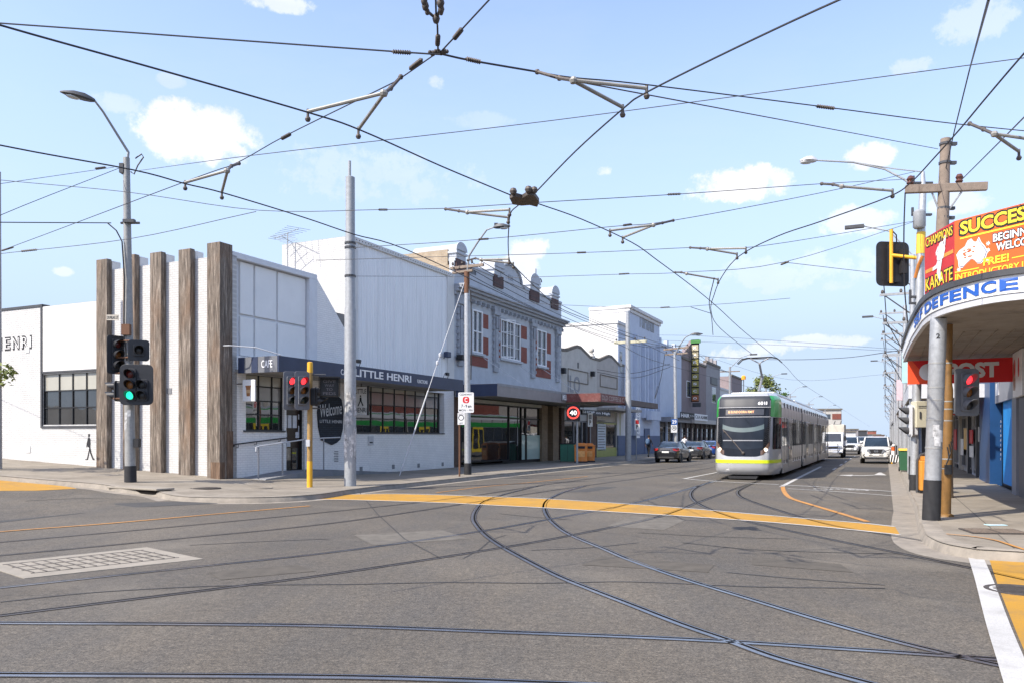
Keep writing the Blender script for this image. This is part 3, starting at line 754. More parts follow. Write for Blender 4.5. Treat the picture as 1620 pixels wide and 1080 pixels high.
# five weathered timber posts in front of the white side wall
tops = []
for a, b, pt in ((152, 173, 413), (194, 217, 406), (237, 259, 402), (282, 305, 397)):
    y1, y0 = C.hit(a, 600, 'x', -.24).y, C.hit(b-4, 600, 'x', -.24).y; zt = sz((a+b)/2, pt)
    mb = MB(); mb.box(-.24, -.02, y0, y1, zf(*C.world(0, y0)[:2])-.1, zt)
    build('timber_post', mb, TIMBER, cafe, bev=.02)
    mb = MB(); mb.box(-.02, .35, y0-.03, y1+.03, 8.3, zt-.06); build('post_shoulder', mb, WHITE, cafe)
mb = MB(); mb.box(-.62, -.02, -.12, .50, -.1, sz(340, 392)); build('timber_post', mb, TIMBER, cafe, bev=.02)
mb = MB(); mb.box(-.632, -.4, -.132, .30, -.02, .9); mb.box(-.3, -.01, -.132, .3, -.02, 2.0)
build('dark_weathering', mb, M('stained_timber', (.13,.08,.05), .85, var=.6, scale=3, stretch=(6,6,.5), stain=(.42,.32,.24)), cafe)
# side window: steel grid, blinds in the top row
def steel_window(x0, x1, z0, z1, xs, zs, y, parent, tops=1, fr=.05, swap=False, mats=None, name='window'):
    """framed window; xs, zs: glazing bar places. swap=True puts it on the side wall plane (x constant)."""
    def bx(mb, a, b, c, d, e, f):
        if swap: mb.box(c, d, a, b, e, f)
        else: mb.box(a, b, c, d, e, f)
    mb = MB()
    bx(mb, x0-fr, x0, y-.03, y+.08, z0-fr, z1+fr); bx(mb, x1, x1+fr, y-.03, y+.08, z0-fr, z1+fr)
    bx(mb, x0, x1, y-.03, y+.08, z0-fr, z0); bx(mb, x0, x1, y-.03, y+.08, z1, z1+fr)
    for x in xs: bx(mb, x-.022, x+.022, y-.02, y+.06, z0, z1)
    X = [x0]+list(xs)+[x1]
    for z in zs:
        for a, b in zip(X, X[1:]): bx(mb, a+.022, b-.022, y-.018, y+.06, z-.022, z+.022)
    w = build(name, mb, BLACK, parent)
    Z = [z0]+list(zs)+[z1]
    for i, (c, d) in enumerate(zip(Z, Z[1:])):
        mb = MB(); bx(mb, x0, x1, y+.02, y+.03, c, d)
        build('pane_row', mb, (mats[i] if mats else GLS), w)
    return w
zz = wz1-wz0
steel_window(w0, w1, wz0, wz1, [w0+(w1-w0)*k/4-.12 for k in (1, 2, 3)], [wz0+zz*.335, wz0+zz*.67], .06, cafe, swap=True, mats=[GLS, GLS, BLIND])
mb = MB(); mb.box(-.05, .02, w0-.05, w1+.1, wz0-.12, wz0-.05); mb.box(-.05, .02, w0-.05, w1+.1, wz1+.05, wz1+.12); build('window_surround', mb, DKGREY, cafe)
# lettering on the side wall (letters run towards the corner)
def side_text(mb, s, ya, yb_, z0, z1, x, bold=0, dep=.012): mb.text(s, lambda a, b, d: (x-d, ya+(yb_-ya)*a, z0+(z1-z0)*b), bold, dep)
z0, z1 = sz(28, 553), sz(28, 532); ye, ys_ = sy(52), sy(8)
L = ye-ys_
mb = MB(); 
for i, ch in enumerate('HENRI'):
    f = [-.32, 0, .29, .62, .9]; wd = [.2, .19, .22, .2, .045]
    side_text(mb, ch, ys_+L*f[i], ys_+L*(f[i]+wd[i]+.02), z0, z1, -.003, .045)
build('wall_lettering', mb, INK, cafe)
mb = MB()
for i, ch in enumerate('HENRI'):
    f = [-.32, 0, .29, .62, .9]; wd = [.2, .19, .22, .2, .045]
    side_text(mb, ch, ys_+L*(f[i]+.012), ys_+L*(f[i]+wd[i]+.008), z0+.06, z1-.06, -.016, -.012)
build('lettering_inlay', mb, WHITE, cafe)
# walking man silhouette painted on the wall, wall vents
mw = MB(); yc = sy(141); zb = sz(141, 728); hh = sz(141, 685)-zb
def sil(poly): mw.add([(-.006, yc-(a-.0)*hh, zb+b*hh) for a, b in poly], [tuple(range(len(poly)))])
sil([(.0,1),(-.05,.97),(-.055,.91),(-.03,.86),(.02,.86),(.045,.9),(.05,.935),(.09,.945),(.05,.96),(.03,.99)])
sil([(-.04,.85),(.03,.85),(.075,.79),(.085,.62),(.075,.5),(-.075,.5),(-.085,.66),(-.08,.78)])
sil([(-.07,.8),(-.12,.66),(-.15,.5),(-.11,.49),(-.07,.62)])
sil([(-.075,.5),(.02,.5),(-.04,.3),(-.12,.06),(-.21,.06),(-.2,.03),(-.06,.03),(-.05,.06),(.01,.27),(.05,.5)])
sil([(-.01,.5),(.075,.5),(.13,.3),(.24,.1),(.30,.07),(.30,.03),(.2,.03),(.06,.26)])
build('painted_walker', mw, INK, cafe)
mb = MB()
for px, py, s in ((44, 553, .12), (45, 710, .14), (100, 487, .08), (141, 482, .1)):
    mb.box(-.02, 0, sy(px)-s, sy(px)+s, sz(px, py)-s, sz(px, py)+s)
build('wall_vent', mb, M('vent_grey', (.55,.55,.54), .8), cafe)
mb = MB(); mb.box(-.02, 0, sy(268)-.12, sy(268)+.12, sz(268, 618)-.1, sz(268, 618)+.1); build('hose_tap_plate', mb, MIDGREY, cafe)
# front windows
def winrows(r, cols, rows_px, y, mats, x0=None, x1=None):
    return steel_window(x0 or r[0], x1 or r[1], r[2], 4.1, cols, rows_px, y, cafe, mats=mats)
wz = [C.uv(400, q, .14)[1] for q in (655, 633, 610)]
steel_window(.8, wa[1]-.04, wa[2]+.04, 4.08, [C.x(q, .14) for q in (386, 409, 430)], wz, .14, cafe, mats=[GLS, GLS, SBLIND, BLIND])
wz = [C.uv(630, q, .2)[1] for q in (663, 642, 623)]
steel_window(wb[0]-.3, wb[1]-.32, wb[2]+.04, 4.08, [C.x(q, .2) for q in (587, 606, 624, 641, 657, 673, 688)], wz, .2, cafe, mats=[GLS, GLS, SBLIND, BLIND])
mb = MB(); mb.box(.62, wa[1]+.02, -.05, .1, wa[2]-.06, wa[2]); mb.box(wb[0]-.35, wb[1], -.04, .16, wb[2]-.05, wb[2]+.002)
build('window_ledge', mb, DKGREY, cafe)
# warm pendant lamps hanging inside, seen through the clear row
# door: dark, with papers taped on
d0, d1 = dr[0], dr[1]
door = build('door', MB().box(d0+.05, d1-.05, .22, .27, .25, 2.9), M('door_brown', (.035,.02,.016), .3, var=.3), cafe)
mb = MB(); mb.box(d0, d0+.05, .1, .3, 0, 4.1); mb.box(d1-.05, d1, .1, .3, 0, 4.1); mb.box(d0+.05, d1-.05, .12, .3, 2.9, 3.0); build('door_frame', mb, BLACK, door)
mb = MB(); mb.box(d0+.05, d1-.05, .2, .24, 3.0, 4.1); mb.box(d0+.12, (d0+d1)/2-.03, .2, .222, .5, 1.35); mb.box((d0+d1)/2+.03, d1-.12, .2, .222, .5, 1.35); build('door_glass', mb, GLS, door)
mb = MB()
for fx, fz, a, b in ((.05,2.15,.2,.5),(.3,2.15,.2,.5),(.58,2.15,.22,.5),(.05,1.55,.2,.42),(.24,1.4,.2,.2),(.74,1.75,.2,.24),(.9,2.0,.12,.24),(.9,2.5,.1,.2)):
    x = d0+fx*(d1-d0); mb.box(x, min(d1-.06, x+a*(d1-d0)), .195, .218, fz, fz+b)
build('taped_notices', mb, M('paper', (.6,.62,.66), .8, var=.15, scale=5), door)
# welcome blackboard
pc = C.rect(502, 624, 543, 703, -.03); cxm, czm = (pc[0]+pc[1])/2, (pc[2]+pc[3])/2; hx, hz = (pc[1]-pc[0])/2, (pc[3]-pc[2])/2
sp = [(-.8,.92),(-.4,1),(.5,1),(.85,.85),(1,.4),(.95,-.35),(.75,-.78),(.45,-.92),(.1,-1),(-.3,-.9),(-.72,-.8),(-.92,-.3),(-1,.3)]
mb = MB(); mb.prism([(cxm+a*hx, czm+b*hz) for a, b in sp], -.05, .0, 'y')
wbd = build('welcome_board', mb, brick('painted_black_brick', 'XZ', (.03,.042,.06), (.022,.03,.045), (.012,.014,.018), .4, .6), cafe)
mb = MB(); mb.text('Welcome', lambda a, b, d: (cxm+hx*(-.85+1.7*a), -.055-d, czm+hz*(.08+.5*b+.18*a)), .004, .004)
mb.text('LITTLE HENRI', flat_xz(cxm-.85*hx, cxm+.85*hx, czm-.12*hz, czm+.0*hz, -.055), .0, .004); build('chalk_lettering', mb, M('chalk', (.55,.57,.6), .9), wbd)
q = C.uv(532, 725, 0); mb = MB()
for k in range(7): mb.box(q[0]-.14-.03*(k % 2), q[0]+.14, -.004, 0, q[1]+.3-.07*k, q[1]+.325-.07*k)
build('small_wall_writing', mb, INK, cafe)
# square vents low on the wall
mb = MB()
for px, py in ((571, 741), (622, 737.5), (662, 735.5), (700, 733.5)):
    a, b = C.uv(px, py); mb.box(a-.1, a+.1, -.02, 0, b-.1, b+.1)
build('low_vents', mb, MIDGREY, cafe)
a, b = C.uv(586, 696); lb = build('letter_box_plate', MB().box(a-.2, a+.2, -.04, 0, b-.2, b+.2), LTGREY, cafe); build('letter_slot', MB().box(a-.12, a+.12, -.046, -.04, b-.12, b-.06), INK, lb)
# awning
AD = 2.1
y = -AD
x0 = C.x(441, y); x1 = C.x(733, y)
aw = build('awning', MB().box(x0+.1, x1-.05, -AD+.06, -.001, 4.10, 4.22), SOFFIT, cafe)
fl = build('fascia', MB().box(x0, x1, -AD, -AD+.06, 4.06, 4.62), NAVY, aw)
fe = build('end_fascia', MB().box(x0, x0+.06, -AD+.07, -.23, 4.06, 4.62), GREYF, aw)
mb = MB()
for a, b in ((-.52,-.24), (-1.15,-.86)): mb.box(x0-.012, x0-.001, a, b, 4.062, 4.618)
build('dark_band', mb, NAVY, fe)
mb = MB(); mb.text('CAFE', lambda a, b, d: (x0-.003-d, -1.32-.50*a, 4.22+.26*b), .01, .01); build('lettering', mb, LETTER, fe)
mb = MB()
for s, a, b, c in (('LITTLE', 561, 606, 0), ('HENRI', 612, 650, 0)):
    xa, xb = C.x(a, y), C.x(b, y); mb.text(s, flat_xz(xa, xb, 4.20, 4.50, y-.002), .014, .02)
xa, xb = C.x(660, y), C.x(676, y); mb.text('FUNCTIONS', flat_xz(xa, xb, 4.22, 4.38, y-.002), .006, .01)
xa, xb = C.x(539, y), C.x(547, y); mb.text('CAFE', flat_xz(xa, xb+.25, 4.20, 4.42, y-.002), .006, .01)
build('lettering', mb, LETTER, fl)
mb = MB()
for px in (565, 706):
    xa = C.x(px, y); mb.tube([(xa-.2, y+.05, 4.61), (xa-.2, y-.05, 4.85), (xa+.2, y-.05, 4.85), (xa+.2, y+.05, 4.61)], .015, 5); mb.box(xa-.1, xa+.1, y-.12, y, 4.73, 4.87)
build('floodlight', mb, BLACK, aw)
# projecting signs: coffee cup box and walking man box
q = C.hit(366.5, 605, 'y', -.3)
cs = build('cup_sign', MB().box(.30, .38, -.85, -.25, 3.05, 3.85), SIGW, cafe, bev=.04)
CW = Matrix.Translation((.29, -.55, 3.45))
mb = MB(); mb.add([(.29, -.55+a, 3.45+b) for a, b in ((-.11,.14),(.11,.14),(.075,-.2),(-.075,-.2))], [(0,1,2,3)]); mb.box(.285, .30, -.675, -.425, 3.58, 3.63); build('cup_picture', mb, M('cup_brown', (.30,.13,.05), .6), cs)
mb = MB(); mb.box(.284, .2865, -.64, -.46, 3.36, 3.48); build('cup_band', mb, M('cup_tan', (.5,.33,.18), .6), cs)
mb = MB(); mb.tube([(.3, -.25, 3.7), (.3, -.02, 3.7)], .02, 6); build('bracket', mb, BLACK, cs)
q = C.hit(567, 618, 'y', -.55)
ws = build('hanging_sign', MB().box(q.x-.05, q.x+.05, -1.05, -.35, 2.75, 3.95), SIGW, cafe, bev=.01)
mb = MB(); mb.box(q.x-.055, q.x+.055, -1.08, -1.04, 2.72, 3.98); mb.box(q.x-.055, q.x+.055, -.36, -.32, 2.72, 3.98); mb.tube([(q.x, -.7, 3.95), (q.x, -.7, 4.2)], .02, 6); build('sign_frame', mb, BLACK, ws)
mb = MB()
def st(s, za, zb_): mb.text(s, lambda a, b, d: (q.x-.052-d, -.40-.6*a, za+(zb_-za)*b), .01, .003)
st('LITTLE', 3.66, 3.86); st('HENRI', 2.85, 3.05)
for poly in ([(0,1),(-.1,.9),(.0,.8),(.1,.9)], [(-.08,.78),(.1,.78),(.12,.45),(-.1,.45)], [(-.1,.45),(.02,.45),(-.2,0),(-.32,0)], [(0,.45),(.12,.45),(.32,.03),(.2,0)]):
    mb.add([(q.x-.055, -.7-a*.5, 3.12+b*.48) for a, b in poly], [tuple(range(len(poly)))])
build('sign_lettering', mb, INK, ws)
# TV aerial on the roof
a = C.hit(455, 400, 'x', XT-.3)
zr = C.hit(455, 372, 'x', XT-.3).z
an = build('tv_aerial', MB().tube([(a.x, a.y, ZP-1.3), (a.x, a.y, zr+.1)], .025, 6), STEELG, cafe)
mb = MB()
for zz_, ang, n_, ln in ((zr+.05, R(65), 9, 2.6), (zr-.25, R(20), 6, 1.5)):
    dx, dy = math.cos(ang), math.sin(ang)
    mb.tube([(a.x-dx*ln*.45, a.y-dy*ln*.45, zz_), (a.x+dx*ln*.55, a.y+dy*ln*.55, zz_+.06)], .015, 5)
    for k in range(n_):
        t_ = -.45+k/(n_-1); e = .55-.03*k; mb.tube([(a.x+dx*ln*t_+dy*e, a.y+dy*ln*t_-dx*e, zz_+.03), (a.x+dx*ln*t_-dy*e, a.y+dy*ln*t_+dx*e, zz_+.03)], .01, 4)
build('aerial_elements', mb, STEELG, an)
# hook for the service wire on the corner post
mb = MB(); mb.tube([(-.5, -.15, sz(340, 551)), (-.45, -.4, sz(340, 551)), (.1, -1.1, sz(340, 551)-.05), (.7, -1.7, 4.7)], .02, 6); build('wall_bracket', mb, LTGREY, cafe)
# floodlights on the upper trim
mb = MB(); a, b = C.uv(702, 561)
mb.box(a-.2, a+.2, -.35, -.1, b-.15, b+.15); mb.tube([(a, -.1, b), (a, 0, b-.2)], .03, 5); build('floodlight', mb, NAVY, cafe, bev=.03)

# ramp with handrails in front of the door
t = thing('entry_ramp', 'grey entry ramp with steel handrails leading to the dark cafe door', 'ramp', (C.o.x, C.o.y, 0), HEAD)
rx0, rx1 = C.x(372), C.x(548)
zr0 = zf(*C.world(.8, -1)[:2])+.15
mb = MB(); mb.prism([(rx0, .16), (rx0+.1, zr0+.02), (d0-.4, .48), (d1+.3, .48), (rx1+2.4, .17), (rx1+2.4, .1)], -1.35, -.02, 'y'); build('ramp_slab', mb, M('ramp_concrete', (.20,.205,.215), .85, var=.2, scale=2), t)
def pp(px, py, yy): q = C.hit(px, py, 'y', yy); return (q.x, yy, q.z)
mb = MB()
for px, pt, pb in ((409, 706, 757), (447, 700, 750), (481, 694, 744), (512, 692, 742)):
    a = pp(px, pt, -1.25); b = pp(px, pb, -1.25); mb.tube([b, a], .028, 7)
build('rail_post', mb, MIDGREY, t, smooth=40)
mb = MB(); mb.tube([pp(409, 717, -1.25), pp(405, 713, -1.25), pp(405, 707, -1.25), pp(411, 705, -1.25), pp(447, 699.5, -1.25), pp(484, 694, -1.25), pp(512, 692, -1.25), pp(538, 691, -1.25)], .025, 7); build('handrail', mb, LTGREY, t, smooth=40)
mb = MB(); mb.tube([pp(371, 704, -.12), pp(369, 706, -.12), pp(369, 703, -.12), pp(373, 702, -.12), pp(452, 692, -.12), pp(454, 691, -.12), pp(454, 694, -.12)], .025, 7)
for px, py in ((377, 705), (406, 700), (444, 695)): a = pp(px, py-3, -.12); mb.tube([a, (a[0], -.12, a[2]-.12), (a[0], 0, a[2]-.12)], .012, 5)
build('handrail', mb, BLACK, t, smooth=40)

# ------------------------------------------------------------------ two-storey shop with parapet piers
o = C.world(XE+.03, 0)
V2 = Fac(o.x, o.y, HEAD)
vic = thing('shop_building', 'blue grey two storey shop with arched parapet piers and red brick window surrounds', 'building', (o.x, o.y, 0), HEAD)
WV = V2.x(888)
zc = V2.uv(800, 487)[1]                           # cornice underside
za = V2.uv(800, 600)[1]
zcor = (V2.uv(725, 463)[1]+V2.uv(885, 512)[1])/2
zpar = zcor+1.75
z_aw = 4.3
wins = [V2.rect(747, 497, 763, 570), V2.rect(791, 509, 823, 562), V2.rect(849, 523, 864, 573)]
zw0 = [V2.uv(755, 570)[1], V2.uv(807, 564)[1], V2.uv(857, 574)[1]]
WZ0, WZ1 = sum(zw0)/3, (V2.uv(755, 493)[1]+V2.uv(857, 521)[1])/2
print('VIC', WV, zcor, wins, WZ0, WZ1)
holes = [(w_[0], w_[1], WZ0, WZ1) for w_ in wins]
mb = MB(); wall_holes(mb, 0, WV, z_aw, zcor, holes, 0, .3); mb.box(.02, WV-.02, .3, 14, z_aw, zcor); build('upper_wall', mb, VICT, vic)
mb = MB(); mb.box(.02, WV-.02, 1.3, 14, -.2, z_aw); build('lower_body', mb, TOPB, vic)
# cornice: stepped profile
mb = MB()
for i, (h0, h1, d) in enumerate(((-.28, -.1, .12), (-.1, .06, .3), (.06, .2, .48), (.2, .3, .6))): mb.box(-.02, WV+.02+d*.3, -d, .3, zcor+h0, zcor+h1)
build('cornice', mb, VICTD, vic, bev=.02)
mb = MB()
for k in range(26): x = .25+k*(WV-.5)/25; mb.box(x-.07, x+.07, -.26, -.02, zcor-.48, zcor-.29)
build('cornice_brackets', mb, VICTD, vic)
mb = MB(); mb.box(0, WV, .0, .3, zcor+.3, zpar-.2); mb.box(0, WV, -.06, .34, zpar-.2, zpar-.05)
xc = (wins[1][0]+wins[1][1])/2; rr = 1.55
mb.prism([(xc-rr, zpar-.06)]+[(xc+rr*math.cos(a), zpar-.06+.95*math.sin(a)) for a in [math.pi*(1-k/14) for k in range(1, 14)]]+[(xc+rr, zpar-.06)], .0, .28, 'y')
build('parapet', mb, VICT, vic)
mb = MB(); pts = [(xc+(rr+.05)*math.cos(a), -.04, zpar-.04+1.0*math.sin(a)) for a in [math.pi*(1-k/16) for k in range(17)]]
mb.tube([(pts[0][0]-.4, -.04, pts[0][2]-.1)]+pts+[(pts[-1][0]+.4, -.04, pts[-1][2]-.1)], .09, 6)
for k in range(3): mb.box(xc-.3+.25*k, xc-.17+.25*k, -.03, 0, zpar-.1, zpar+.3)
build('pediment_moulding', mb, VICTD, vic, smooth=40)
mb = MB()
for k in range(12): x = WV-2.1+k*.13; mb.box(x, x+.06, -.03, 0, zpar-.55, zpar-.3)
for k in range(10): x = 1.0+k*.16; mb.box(x, x+.06, -.03, 0, zpar-.55, zpar-.3)
build('parapet_slots', mb, DKGREY, vic)
for px0, px1, pt in ((722, 737, 386), (782, 797, 411), (839, 854, 435), (873, 884, 454)):
    xa, xb = V2.x(px0, -.1), V2.x(px1, -.1); xm = (xa+xb)/2; zt = V2.uv((px0+px1)/2, pt, -.1)[1]
    r = (xb-xa)/2; zt = min(zt, zpar+2.0)
    prof = [(xa, zpar-.05), (xb, zpar-.05), (xb, zt-r*.75-.1)]+[(xm+r*math.cos(a), zt-r*.75+r*.75*math.sin(a)) for a in [math.pi*k/10 for k in range(1, 10)]]+[(xa, zt-r*.75-.1)]
    dp = 2.7 if px0 < 730 else 1.0
    mb = MB(); mb.prism(prof, -.1, dp, 'y'); mb.box(xa-.08, xb+.08, -.17, dp+.05, zt-r*.75-.2, zt-r*.75-.08)
    mb.prism([(xm+(r+.08)*math.cos(a), zt-r*.75+.02+(r*.75+.06)*math.sin(a)) for a in [math.pi*k/10 for k in range(0, 11)]], -.16, -.1, 'y')
    build('parapet_pier', mb, VICT, vic)
    mb = MB(); mb.box(xa+.02, xb-.02, -.10, .0, zpar-.75, zpar-.05); build('pier_base', mb, M('dark_pier_brick', (.10,.06,.055), .85, var=.3, scale=5), vic)
mb = MB(); mb.box(-.02, .28, .4, 9, zpar-.4, zpar+.45); mb.box(-.01, .27, .3, 9, zcor, zpar-.4); build('side_parapet', mb, TBRICK, vic)
# pilasters with ribs
for px in (727, 783, 842, 881):
    x = V2.x(px); mb = MB(); mb.box(x-.3, x+.3, -.12, 0, WZ0-.9, zcor-.28); mb.box(x-.42, x+.42, -.22, -.0, zcor-.75, zcor-.28)
    mb.box(x-.16, x+.16, -.17, -.12, WZ0-.4, zcor-1.5)
    for k in range(9): z = WZ0-.6+k*.36; mb.box(x-.38, x-.24, -.16, -.0, z, z+.2); mb.box(x+.24, x+.38, -.16, -.0, z, z+.2)
    for a in (-.12, .12): mb.tube([(x+a, -.2, zcor-1.55), (x+a, -.2, zcor-.85)], .07, 6)
    build('pilaster', mb, VICTD, vic, bev=.012)
for px0, px1 in ((763.5, 772), (824, 833), (864.5, 871), (788, 791), (846.5, 849)):
    xa, xb = V2.x(px0), V2.x(px1); mb = MB(); zs = [WZ0-.15, WZ0+.5, WZ0+.95, WZ1-.1] if px0 > 840 else [WZ0, WZ0+1.0, WZ0+1.5, WZ1-.1]
    mb.box(xa, xb, -.03, 0, zs[0], zs[1]); mb.box(xa, xb, -.03, 0, zs[2], zs[3]); build('red_brick_panel', mb, RBRICK, vic)
    mb = MB(); mb.box(xa-.01, xb+.01, -.05, 0, zs[1]+.002, zs[2]-.002); build('quoin_block', mb, VICT, vic)
for i, (a, b) in enumerate(((747, 771), (849, 871))):
    xa, xb = V2.x(a), V2.x(b); mb = MB(); mb.box(xa-.25, xb, -.03, 0, WZ0-.75, WZ0-.18); build('red_brick_panel', mb, RBRICK, vic)
def sash(x0, x1, z0, z1, par, cols, open_leaf=False):
    mb = MB(); f = .09
    mb.box(x0, x0+f, -.05, .14, z0, z1); mb.box(x1-f, x1, -.05, .14, z0, z1); mb.box(x0+f, x1-f, -.05, .14, z0, z0+f); mb.box(x0+f, x1-f, -.05, .14, z1-f, z1)
    for k in range(1, cols):
        x = x0+(x1-x0)*k/cols; mb.box(x-.05, x+.05, -.04, .12, z0+f, z1-f)
    zm = (z0+z1)/2
    for k in range(cols):
        a, b = x0+(x1-x0)*k/cols+.06, x0+(x1-x0)*(k+1)/cols-.06
        if cols == 2: mb.box(a, b, -.02, .1, zm-.035, zm+.035)
        else:
            for q in (.33, .66): mb.box(a, b, -.02, .06, z0+(z1-z0)*q-.015, z0+(z1-z0)*q+.015)
            mb.box((a+b)/2-.015, (a+b)/2+.015, -.018, .06, z0+f, z1-f)
    w_ = build('window', mb, SASH, par)
    mb = MB(); mb.box(x0+.05, x1-.05, .05, .06, z0+.05, z1-.05); build('pane', mb, GLSB, w_)
    mb = MB(); mb.box(x0-.15, x1+.15, -.16, .0, z0-.13, z0-.005); build('sill', mb, VICT, w_)
    if open_leaf:
        mb = MB(); L_ = (x1-x0)*.33
        e = Matrix.Translation((x0+.02, -.06, 0)) @ Matrix.Rotation(R(-38), 4, 'Z'); mb.M = e
        mb.box(0, .05, -.02, .02, z0+.06, z1-.06); mb.box(L_-.05, L_, -.02, .02, z0+.06, z1-.06); mb.box(.05, L_-.05, -.02, .02, z0+.06, z0+.12); mb.box(.05, L_-.05, -.02, .02, z1-.12, z1-.06)
        for q in (.33, .66): mb.box(.05, L_-.05, -.01, .01, z0+(z1-z0)*q-.015, z0+(z1-z0)*q+.015)
        build('open_casement', mb, SASH, w_)
sash(wins[0][0], wins[0][1], WZ0, WZ1, vic, 2); sash(wins[1][0], wins[1][1], WZ0, WZ1-.05, vic, 3, True); sash(wins[2][0], wins[2][1], WZ0, WZ1, vic, 2)
# awning over the footpath
def awning(par, fac, x0, x1, d, z0, z1, m, soff=SOFFIT):
    a = build('awning', MB().box(x0+.05, x1-.05, -d+.05, 0, z0+.06, z1-.15), soff, par)
    mb = MB(); mb.box(x0, x1, -d, -d+.05, z0, z1); mb.box(x0, x0+.05, -d+.05, 0, z0, z1); mb.box(x1-.05, x1, -d+.05, 0, z0, z1)
    f = build('fascia', mb, m, a); return a, f
AV = 2.6
xv0 = V2.x(737, -.2); xv1 = V2.x(953, -AV)
aw2, f2 = awning(vic, V2, xv0-.9, xv1, AV, 3.95, 4.62, AWN)
mb = MB(); mb.box(xv0-.93, xv0-.905, -AV+.02, -.1, 3.97, 4.6); build('end_panel', mb, NAVY, aw2)
mb = MB(); mb.box(xv0-.9, xv1, -AV-.015, -AV, 4.5, 4.64); build('fascia_cap', mb, MIDGREY, aw2)
xa, xb = V2.x(889, -AV), V2.x(951, -AV); bd = build('fascia_board', MB().box(xa-.1, xb+.1, -AV-.05, -AV-.001, 4.06, 4.55), M('board_grey', (.17,.165,.17), .5), aw2)
mb = MB(); mb.text("MELBOURNE'S HOME OF THE PORTUGUESE TART", flat_xz(xa, xb, 4.14, 4.48, -AV-.051), .02, .01); build('lettering', mb, LETTER, bd)
mb = MB()
for px, py, px2, py2 in ((759, 585, 733, 560), (833, 590, 815, 562), (880, 598, 845, 571)):
    pass
for xr in (.25, .55, .82): mb.tube([(WV*xr-.6, -.06, WZ0-.2), (WV*xr+.4, -AV+.1, 4.6)], .018, 5)
build('awning_stay', mb, LTGREY, aw2)
mb = MB(); mb.box(0, WV, -.12, 0, z_aw-.02, z_aw+.35); mb.box(0, WV, -.2, 0, z_aw+.35, z_aw+.5); build('string_course', mb, VICTD, vic, bev=.02)
# shopfront
gx0, gx1 = V2.x(741, .3), V2.x(801, .3)
zt = 3.75
mb = MB(); mb.box(0, V2.x(729), 0, .6, -.1, 3.95); build('brick_pier', mb, DBRICK, vic)
mb = MB(); mb.box(V2.x(857), V2.x(866), -.02, .6, -.1, 3.95); mb.box(V2.x(875), V2.x(884), 0, .6, -.1, 3.95); build('brick_pier', mb, TBRICK_X, vic)
mb = MB(); mb.box(V2.x(729), V2.x(857), .0, 1.3, zt+.005, 3.95); build('timber_transom', mb, CREAM, vic)
def shopwin(par, x0, x1, z0, z1, y, bars=(), trans=None, fm=BLACK, gm=GLS, fr=.07, turn=0):
    T_ = Matrix.Translation((x1, y, 0)) @ Matrix.Rotation(turn, 4, 'Z') @ Matrix.Translation((-x1, -y, 0)) if turn else None
    mb = MB(T_); mb.box(x0, x0+fr, y-.05, y+.1, z0, z1); mb.box(x1-fr, x1, y-.05, y+.1, z0, z1); mb.box(x0+fr, x1-fr, y-.05, y+.1, z0, z0+fr); mb.box(x0+fr, x1-fr, y-.05, y+.1, z1-fr, z1)
    B = [x0+fr]+[b for b in bars]+[x1-fr]
    for b in bars: mb.box(b-.05, b+.05, y-.05, y+.1, z0+fr, z1-fr)
    if trans:
        for a, b in zip(B, B[1:]): mb.box(a+.05, b-.05, y-.045, y+.08, trans-.04, trans+.04)
    w_ = build('shop_window', mb, fm, par); build('pane', MB(T_).box(x0+.03, x1-.03, y+.02, y+.03, z0+.03, z1-.03), gm, w_); return w_
ztr = V2.uv(790, 660, .3)[1]
shopwin(vic, V2.x(731), gx1, .3, zt, .12, (), ztr, turn=R(-6.5))  # panes turned by an added splay so the tram reflects in them
shopwin(vic, gx1+.02, V2.x(819, .6), .2, zt, .35, (), ztr, turn=R(-6.5))
shopwin(vic, V2.x(821, .3), V2.x(856, .3), .2, zt, .1, [V2.x(832, .3)], ztr, turn=R(-5.5))
a = V2.x(816, .5); mb = MB(); mb.tube([(a, .45, 1.2), (a, .38, 1.25), (a, .38, 2.4), (a, .45, 2.45)], .025, 6); build('door_handle', mb, LTGREY, vic)
x1_ = V2.x(856, .3); mb = MB(Matrix.Translation((x1_, .1, 0)) @ Matrix.Rotation(R(-5.5), 4, 'Z') @ Matrix.Translation((-x1_, -.1, 0))); mb.box(V2.x(823,.3), V2.x(831,.3), .08, .10, .3, 1.9); mb.box(V2.x(834,.3), V2.x(853,.3), .08, .10, .3, 1.9); build('frosted_film', mb, M('frosted_mint_film', (.45,.60,.56), .3, coat=.5, var=.06), vic)
mb = MB(); mb.box(V2.x(729), V2.x(857), .22, 1.3, -.1, .19); build('stall_riser', mb, BLACK, vic)
build('recess_back', MB().box(V2.x(866), V2.x(875), .9, 1.0, -.1, 3.95), DBRICK, vic)
# security lights at the left end
mb = MB(); a, b = V2.uv(727, 564, -.2); mb.box(a-.2, a+.25, -.5, -.1, b-.18, b+.1); mb.tube([(a, -.1, b), (a, 0, b)], .04, 5); build('floodlight', mb, BLACK, vic, bev=.03)
# vent pipe and small goose-neck on the roof
mb = MB(); xq = V2.x(850, .3); mb.tube([(xq, .4, zpar), (xq, .4, zpar+1.7)], .03, 6); mb.tube([(xq+.5, .4, zpar), (xq+.5, .4, zpar+.9)]+[(xq+.75-.25*math.cos(k*.5), .4, zpar+.9+.25*math.sin(k*.5)) for k in range(7)], .04, 6); build('vent_pipe', mb, DKGREY, vic, smooth=40)
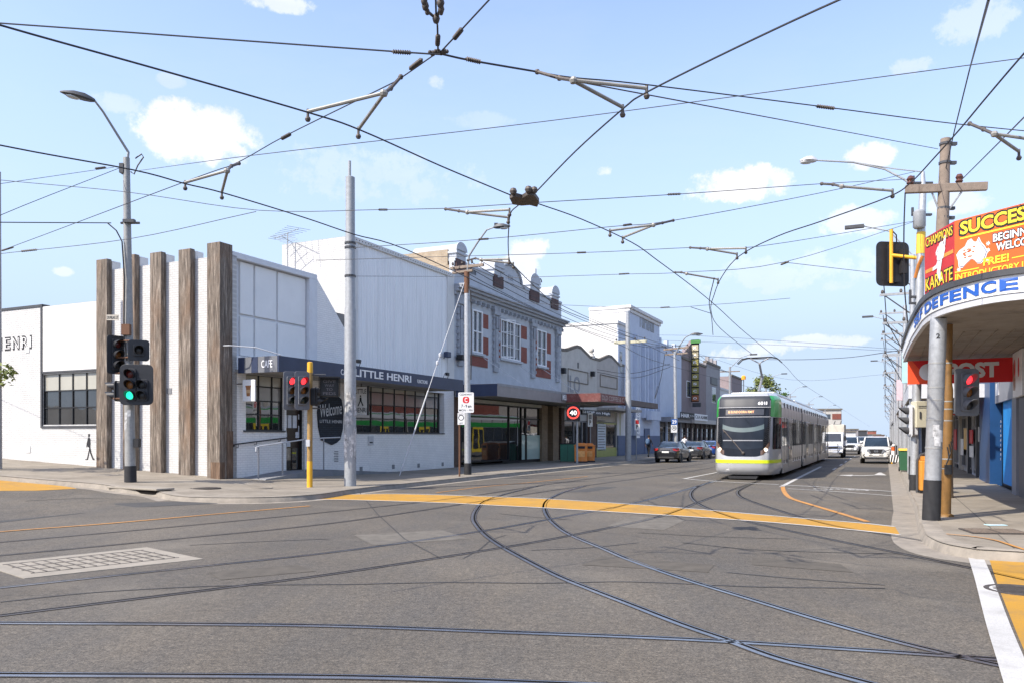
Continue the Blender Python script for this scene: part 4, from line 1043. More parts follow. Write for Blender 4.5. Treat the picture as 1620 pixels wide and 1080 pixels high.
# ------------------------------------------------------------------ cream shop with two gables
o = V2.world(WV+.04, 0)
V3 = Fac(o.x, o.y, HEAD)
crm = thing('shop_building', 'low cream and taupe shop pair with two small parapet gables and round finials', 'building', (o.x, o.y, 0), HEAD)
W3 = V3.x(988); xm3 = V3.x(944)
ol = [(887.5,554),(896.7,554.8),(913,549),(919,551),(933.7,566),(943.5,569)]
ol2 = [(943.5,569),(948.6,570.4),(963.4,563.7),(967.8,565.2),(979.7,577.8),(988,579.3)]
def outl(f, L): return [f.uv(*p) for p in L]
for L, xa, xb, m in ((ol, 0, xm3, CREAM), (ol2, xm3, W3, CREAM2)):
    q = outl(V3, L); q[0] = (xa, q[0][1]); q[-1] = (xb, q[-1][1])
    mb = MB(); mb.prism([(xb, 3.9), (xa, 3.9)]+q, 0, .35, 'y'); build('gabled_parapet', mb, m, crm)
    mb = MB()
    mb.tube([(a, .1, b+.06) for a, b in q], .17, 4); build('parapet_coping', mb, COPING, crm)
mb = MB(); mb.box(.02, W3-.02, .36, 16, -.2, V3.uv(950, 590)[1]); build('rear_body', mb, TOPB, crm)
def finial(px, py, h):
    x, z = V3.uv(px, py); mb = MB(); mb.lathe([(.3, 0), (.3, .2), (.22, .28), (.2, h*.45), (.08, h*.5), (.1, h*.55)], (x, .15, z), 10); mb.ball((x, .15, z+h*.75), h*.26, 10); return build('finial', mb, CREAM, crm, smooth=40)
finial(938.5, 567, .9); finial(981.5, 578, 1.15)
mb = MB()
for r in (V3.rect(898, 585, 930, 604), V3.rect(949, 594, 976, 612)):
    mb.box(r[0], r[1], -.05, 0, r[3]-.06, r[3]); mb.box(r[0], r[0]+.06, -.05, 0, r[2], r[3]-.06); mb.box(r[1]-.06, r[1], -.05, 0, r[2], r[3]-.06)
    mb.box(r[0], r[1], -.05, 0, r[2]-.06, r[2])
build('panel_moulding', mb, COPING, crm)
r = V3.rect(913.6, 573, 915.2, 582); build('slot_vent', MB().box(r[0], r[1], -.02, 0, r[2], r[3]), INK, crm)
for px, py in ((888.8, 586), (935, 591)):
    a, b = V3.uv(px, py); build('wall_lamp_box', MB().box(a-.18, a+.18, -.3, -.02, b-.2, b+.2), INK, crm)
mb = MB(); a, b = V3.uv(898, 608); mb.text('ILO', flat_xz(a, a+2.6, b-.55, b+.75, -.004), .02, .02); build('wall_lettering', mb, MIDGREY, crm)
D3 = 4.95
aw3, f3 = awning(crm, V3, V3.x(950, -D3), V3.x(998, -D3), D3, 4.02, 4.55, MAROON)
xa, xb = V3.x(952, -D3), V3.x(996, -D3); mb = MB(); mb.text('OLD COFFEE & CAKES', flat_xz(xa, xb, 4.14, 4.44, -D3-.001), .0, .006); build('faded_lettering', mb, M('faded_white', (.42,.36,.34), .8, var=.4, scale=12), f3)
f3b = build('shaded_fascia', MB().box(V3.x(998, -D3)+.01, V3.x(1041, -D3), -D3, -D3+.5, 4.0, 4.4), M('shaded_fascia_brown', (.095,.07,.065), .6, var=.3), aw3)  # same awning's fascia carried on, its shade put into a darker brown
mb = MB(); mb.box(xm3, W3, -1.6, .0, 3.95, 4.15); build('soffit_edge', mb, SOFFIT, crm)
# shopfronts
mb = MB(); mb.box(0, V3.x(893), 0, .4, -.1, 3.9); mb.box(V3.x(934), V3.x(944), .0, .4, -.1, 3.9); build('brick_pier', mb, DBRICK, crm)
mb = MB(); mb.box(V3.x(893), xm3, .3, .35, 3.05, 3.9); mb.box(xm3, W3, .3, .35, 3.05, 3.9); build('timber_transom', mb, CREAM, crm)
shopwin(crm, V3.x(893), V3.x(912), .3, 3.0, .25, (), None, MIDGREY); shopwin(crm, V3.x(913), V3.x(934), .3, 3.0, .3, [V3.x(926)], None, MIDGREY)
mb = MB(); mb.box(V3.x(893), V3.x(934), .2, .5, -.1, .3); build('stall_riser', mb, M('green_tiles', (.05,.12,.085), .4), crm)
r = V3.rect(946, 668, 982, 727); GRN = M('lime_green_frame', (.36,.37,.10), .5, var=.1)
w_ = shopwin(crm, r[0], r[1], .75, r[3], .2, (), None, GRN, GLS, .12)
mb = MB(); mb.box(r[0], r[1], .14, .3, .1, .75); mb.box(r[1], r[1]+.28, .1, .3, -.1, 3.9); build('lime_panel', mb, GRN, crm)
rr_ = V3.rect(948, 670, 961, 712); mb = MB(); mb.box(rr_[0], rr_[1], .14, .16, rr_[2], rr_[3]); bdm = build('menu_board', mb, M('pale_menu', (.55,.60,.64), .6, var=.05), crm)
mb = MB()
for k in range(11): mb.box(rr_[0]+.15, rr_[1]-.15-.3*(k % 3 == 0), .13, .139, rr_[2]+.25+k*.22, rr_[2]+.31+k*.22)
build('menu_print', mb, DKGREY, bdm)
r = V3.rect(919.5, 648.6, 965, 656.6, -1.2); sb = build('hanging_board', MB().box(r[0], r[1], -1.25, -1.15, r[2], r[3]), INK, crm)
mb = MB(); mb.text('SHOP on High', flat_xz(r[0]+.15, r[1]-.2, r[2]+.08, r[3]-.08, -1.251), .01, .006); build('lettering', mb, LETTER, sb)
mb = MB()
for x in (r[0]+.4, r[1]-.4): mb.tube([(x, -1.2, r[3]), (x, -1.2, 4.05)], .02, 5)
build('hanging_rods', mb, BLACK, sb)

# ------------------------------------------------------------------ white theatre-like hall
o = V3.world(W3+.05, 0)
V4 = Fac(o.x, o.y, HEAD)
hall = thing('hall_building', 'tall white stepped hall with vertical fins and faded lettering on its street front', 'building', (o.x, o.y, 0), HEAD)
W4 = V4.x(1043); xw = V4.x(994)
zt4 = V4.uv(1020, 496)[1]; zw4 = V4.uv(968, 507)[1]
yw = V4.hit(897, 560, 'x', 0).y
mb = MB(); mb.box(-1.9, xw, .1, min(yw, 14), -.2, zw4); build('side_wing', mb, WHITE, hall)
mb = MB(); mb.box(-1.97, xw, -.0, min(yw, 14), zw4, zw4+.25); build('wing_coping', mb, WHITE, hall)
mb = MB(); mb.box(-1.9, xw, .0, .1, 4.1, zw4-.4); build('wing_front', mb, BLUEW, hall)  # street face of the white wing, its shade put in as blue-grey
yt = V4.hit(932, 520, 'x', xw).y
mb = MB(); mb.box(xw, W4, .05, min(yt, 9), -.2, zt4-.3); build('tower', mb, WHITE, hall)
mb = MB(); mb.box(xw, W4, -.02, .05, 1.3, zt4-.3); build('street_front', mb, BLUEW, hall)
mb = MB(); mb.box(xw-.12, W4+.35, -.3, min(yt, 9), zt4-.3, zt4); mb.box(xw-.05, W4+.15, -.15, min(yt, 9), zt4-.6, zt4-.3); build('cornice', mb, WHITE, hall, bev=.03)
zf0 = V4.uv(1018, 545)[1]
for k, px in enumerate((1003, 1008, 1015, 1021, 1028, 1034, 1039)):
    x = V4.x(px); mb = MB(); mb.box(x-.17, x+.17, -.28 if k % 2 else -.4, -.02, 3.6, zf0+(.6 if k in (0, 6) else 0)); build('fin', mb, BLUEW, hall)
mb = MB(); a, b = V4.uv(1010, 514)[0], V4.uv(1034, 514)[0]; z = V4.uv(1022, 514)[1]
mb.text('Turnbull', flat_xz(a, b, z-.5, z+.9, -.022), .02, .03); build('faded_lettering', mb, MIDGREY, hall)
mb = MB(); mb.box(xw-.02, W4, -.10, -.02, -.2, 1.9); build('plinth', mb, BLUEP, hall)
mb = MB(); mb.box(-1.9, xw-.02, .0, .1, -.2, 1.9); mb.box(V4.x(1018), V4.x(1026), -.14, -.1, .1, 2.6); build('plinth_left', mb, BLUEP, hall)
r = V4.rect(1016, 650, 1032, 664); build('box_sign', MB().box(r[0], r[1], -.9, -.42, r[2], r[3]), BLUEW, hall)
r = V4.rect(999.5, 642, 1005, 692); bn = build('vertical_banner', MB().box(r[0]-.15, r[1]-.15, -.5, -.42, r[2], r[3]), SIGW, hall)
mb = MB()
for k, ch in enumerate('NOWOPEN'):
    z = r[3]-.25-k*(r[3]-r[2]-.3)/7; mb.text(ch, flat_xz(r[0]+.05, r[1]-.35, z-.25, z, -.502), .01, .004)
build('lettering', mb, BLUEP, bn)
build('window', MB().box(-1.4, -.8, -.02, .1, V4.uv(976, 570)[1]-.9, V4.uv(976, 570)[1]+.9), GLSB, hall)
build('red_brick_rear', MB().box(-12, -2.0, 9, 14.5, -.2, V4.hit(885, 533, 'y', 9).z), OBRICK, hall)

# ------------------------------------------------------------------ further shops on the left side
def shop(name, label, x0px, x1px, py_top, m, ztop=None, depth=14, aw=None, fasc=None, ztext=None, d=3.0):
    global VX_
    f = VX_; xa = 0; xb = f.x(x1px) if isinstance(x1px, (int, float)) and x1px > 500 else x1px
    o_ = f.o; t = thing(name, label, 'building', (o_.x, o_.y, 0), HEAD)
    zt = ztop or f.uv((x0px+x1px)/2, py_top)[1]
    build('upper_wall', MB().box(0, xb, 0, depth, 3.6, zt), m, t)
    mb = MB(); mb.box(-.02, xb+.02, -.12, .4, zt, zt+.3); build('parapet_coping', mb, COPING if m in (MAUVE, GREYW) else m, t, bev=.02)
    build('lower_body', MB().box(.02, xb-.02, .5, depth, -.2, 3.6), TOPB, t)
    n_ = max(2, int(xb/2.5))
    mb = MB()
    for k in range(n_+1): x = xb*k/n_; mb.box(max(0, x-.2), min(xb, x+.2), 0, .5, -.2, 3.6)
    build('shop_piers', mb, m, t)
    for k in range(n_): shopwin(t, xb*k/n_+.22, xb*(k+1)/n_-.22, .4, 2.9, .2, (), 2.3, DKGREY)
    mb = MB(); mb.box(.02, xb-.02, .15, .5, 2.9, 3.6); mb.box(.02, xb-.02, .18, .5, -.2, .4); build('stall_riser', mb, fasc or DKGREY, t)
    if aw: awning(t, f, .1, xb-.1, d, 3.35, 3.85, aw)
    nx = f.world(xb+.05, 0); VX_ = Fac(nx.x, nx.y, HEAD)
    return t, f, xb, zt
o = V4.world(W4+.05, 0); VX_ = Fac(o.x, o.y, HEAD)
t5, f5, w5, z5 = shop('shop_building', 'plain pale blue shop beside the white hall, with bare upper wall', 1044, 1078, 553, BLUEW, aw=MIDGREY, d=1.2)
mb = MB()
for px in (1047, 1058, 1070): a = f5.x(px); mb.box(a-.3, a+.3, .1, .5, z5+.3, z5+.9)
build('parapet_stub', mb, BLUEW, t5)
t6, f6, w6, z6 = shop('shop_building', 'mauve brown shop with raked parapet and tall vertical letter sign', 1078, 1117, 574, MAUVE, aw=CREAM, d=1.5, ztop=None)
mb = MB(); pk = f6.uv(1098, 538); mb.prism([(0, z6+.3), (pk[0], pk[1]), (pk[0]+.6, pk[1]), (w6*.62, z6+.3)], .02, .5, 'y'); build('raked_parapet', mb, MAUVE, t6)
for px in (1086,):
    r = f6.rect(px, 602, px+6, 628); w_ = build('window', MB().box(r[0], r[1], -.05, .0, r[2], r[3]), SASH, t6); build('pane', MB().box(r[0]+.08, r[1]-.08, -.06, -.05, r[2]+.08, r[3]-.08), GLSB, w_)
# vertical sign of letter boxes, projecting over the footpath
q0 = f6.hit(1100, 600, 'y', -.4); q1 = f6.hit(1112, 600, 'y', -.4)
xs_ = f6.x(1104, -.9); zs0 = f6.uv(1105, 634, -.9)[1]; zs1 = f6.uv(1105, 544, -.9)[1]
GSG = M('olive_sign_box', (.28,.25,.07), .5, var=.2); CSG = M('cream_sign_box', (.42,.37,.24), .5, var=.15); RSG = M('rust_sign_box', (.34,.12,.05), .5, var=.2); GTOP = M('green_sign_box', (.06,.22,.05), .5)
vs = build('vertical_sign', MB().box(xs_-.02, xs_+.10, -1.05, -.1, zs0-.1, zs1+.5), BLACK, t6)
n_ = 8
for k in range(n_):
    zb_ = zs1-(k+1)*(zs1-zs0)/n_; zt_ = zb_+(zs1-zs0)/n_-.16
    bx = build('letter_box', MB().box(xs_-.28, xs_-.02, -1.0, -.25, zb_, zt_), (CSG if k < 2 else RSG if k == 7 else GSG), vs)
    mb = MB(); mb.text('KARGOSCO'[k], lambda a, b, d: (xs_-.285-d, -.40-.45*a, zb_+.2+(zt_-zb_-.4)*b), .03, .01); build('letter', mb, LETTER, bx)
build('top_box', MB().box(xs_-.3, xs_+.0, -1.25, -.1, zs1+.05, zs1+.42), GTOP, vs)
build('bottom_box', MB().box(xs_-.3, xs_+.0, -1.3, -.3, zs0-.7, zs0-.2), DKGREY, vs)
r = f6.rect(1075, 654, 1097, 661, -1.5); hb = build('hair_board', MB().box(r[0], r[1], -1.62, -1.56, r[2]-.05, r[3]+.15), INK, t6); mb = MB(); mb.text('HAIR', flat_xz(r[0]+.2, r[0]+(r[1]-r[0])*.62, r[2]+.08, r[3], -1.621), .02, .01); mb.text('by Amy', flat_xz(r[0]+(r[1]-r[0])*.68, r[1]-.1, r[2]+.25, r[3]-.1, -1.621), .01, .01); build('lettering', mb, LETTER, hb)
r = f6.rect(1098, 656, 1118, 664, -1.5); hb = build('shop_board', MB().box(r[0], r[1], -1.62, -1.56, r[2]-.05, r[3]+.1), SIGW, t6); mb = MB(); mb.text('C & A ALARMS', flat_xz(r[0]+.15, r[1]-.15, r[2]+.15, r[3]-.05, -1.621), .02, .01); build('lettering', mb, INK, hb)
t7, f7, w7, z7 = shop('shop_building', 'warm grey two storey shop with crenellated parapet at the end of the visible row', 1118, 1139, 578, GREYW, aw=DKGREY, d=2.4)
for px in (1121, 1127, 1133):
    a = f7.x(px); build('parapet_block', MB().box(a-.3, a+.3, -.05, .4, z7+.3, z7+.9), GREYW, t7)
r = f7.rect(1126, 612, 1132, 637); w_ = build('window', MB().box(r[0], r[1], -.05, .0, r[2], r[3]), SASH, t7); build('pane', MB().box(r[0]+.1, r[1]-.1, -.06, -.05, r[2]+.1, r[3]-.1), GLSB, w_)
r = f7.rect(1124, 597, 1134, 608); build('wall_sign', MB().box(r[0], r[1], -.1, 0, r[2], r[3]), DKGREY, t7)
WRED = M('tile_red', (.28,.10,.07), .8)
rest = [('white flat roofed shop behind the tram', 9, 8.5, WHITE), ('brown topped block behind the tram roof', 10, 11, MAUVE), ('cream shop far along the left side', 14, 8, CREAM), ('grey shop far along the left side', 16, 8.5, GREYW),
        ('white shop far along the left side', 20, 7.5, WHITE), ('red brick shop far along the left side', 26, 9, RBRICK), ('pale shop at the far left end of the street', 40, 8, CREAM2)]
for lab, wd, zt, m in rest: shop('shop_building', lab, 0, wd, 0, m, ztop=zt, aw=DKGREY, d=2.5)

def block(label, px0, px1, py0, Y, m, bands=0, cat='building', depth=14, glassm=GLSB, ):
    a, b = A(px0, py0, Y), A(px1, py0, Y); wd = b.x-a.x; zt = a.z
    t = thing('city_building', label, cat, (a.x, Y, 0), R(-8))
    build('walls', MB().box(0, wd, 0, depth, -.5, zt), m, t); build('roof_edge', MB().box(-.3, wd+.3, -.3, depth+.3, zt, zt+.5), COPING, t)
    for k in range(bands):
        z = zt-2.2-k*3.4
        if z < 3: break
        n_ = max(2, int(wd/3))
        for j in range(n_): build('window', MB().box(wd*(j+.15)/n_, wd*(j+.85)/n_, -.05, 0, z-.9, z+.8), glassm, t)
    return t
tb = block('cream apartment block with red and dark window bands beyond the truck', 1286, 1329, 648, 270, CREAM, 3, depth=20)
build('red_band', MB().box(6.3, 9.2, -.12, -.06, 7.7, 9.6), RBRICK, tb); build('dark_side', MB().box(9.3, 9.36, 0, 20, 0, 10.5), DKGREY, tb)
block('grey tower block far down the street beyond the small hatchback', 1358, 1371, 681, 420, DKGREY, 2)
block('small dark flat block on the far skyline above the second white car', 1346, 1357, 679, 380, GREYW, 1)
block('low pale store far down the street on the left', 1339, 1353, 683, 300, WHITE, 0)
block('small red brick tower on the far horizon above the big white car', 1381, 1386, 681.5, 600, WRED, 0)
block('low red roofed shed on the far horizon right of the brick tower', 1392, 1399, 688, 500, WRED, 0)
block('long low grey warehouse on the horizon at the street end', 1364, 1392, 687, 560, MIDGREY, 0)

# ------------------------------------------------------------------ right corner building with curved awning
ro = UV(60, 3.35)
RF = Fac(ro[0], ro[1], HEAD+math.pi)
cb = thing('corner_shop', 'right corner shop with curved signed awning, post office sign and blue doorway', 'building', (ro[0], ro[1], 0), HEAD+math.pi)
def U(u): return 60-u
def uvl(u, v, z=0): return Vector((60-u, v-3.35, z))
XR = U(19.6)
build('upper_wall', MB().box(U(33.5), XR, .02, 14, 4.1, 7.0), CREAM2, cb)
GRP = M('grey_shop_paint', (.22,.225,.25), .5, var=.1); NVY = M('navy_pillar', (.012,.055,.16), .4, var=.15); BLU = M('bright_blue_door', (.012,.24,.62), .6, var=.12)
mb = MB(); mb.box(U(33.5), XR, .9, 14, -.1, 4.1); build('lower_body', mb, TOPB, cb)
def col(a, b, y0, y1, m, nm, z0=.1, z1=4.1, par=None): return build(nm, MB().box(RF.x(a), RF.x(b), y0, y1, z0, z1), m, par or cb)
col(1552, 1568.5, -.05, .9, NVY, 'navy_pillar'); 
bl = col(1575, 1597, .22, .28, BLU, 'blue_door', .25, 3.0)
mb = MB()
for k in range(9): a = RF.x(1583, .22); mb.box(a-.02, a+.1+.05*(k % 3), .212, .219, 1.0+k*.16, 1.08+k*.16)
build('door_lettering', mb, LETTER, bl)
col(1569, 1599, .2, .9, M('navy_header', (.05,.07,.12), .4), 'door_header', 3.02, 4.1); col(1569, 1574.5, .3, .8, BLACK, 'dark_reveal'); col(1574.5, 1599, .3, .85, BLACK, 'dark_reveal', .0, .25)
col(1597.5, 1602, .1, .8, NVY, 'navy_pillar'); col(1602, 1609, -.02, .9, GRP, 'grey_pillar'); col(1612, 1680, .0, .8, M('charcoal_shop_paint', (.10,.10,.115), .5, var=.1), 'charcoal_wall'); col(1609, 1612, .1, .8, LTGREY, 'pale_strip')
r = RF.rect(1575, 622, 1600, 648, .1)
a = build('shop_sign', MB().box(RF.x(1574, .1), RF.x(1601, .1), .1, .19, 2.95, 3.75), GRP, cb)
mb = MB(); xa = RF.x(1576, .1)
for k in range(5): mb.box(xa+.16*k, xa+.13+.16*k, .085, .098, 3.2, 3.62)
build('sign_letter_panel', mb, SIGW, a)
col(1505, 1510, .1, .8, DKGREY, 'frame_post'); 
for a, b in ((1533.5, 1542.5), (1543, 1551.5)):
    shopwin(cb, RF.x(a), RF.x(b), .15, 2.75, .15, (), None, LTGREY)
for a, b in ((1490, 1504), (1505, 1517), (1518, 1532.5)):
    shopwin(cb, RF.x(a), RF.x(b), .35, 2.75, .15, [(RF.x(a)+RF.x(b))/2], None, MIDGREY)
mb = MB(); mb.box(U(33.5), RF.x(1551.5), .1, .9, 2.76, 4.1); build('shop_header', mb, GRP, cb)
mb = MB(); mb.box(U(33.5), RF.x(1533), .16, .9, -.1, .35); mb.box(RF.x(1533), RF.x(1552), .16, .9, -.1, .15); build('stall_riser', mb, DKGREY, cb)
for a, b, z0_, z1_, c in ((1510,1514,1.1,2.2,REDL), (1521,1525,.9,1.7,SIGW), (1526,1531,1.2,2.2,YARM), (1535,1540,1.5,2.1,REDL), (1535,1541,.9,1.4,SIGW), (1545,1550,1.6,2.2,SIGW), (1545,1549,.8,1.3,BLUEP), (1500,1503,1.0,2.0,SIGW), (1493,1497,1.2,2.1,BLUEP)):
    build('window_poster', MB().box(RF.x(a, .1), RF.x(b, .1), .06, .09, z0_, z1_), c, cb)
# awning along the kerb and round the corner
path = [(27.6,.535),(26.3,.55),(24.7,.57),(22,.62),(19.8,.70),(18.6,.76),(17.7,.88),(17.0,1.08),(16.55,1.32),(16.1,1.65),(15.85,2.1),(15.7,3.0),(15.6,5),(15.55,9)]
pth = catmull([uvl(u, v) for u, v in path], 5)
Z0, Z1, Z2, Z3 = 4.13, 4.24, 4.55, 4.66
mb = MB()
inn = [Vector((p.x, max(p.y, .0) if p.x < XR else p.y, 0)) for p in pth]
back = [Vector((min(p.x, XR), 0.0 if p.x <= XR else 0.0, 0)) for p in pth]
rowsA = [(p.x, p.y, Z0) for p in pth]; rowsB = [(min(p.x, XR+.02) if p.y < 3 else XR+.02, 0.05 if p.y < .05 else p.y, Z0) for p in pth]
mb.grid([rowsA, rowsB]); mb.grid([[(a, b, Z0+.3) for a, b, _ in rowsB], [(a, b, Z0+.3) for a, b, _ in rowsA]])
SOF2 = M('stained_awning_soffit', (.27,.235,.20), .8, var=.2, scale=1.5, stain=(.12,.09,.07), stain_amt=.6)
aw = build('awning', mb, SOF2, cb)
mb = MB()                                        # soffit boards' battens
for k in range(9): v = -2.4+.32*k; mb.box(U(27.5), U(20.2), v-.012, v+.012, Z0-.02, Z0-.002)
build('soffit_battens', mb, SOF2, aw)
def fascia(z0, z1, d, m, nm):
    o_ = offs(pth, -d) ; mb = MB(); i_ = offs(pth, .05)
    mb.grid([[(p.x, p.y, z0) for p in o_], [(p.x, p.y, z1) for p in o_]]); mb.grid([[(p.x, p.y, z1) for p in o_], [(p.x, p.y, z1) for p in i_]]); mb.grid([[(p.x, p.y, z0) for p in i_], [(p.x, p.y, z0) for p in o_]]); mb.grid([[(p.x, p.y, z1) for p in i_], [(p.x, p.y, z0) for p in i_]])
    return build(nm, mb, m, aw, smooth=40)
# outside of the path is towards the road
sgn = 1
fascia(Z0-.01, Z1, .03*1, LTGREY, 'lower_strip'); fb = fascia(Z1+.002, Z2, .05, SIGW, 'sign_band'); fascia(Z2+.002, Z3, .10, DKGREY, 'gutter_cap')
ls = [0]
op = offs(pth, -.055)
for a, b in zip(op, op[1:]): ls.append(ls[-1]+(b-a).length)
def along(s):
    j = 0
    while j < len(ls)-2 and ls[j+1] < s: j += 1
    k = (s-ls[j])/(ls[j+1]-ls[j]); p = op[j].lerp(op[j+1], k); t_ = (op[j+1]-op[j]).normalized(); return p, Vector((t_.y, -t_.x, 0))
def s_at(px):                                    # arc length where the band crosses a picture column
    best = 0; bd_ = 1e9
    for i in range(400):
        s = ls[-1]*i/400; p, _ = along(s); w_ = RF.world(p.x, p.y)
        q = CX+FPX*w_.x/w_.y
        if w_.y > 0 and abs(q-px) < bd_ : bd_ = abs(q-px); best = s
    return best
mb = MB()
sx = [s_at(p) for p in (1463, 1481, 1496.5, 1513, 1541, 1571, 1609.5)]
print('FASCIA', sx)
def band_text(ch, s0, s1, z0=Z1+.05, z1=Z2-.05):
    def fn(a, b, d):
        p, nrm = along(s0+(s1-s0)*a); p = p+nrm*(.004+d); return (p.x, p.y, z0+(z1-z0)*b)
    mb.text(ch, fn, .035, .006)
word = 'DEFENCE'
s0 = sx[0]; s1 = sx[-1]
wds = [1.05, .95, .9, .95, 1.08, 1.08, .95]; tot = sum(wds)
pxs = [1463, 1480, 1496, 1512, 1540, 1570, 1608, ]
edges = [(1463.5,1474),(1475,1485),(1487,1500.5),(1503.5,1520),(1524,1548),(1553,1577),(1582,1609)]
for ch, (a, b) in zip(word, edges): band_text(ch, s_at(a), s_at(b))
band_text('F', s_at(1463.5)-.75, s_at(1463.5)-.35); band_text('L', s_at(1463.5)-1.2, s_at(1463.5)-.85); band_text('E', s_at(1463.5)-1.7, s_at(1463.5)-1.3); band_text('S', s_at(1463.5)-2.3, s_at(1463.5)-1.8)
build('band_lettering', mb, M('blue_sign_letters', (.02,.10,.42), .5, var=.06), fb)
# sign boards standing on the awning
ORG = M('orange_sign', (.72,.115,.02), .5, var=.06); CRS = M('crimson_sign', (.50,.03,.03), .5, var=.12); YL = M('yellow_sign_letters', (.85,.62,.04), .5, var=.03)
wl_ = Vector((9.22,17.65,0)); wc = Vector((9.1,16.25,0)); we = wc+(Vector((9.72,15.0,0))-wc)*2.4
B0, B1 = 4.93, 6.22
def frame2(a, b): d = b-a; L_ = d.length; ang = math.atan2(d.y, d.x); return Fac(a.x, a.y, ang), L_
FA, LA = frame2(wl_, wc); FB, LB = frame2(wc, we)
def signthing(name, label, f, L_, m):
    t = thing(name, label, 'sign', (f.o.x, f.o.y, 0), f.a)
    build('panel', MB().box(0, L_, 0, .06, B0, B1), m, t); mb = MB()
    for x in (.1, L_-.1): mb.box(x-.03, x+.03, .07, .13, Z3-.35, B1-.1); mb.tube([(x, .1, B1-.3), (x, .9, Z3-.3)], .02, 5)
    build('sign_legs', mb, DKGREY, t); return t
ta = signthing('sign_board', 'narrow crimson karate sign with a kicking figure in white at the awning corner', FA, LA, CRS)
tb = signthing('sign_board', 'large orange self defence sign with yellow heading standing on the curved awning', FB, LB, ORG)
def ptx(t, f, items, nm, m, y=-.002):
    mb = MB()
    for s, a, b, c, d, e, bold in items:         # s, x0, z0, x1, z1 (fractions), slant rise, bold
        mb.text(s, lambda p, q, dd: (a+(c-a)*p, y-dd, b+(d-b)*q+e*p), bold, .004)
    return build(nm, mb, m, t)
hB = B1-B0
ptx(ta, FA, [('CHAMPIONS', .045, B0+.805*hB, LA-.045, B0+.995*hB, -.04, .09), ('KARATE', .045, B0+.045*hB, LA-.045, B0+.295*hB, .02, .09)], 'letter_edge', INK)
ptx(ta, FA, [('CHAMPIONS', .07, B0+.825*hB, LA-.07, B0+.975*hB, -.04, .0), ('KARATE', .07, B0+.065*hB, LA-.07, B0+.275*hB, .02, .0)], 'lettering', YL, -.008)
mb = MB(); mb.box(.05, LA*.5, -.006, 0, B0+.37*hB, B0+.43*hB); mb.box(LA*.55, LA-.05, -.006, 0, B0+.5*hB, B0+.56*hB); build('sign_stripe', mb, M('sign_orange_stripe', (.65,.28,.05), .5), ta)
mb = MB()
def fig(poly): mb.add([(LA*a, -.010, B0+hB*b) for a, b in poly], [tuple(range(len(poly)))])
fig([(.52,.76),(.60,.79),(.68,.76),(.72,.64),(.66,.5),(.52,.47),(.44,.52),(.46,.66)]); fig([(.5,.5),(.62,.48),(.56,.3),(.62,.14),(.54,.12),(.44,.3)]); fig([(.48,.52),(.42,.44),(.30,.42),(.30,.36),(.5,.38)]); fig([(.64,.74),(.7,.86),(.75,.85),(.72,.68)]); fig([(.48,.74),(.40,.64),(.42,.58),(.5,.66)])
build('kicking_figure', mb, M('figure_white', (.66,.66,.68), .7, var=.15, scale=5), ta)
mb = MB(); mb.lathe([(.001, 0), (.055, 0), (.055, .004), (.001, .004)], (LA*.6, -.012, B0+hB*.82), 10, 'y'); build('figure_head', mb, M('figure_dark', (.12,.07,.05), .7), ta)
e = LB/2.4                                        # visible width of the orange panel
def X(px): return FB.uv(px, 400)[0]
def Zb(px, py): return FB.uv(px, py)[1]
su = X(1519); sl_ = X(1604)
ptx(tb, FB, [('SUCCESS', X(1518.5)-.03, B0+.72*hB, X(1518.5)+(X(1618)-X(1518.5))*1.2+.02, B0+.985*hB, 0, .09)], 'letter_edge', INK)
ptx(tb, FB, [('SUCCESS', X(1519.5), B0+.75*hB, X(1519.5)+(X(1618)-X(1519.5))*1.19, B0+.955*hB, 0, .03), ('FREE!', X(1556), B0+.19*hB, X(1597), B0+.31*hB, 0, .03), ('INTRODUCTORY LESSONS', X(1512), B0+.045*hB, X(1512)+(X(1600)-X(1512))*1.75, B0+.145*hB, 0, .02)], 'lettering', YL, -.009)
ptx(tb, FB, [('BEGINNERS', X(1571)-.01, B0+.515*hB, X(1571)+.965, B0+.66*hB, 0, .09), ('WELCOME', X(1576)-.01, B0+.365*hB, X(1576)+.83, B0+.51*hB, 0, .09)], 'letter_edge', INK)
ptx(tb, FB, [('BEGINNERS', X(1571)+.008, B0+.525*hB, X(1571)+.945, B0+.645*hB, 0, .02), ('WELCOME', X(1576)+.008, B0+.375*hB, X(1576)+.812, B0+.495*hB, 0, .02)], 'white_lettering', LETTER, -.009)
mb = MB(); mb.box(X(1519), LB-.05, -.005, 0, B0+.685*hB, B0+.71*hB); mb.box(X(1511), X(1549), -.005, 0, B0+.17*hB, B0+.185*hB); mb.box(X(1601), LB-.1, -.005, 0, B0+.22*hB, B0+.235*hB); build('sign_rule', mb, YL, tb)
aus = [(.0,.55),(.1,.68),(.28,.78),(.36,.95),(.48,1),(.56,.88),(.66,.84),(.72,1),(.8,.8),(.92,.62),(1,.42),(.93,.22),(.8,.08),(.68,.1),(.6,.22),(.5,.3),(.34,.18),(.2,.05),(.08,.1),(.06,.32)]
ax0, ax1 = X(1515), X(1561); az0, az1 = B0+.22*hB, B0+.64*hB
cx_, cz_ = (ax0+ax1)/2, (az0+az1)/2
def amap(k): return [(cx_+(ax1-ax0)*(a-.5)*k, cz_+(az1-az0)*(b-.5)*k) for a, b in aus]
mb = MB(); mb.prism(amap(1.08), -.006, 0, 'y'); build('emblem_outline', mb, LETTER, tb)
mb = MB(); mb.prism(amap(1.02), -.009, -.0065, 'y'); build('emblem_edge', mb, M('emblem_navy', (.05,.05,.16), .5), tb)
mb = MB(); mb.prism(amap(.97), -.012, -.0095, 'y'); emb = build('map_emblem', mb, LETTER, tb)
mb = MB()
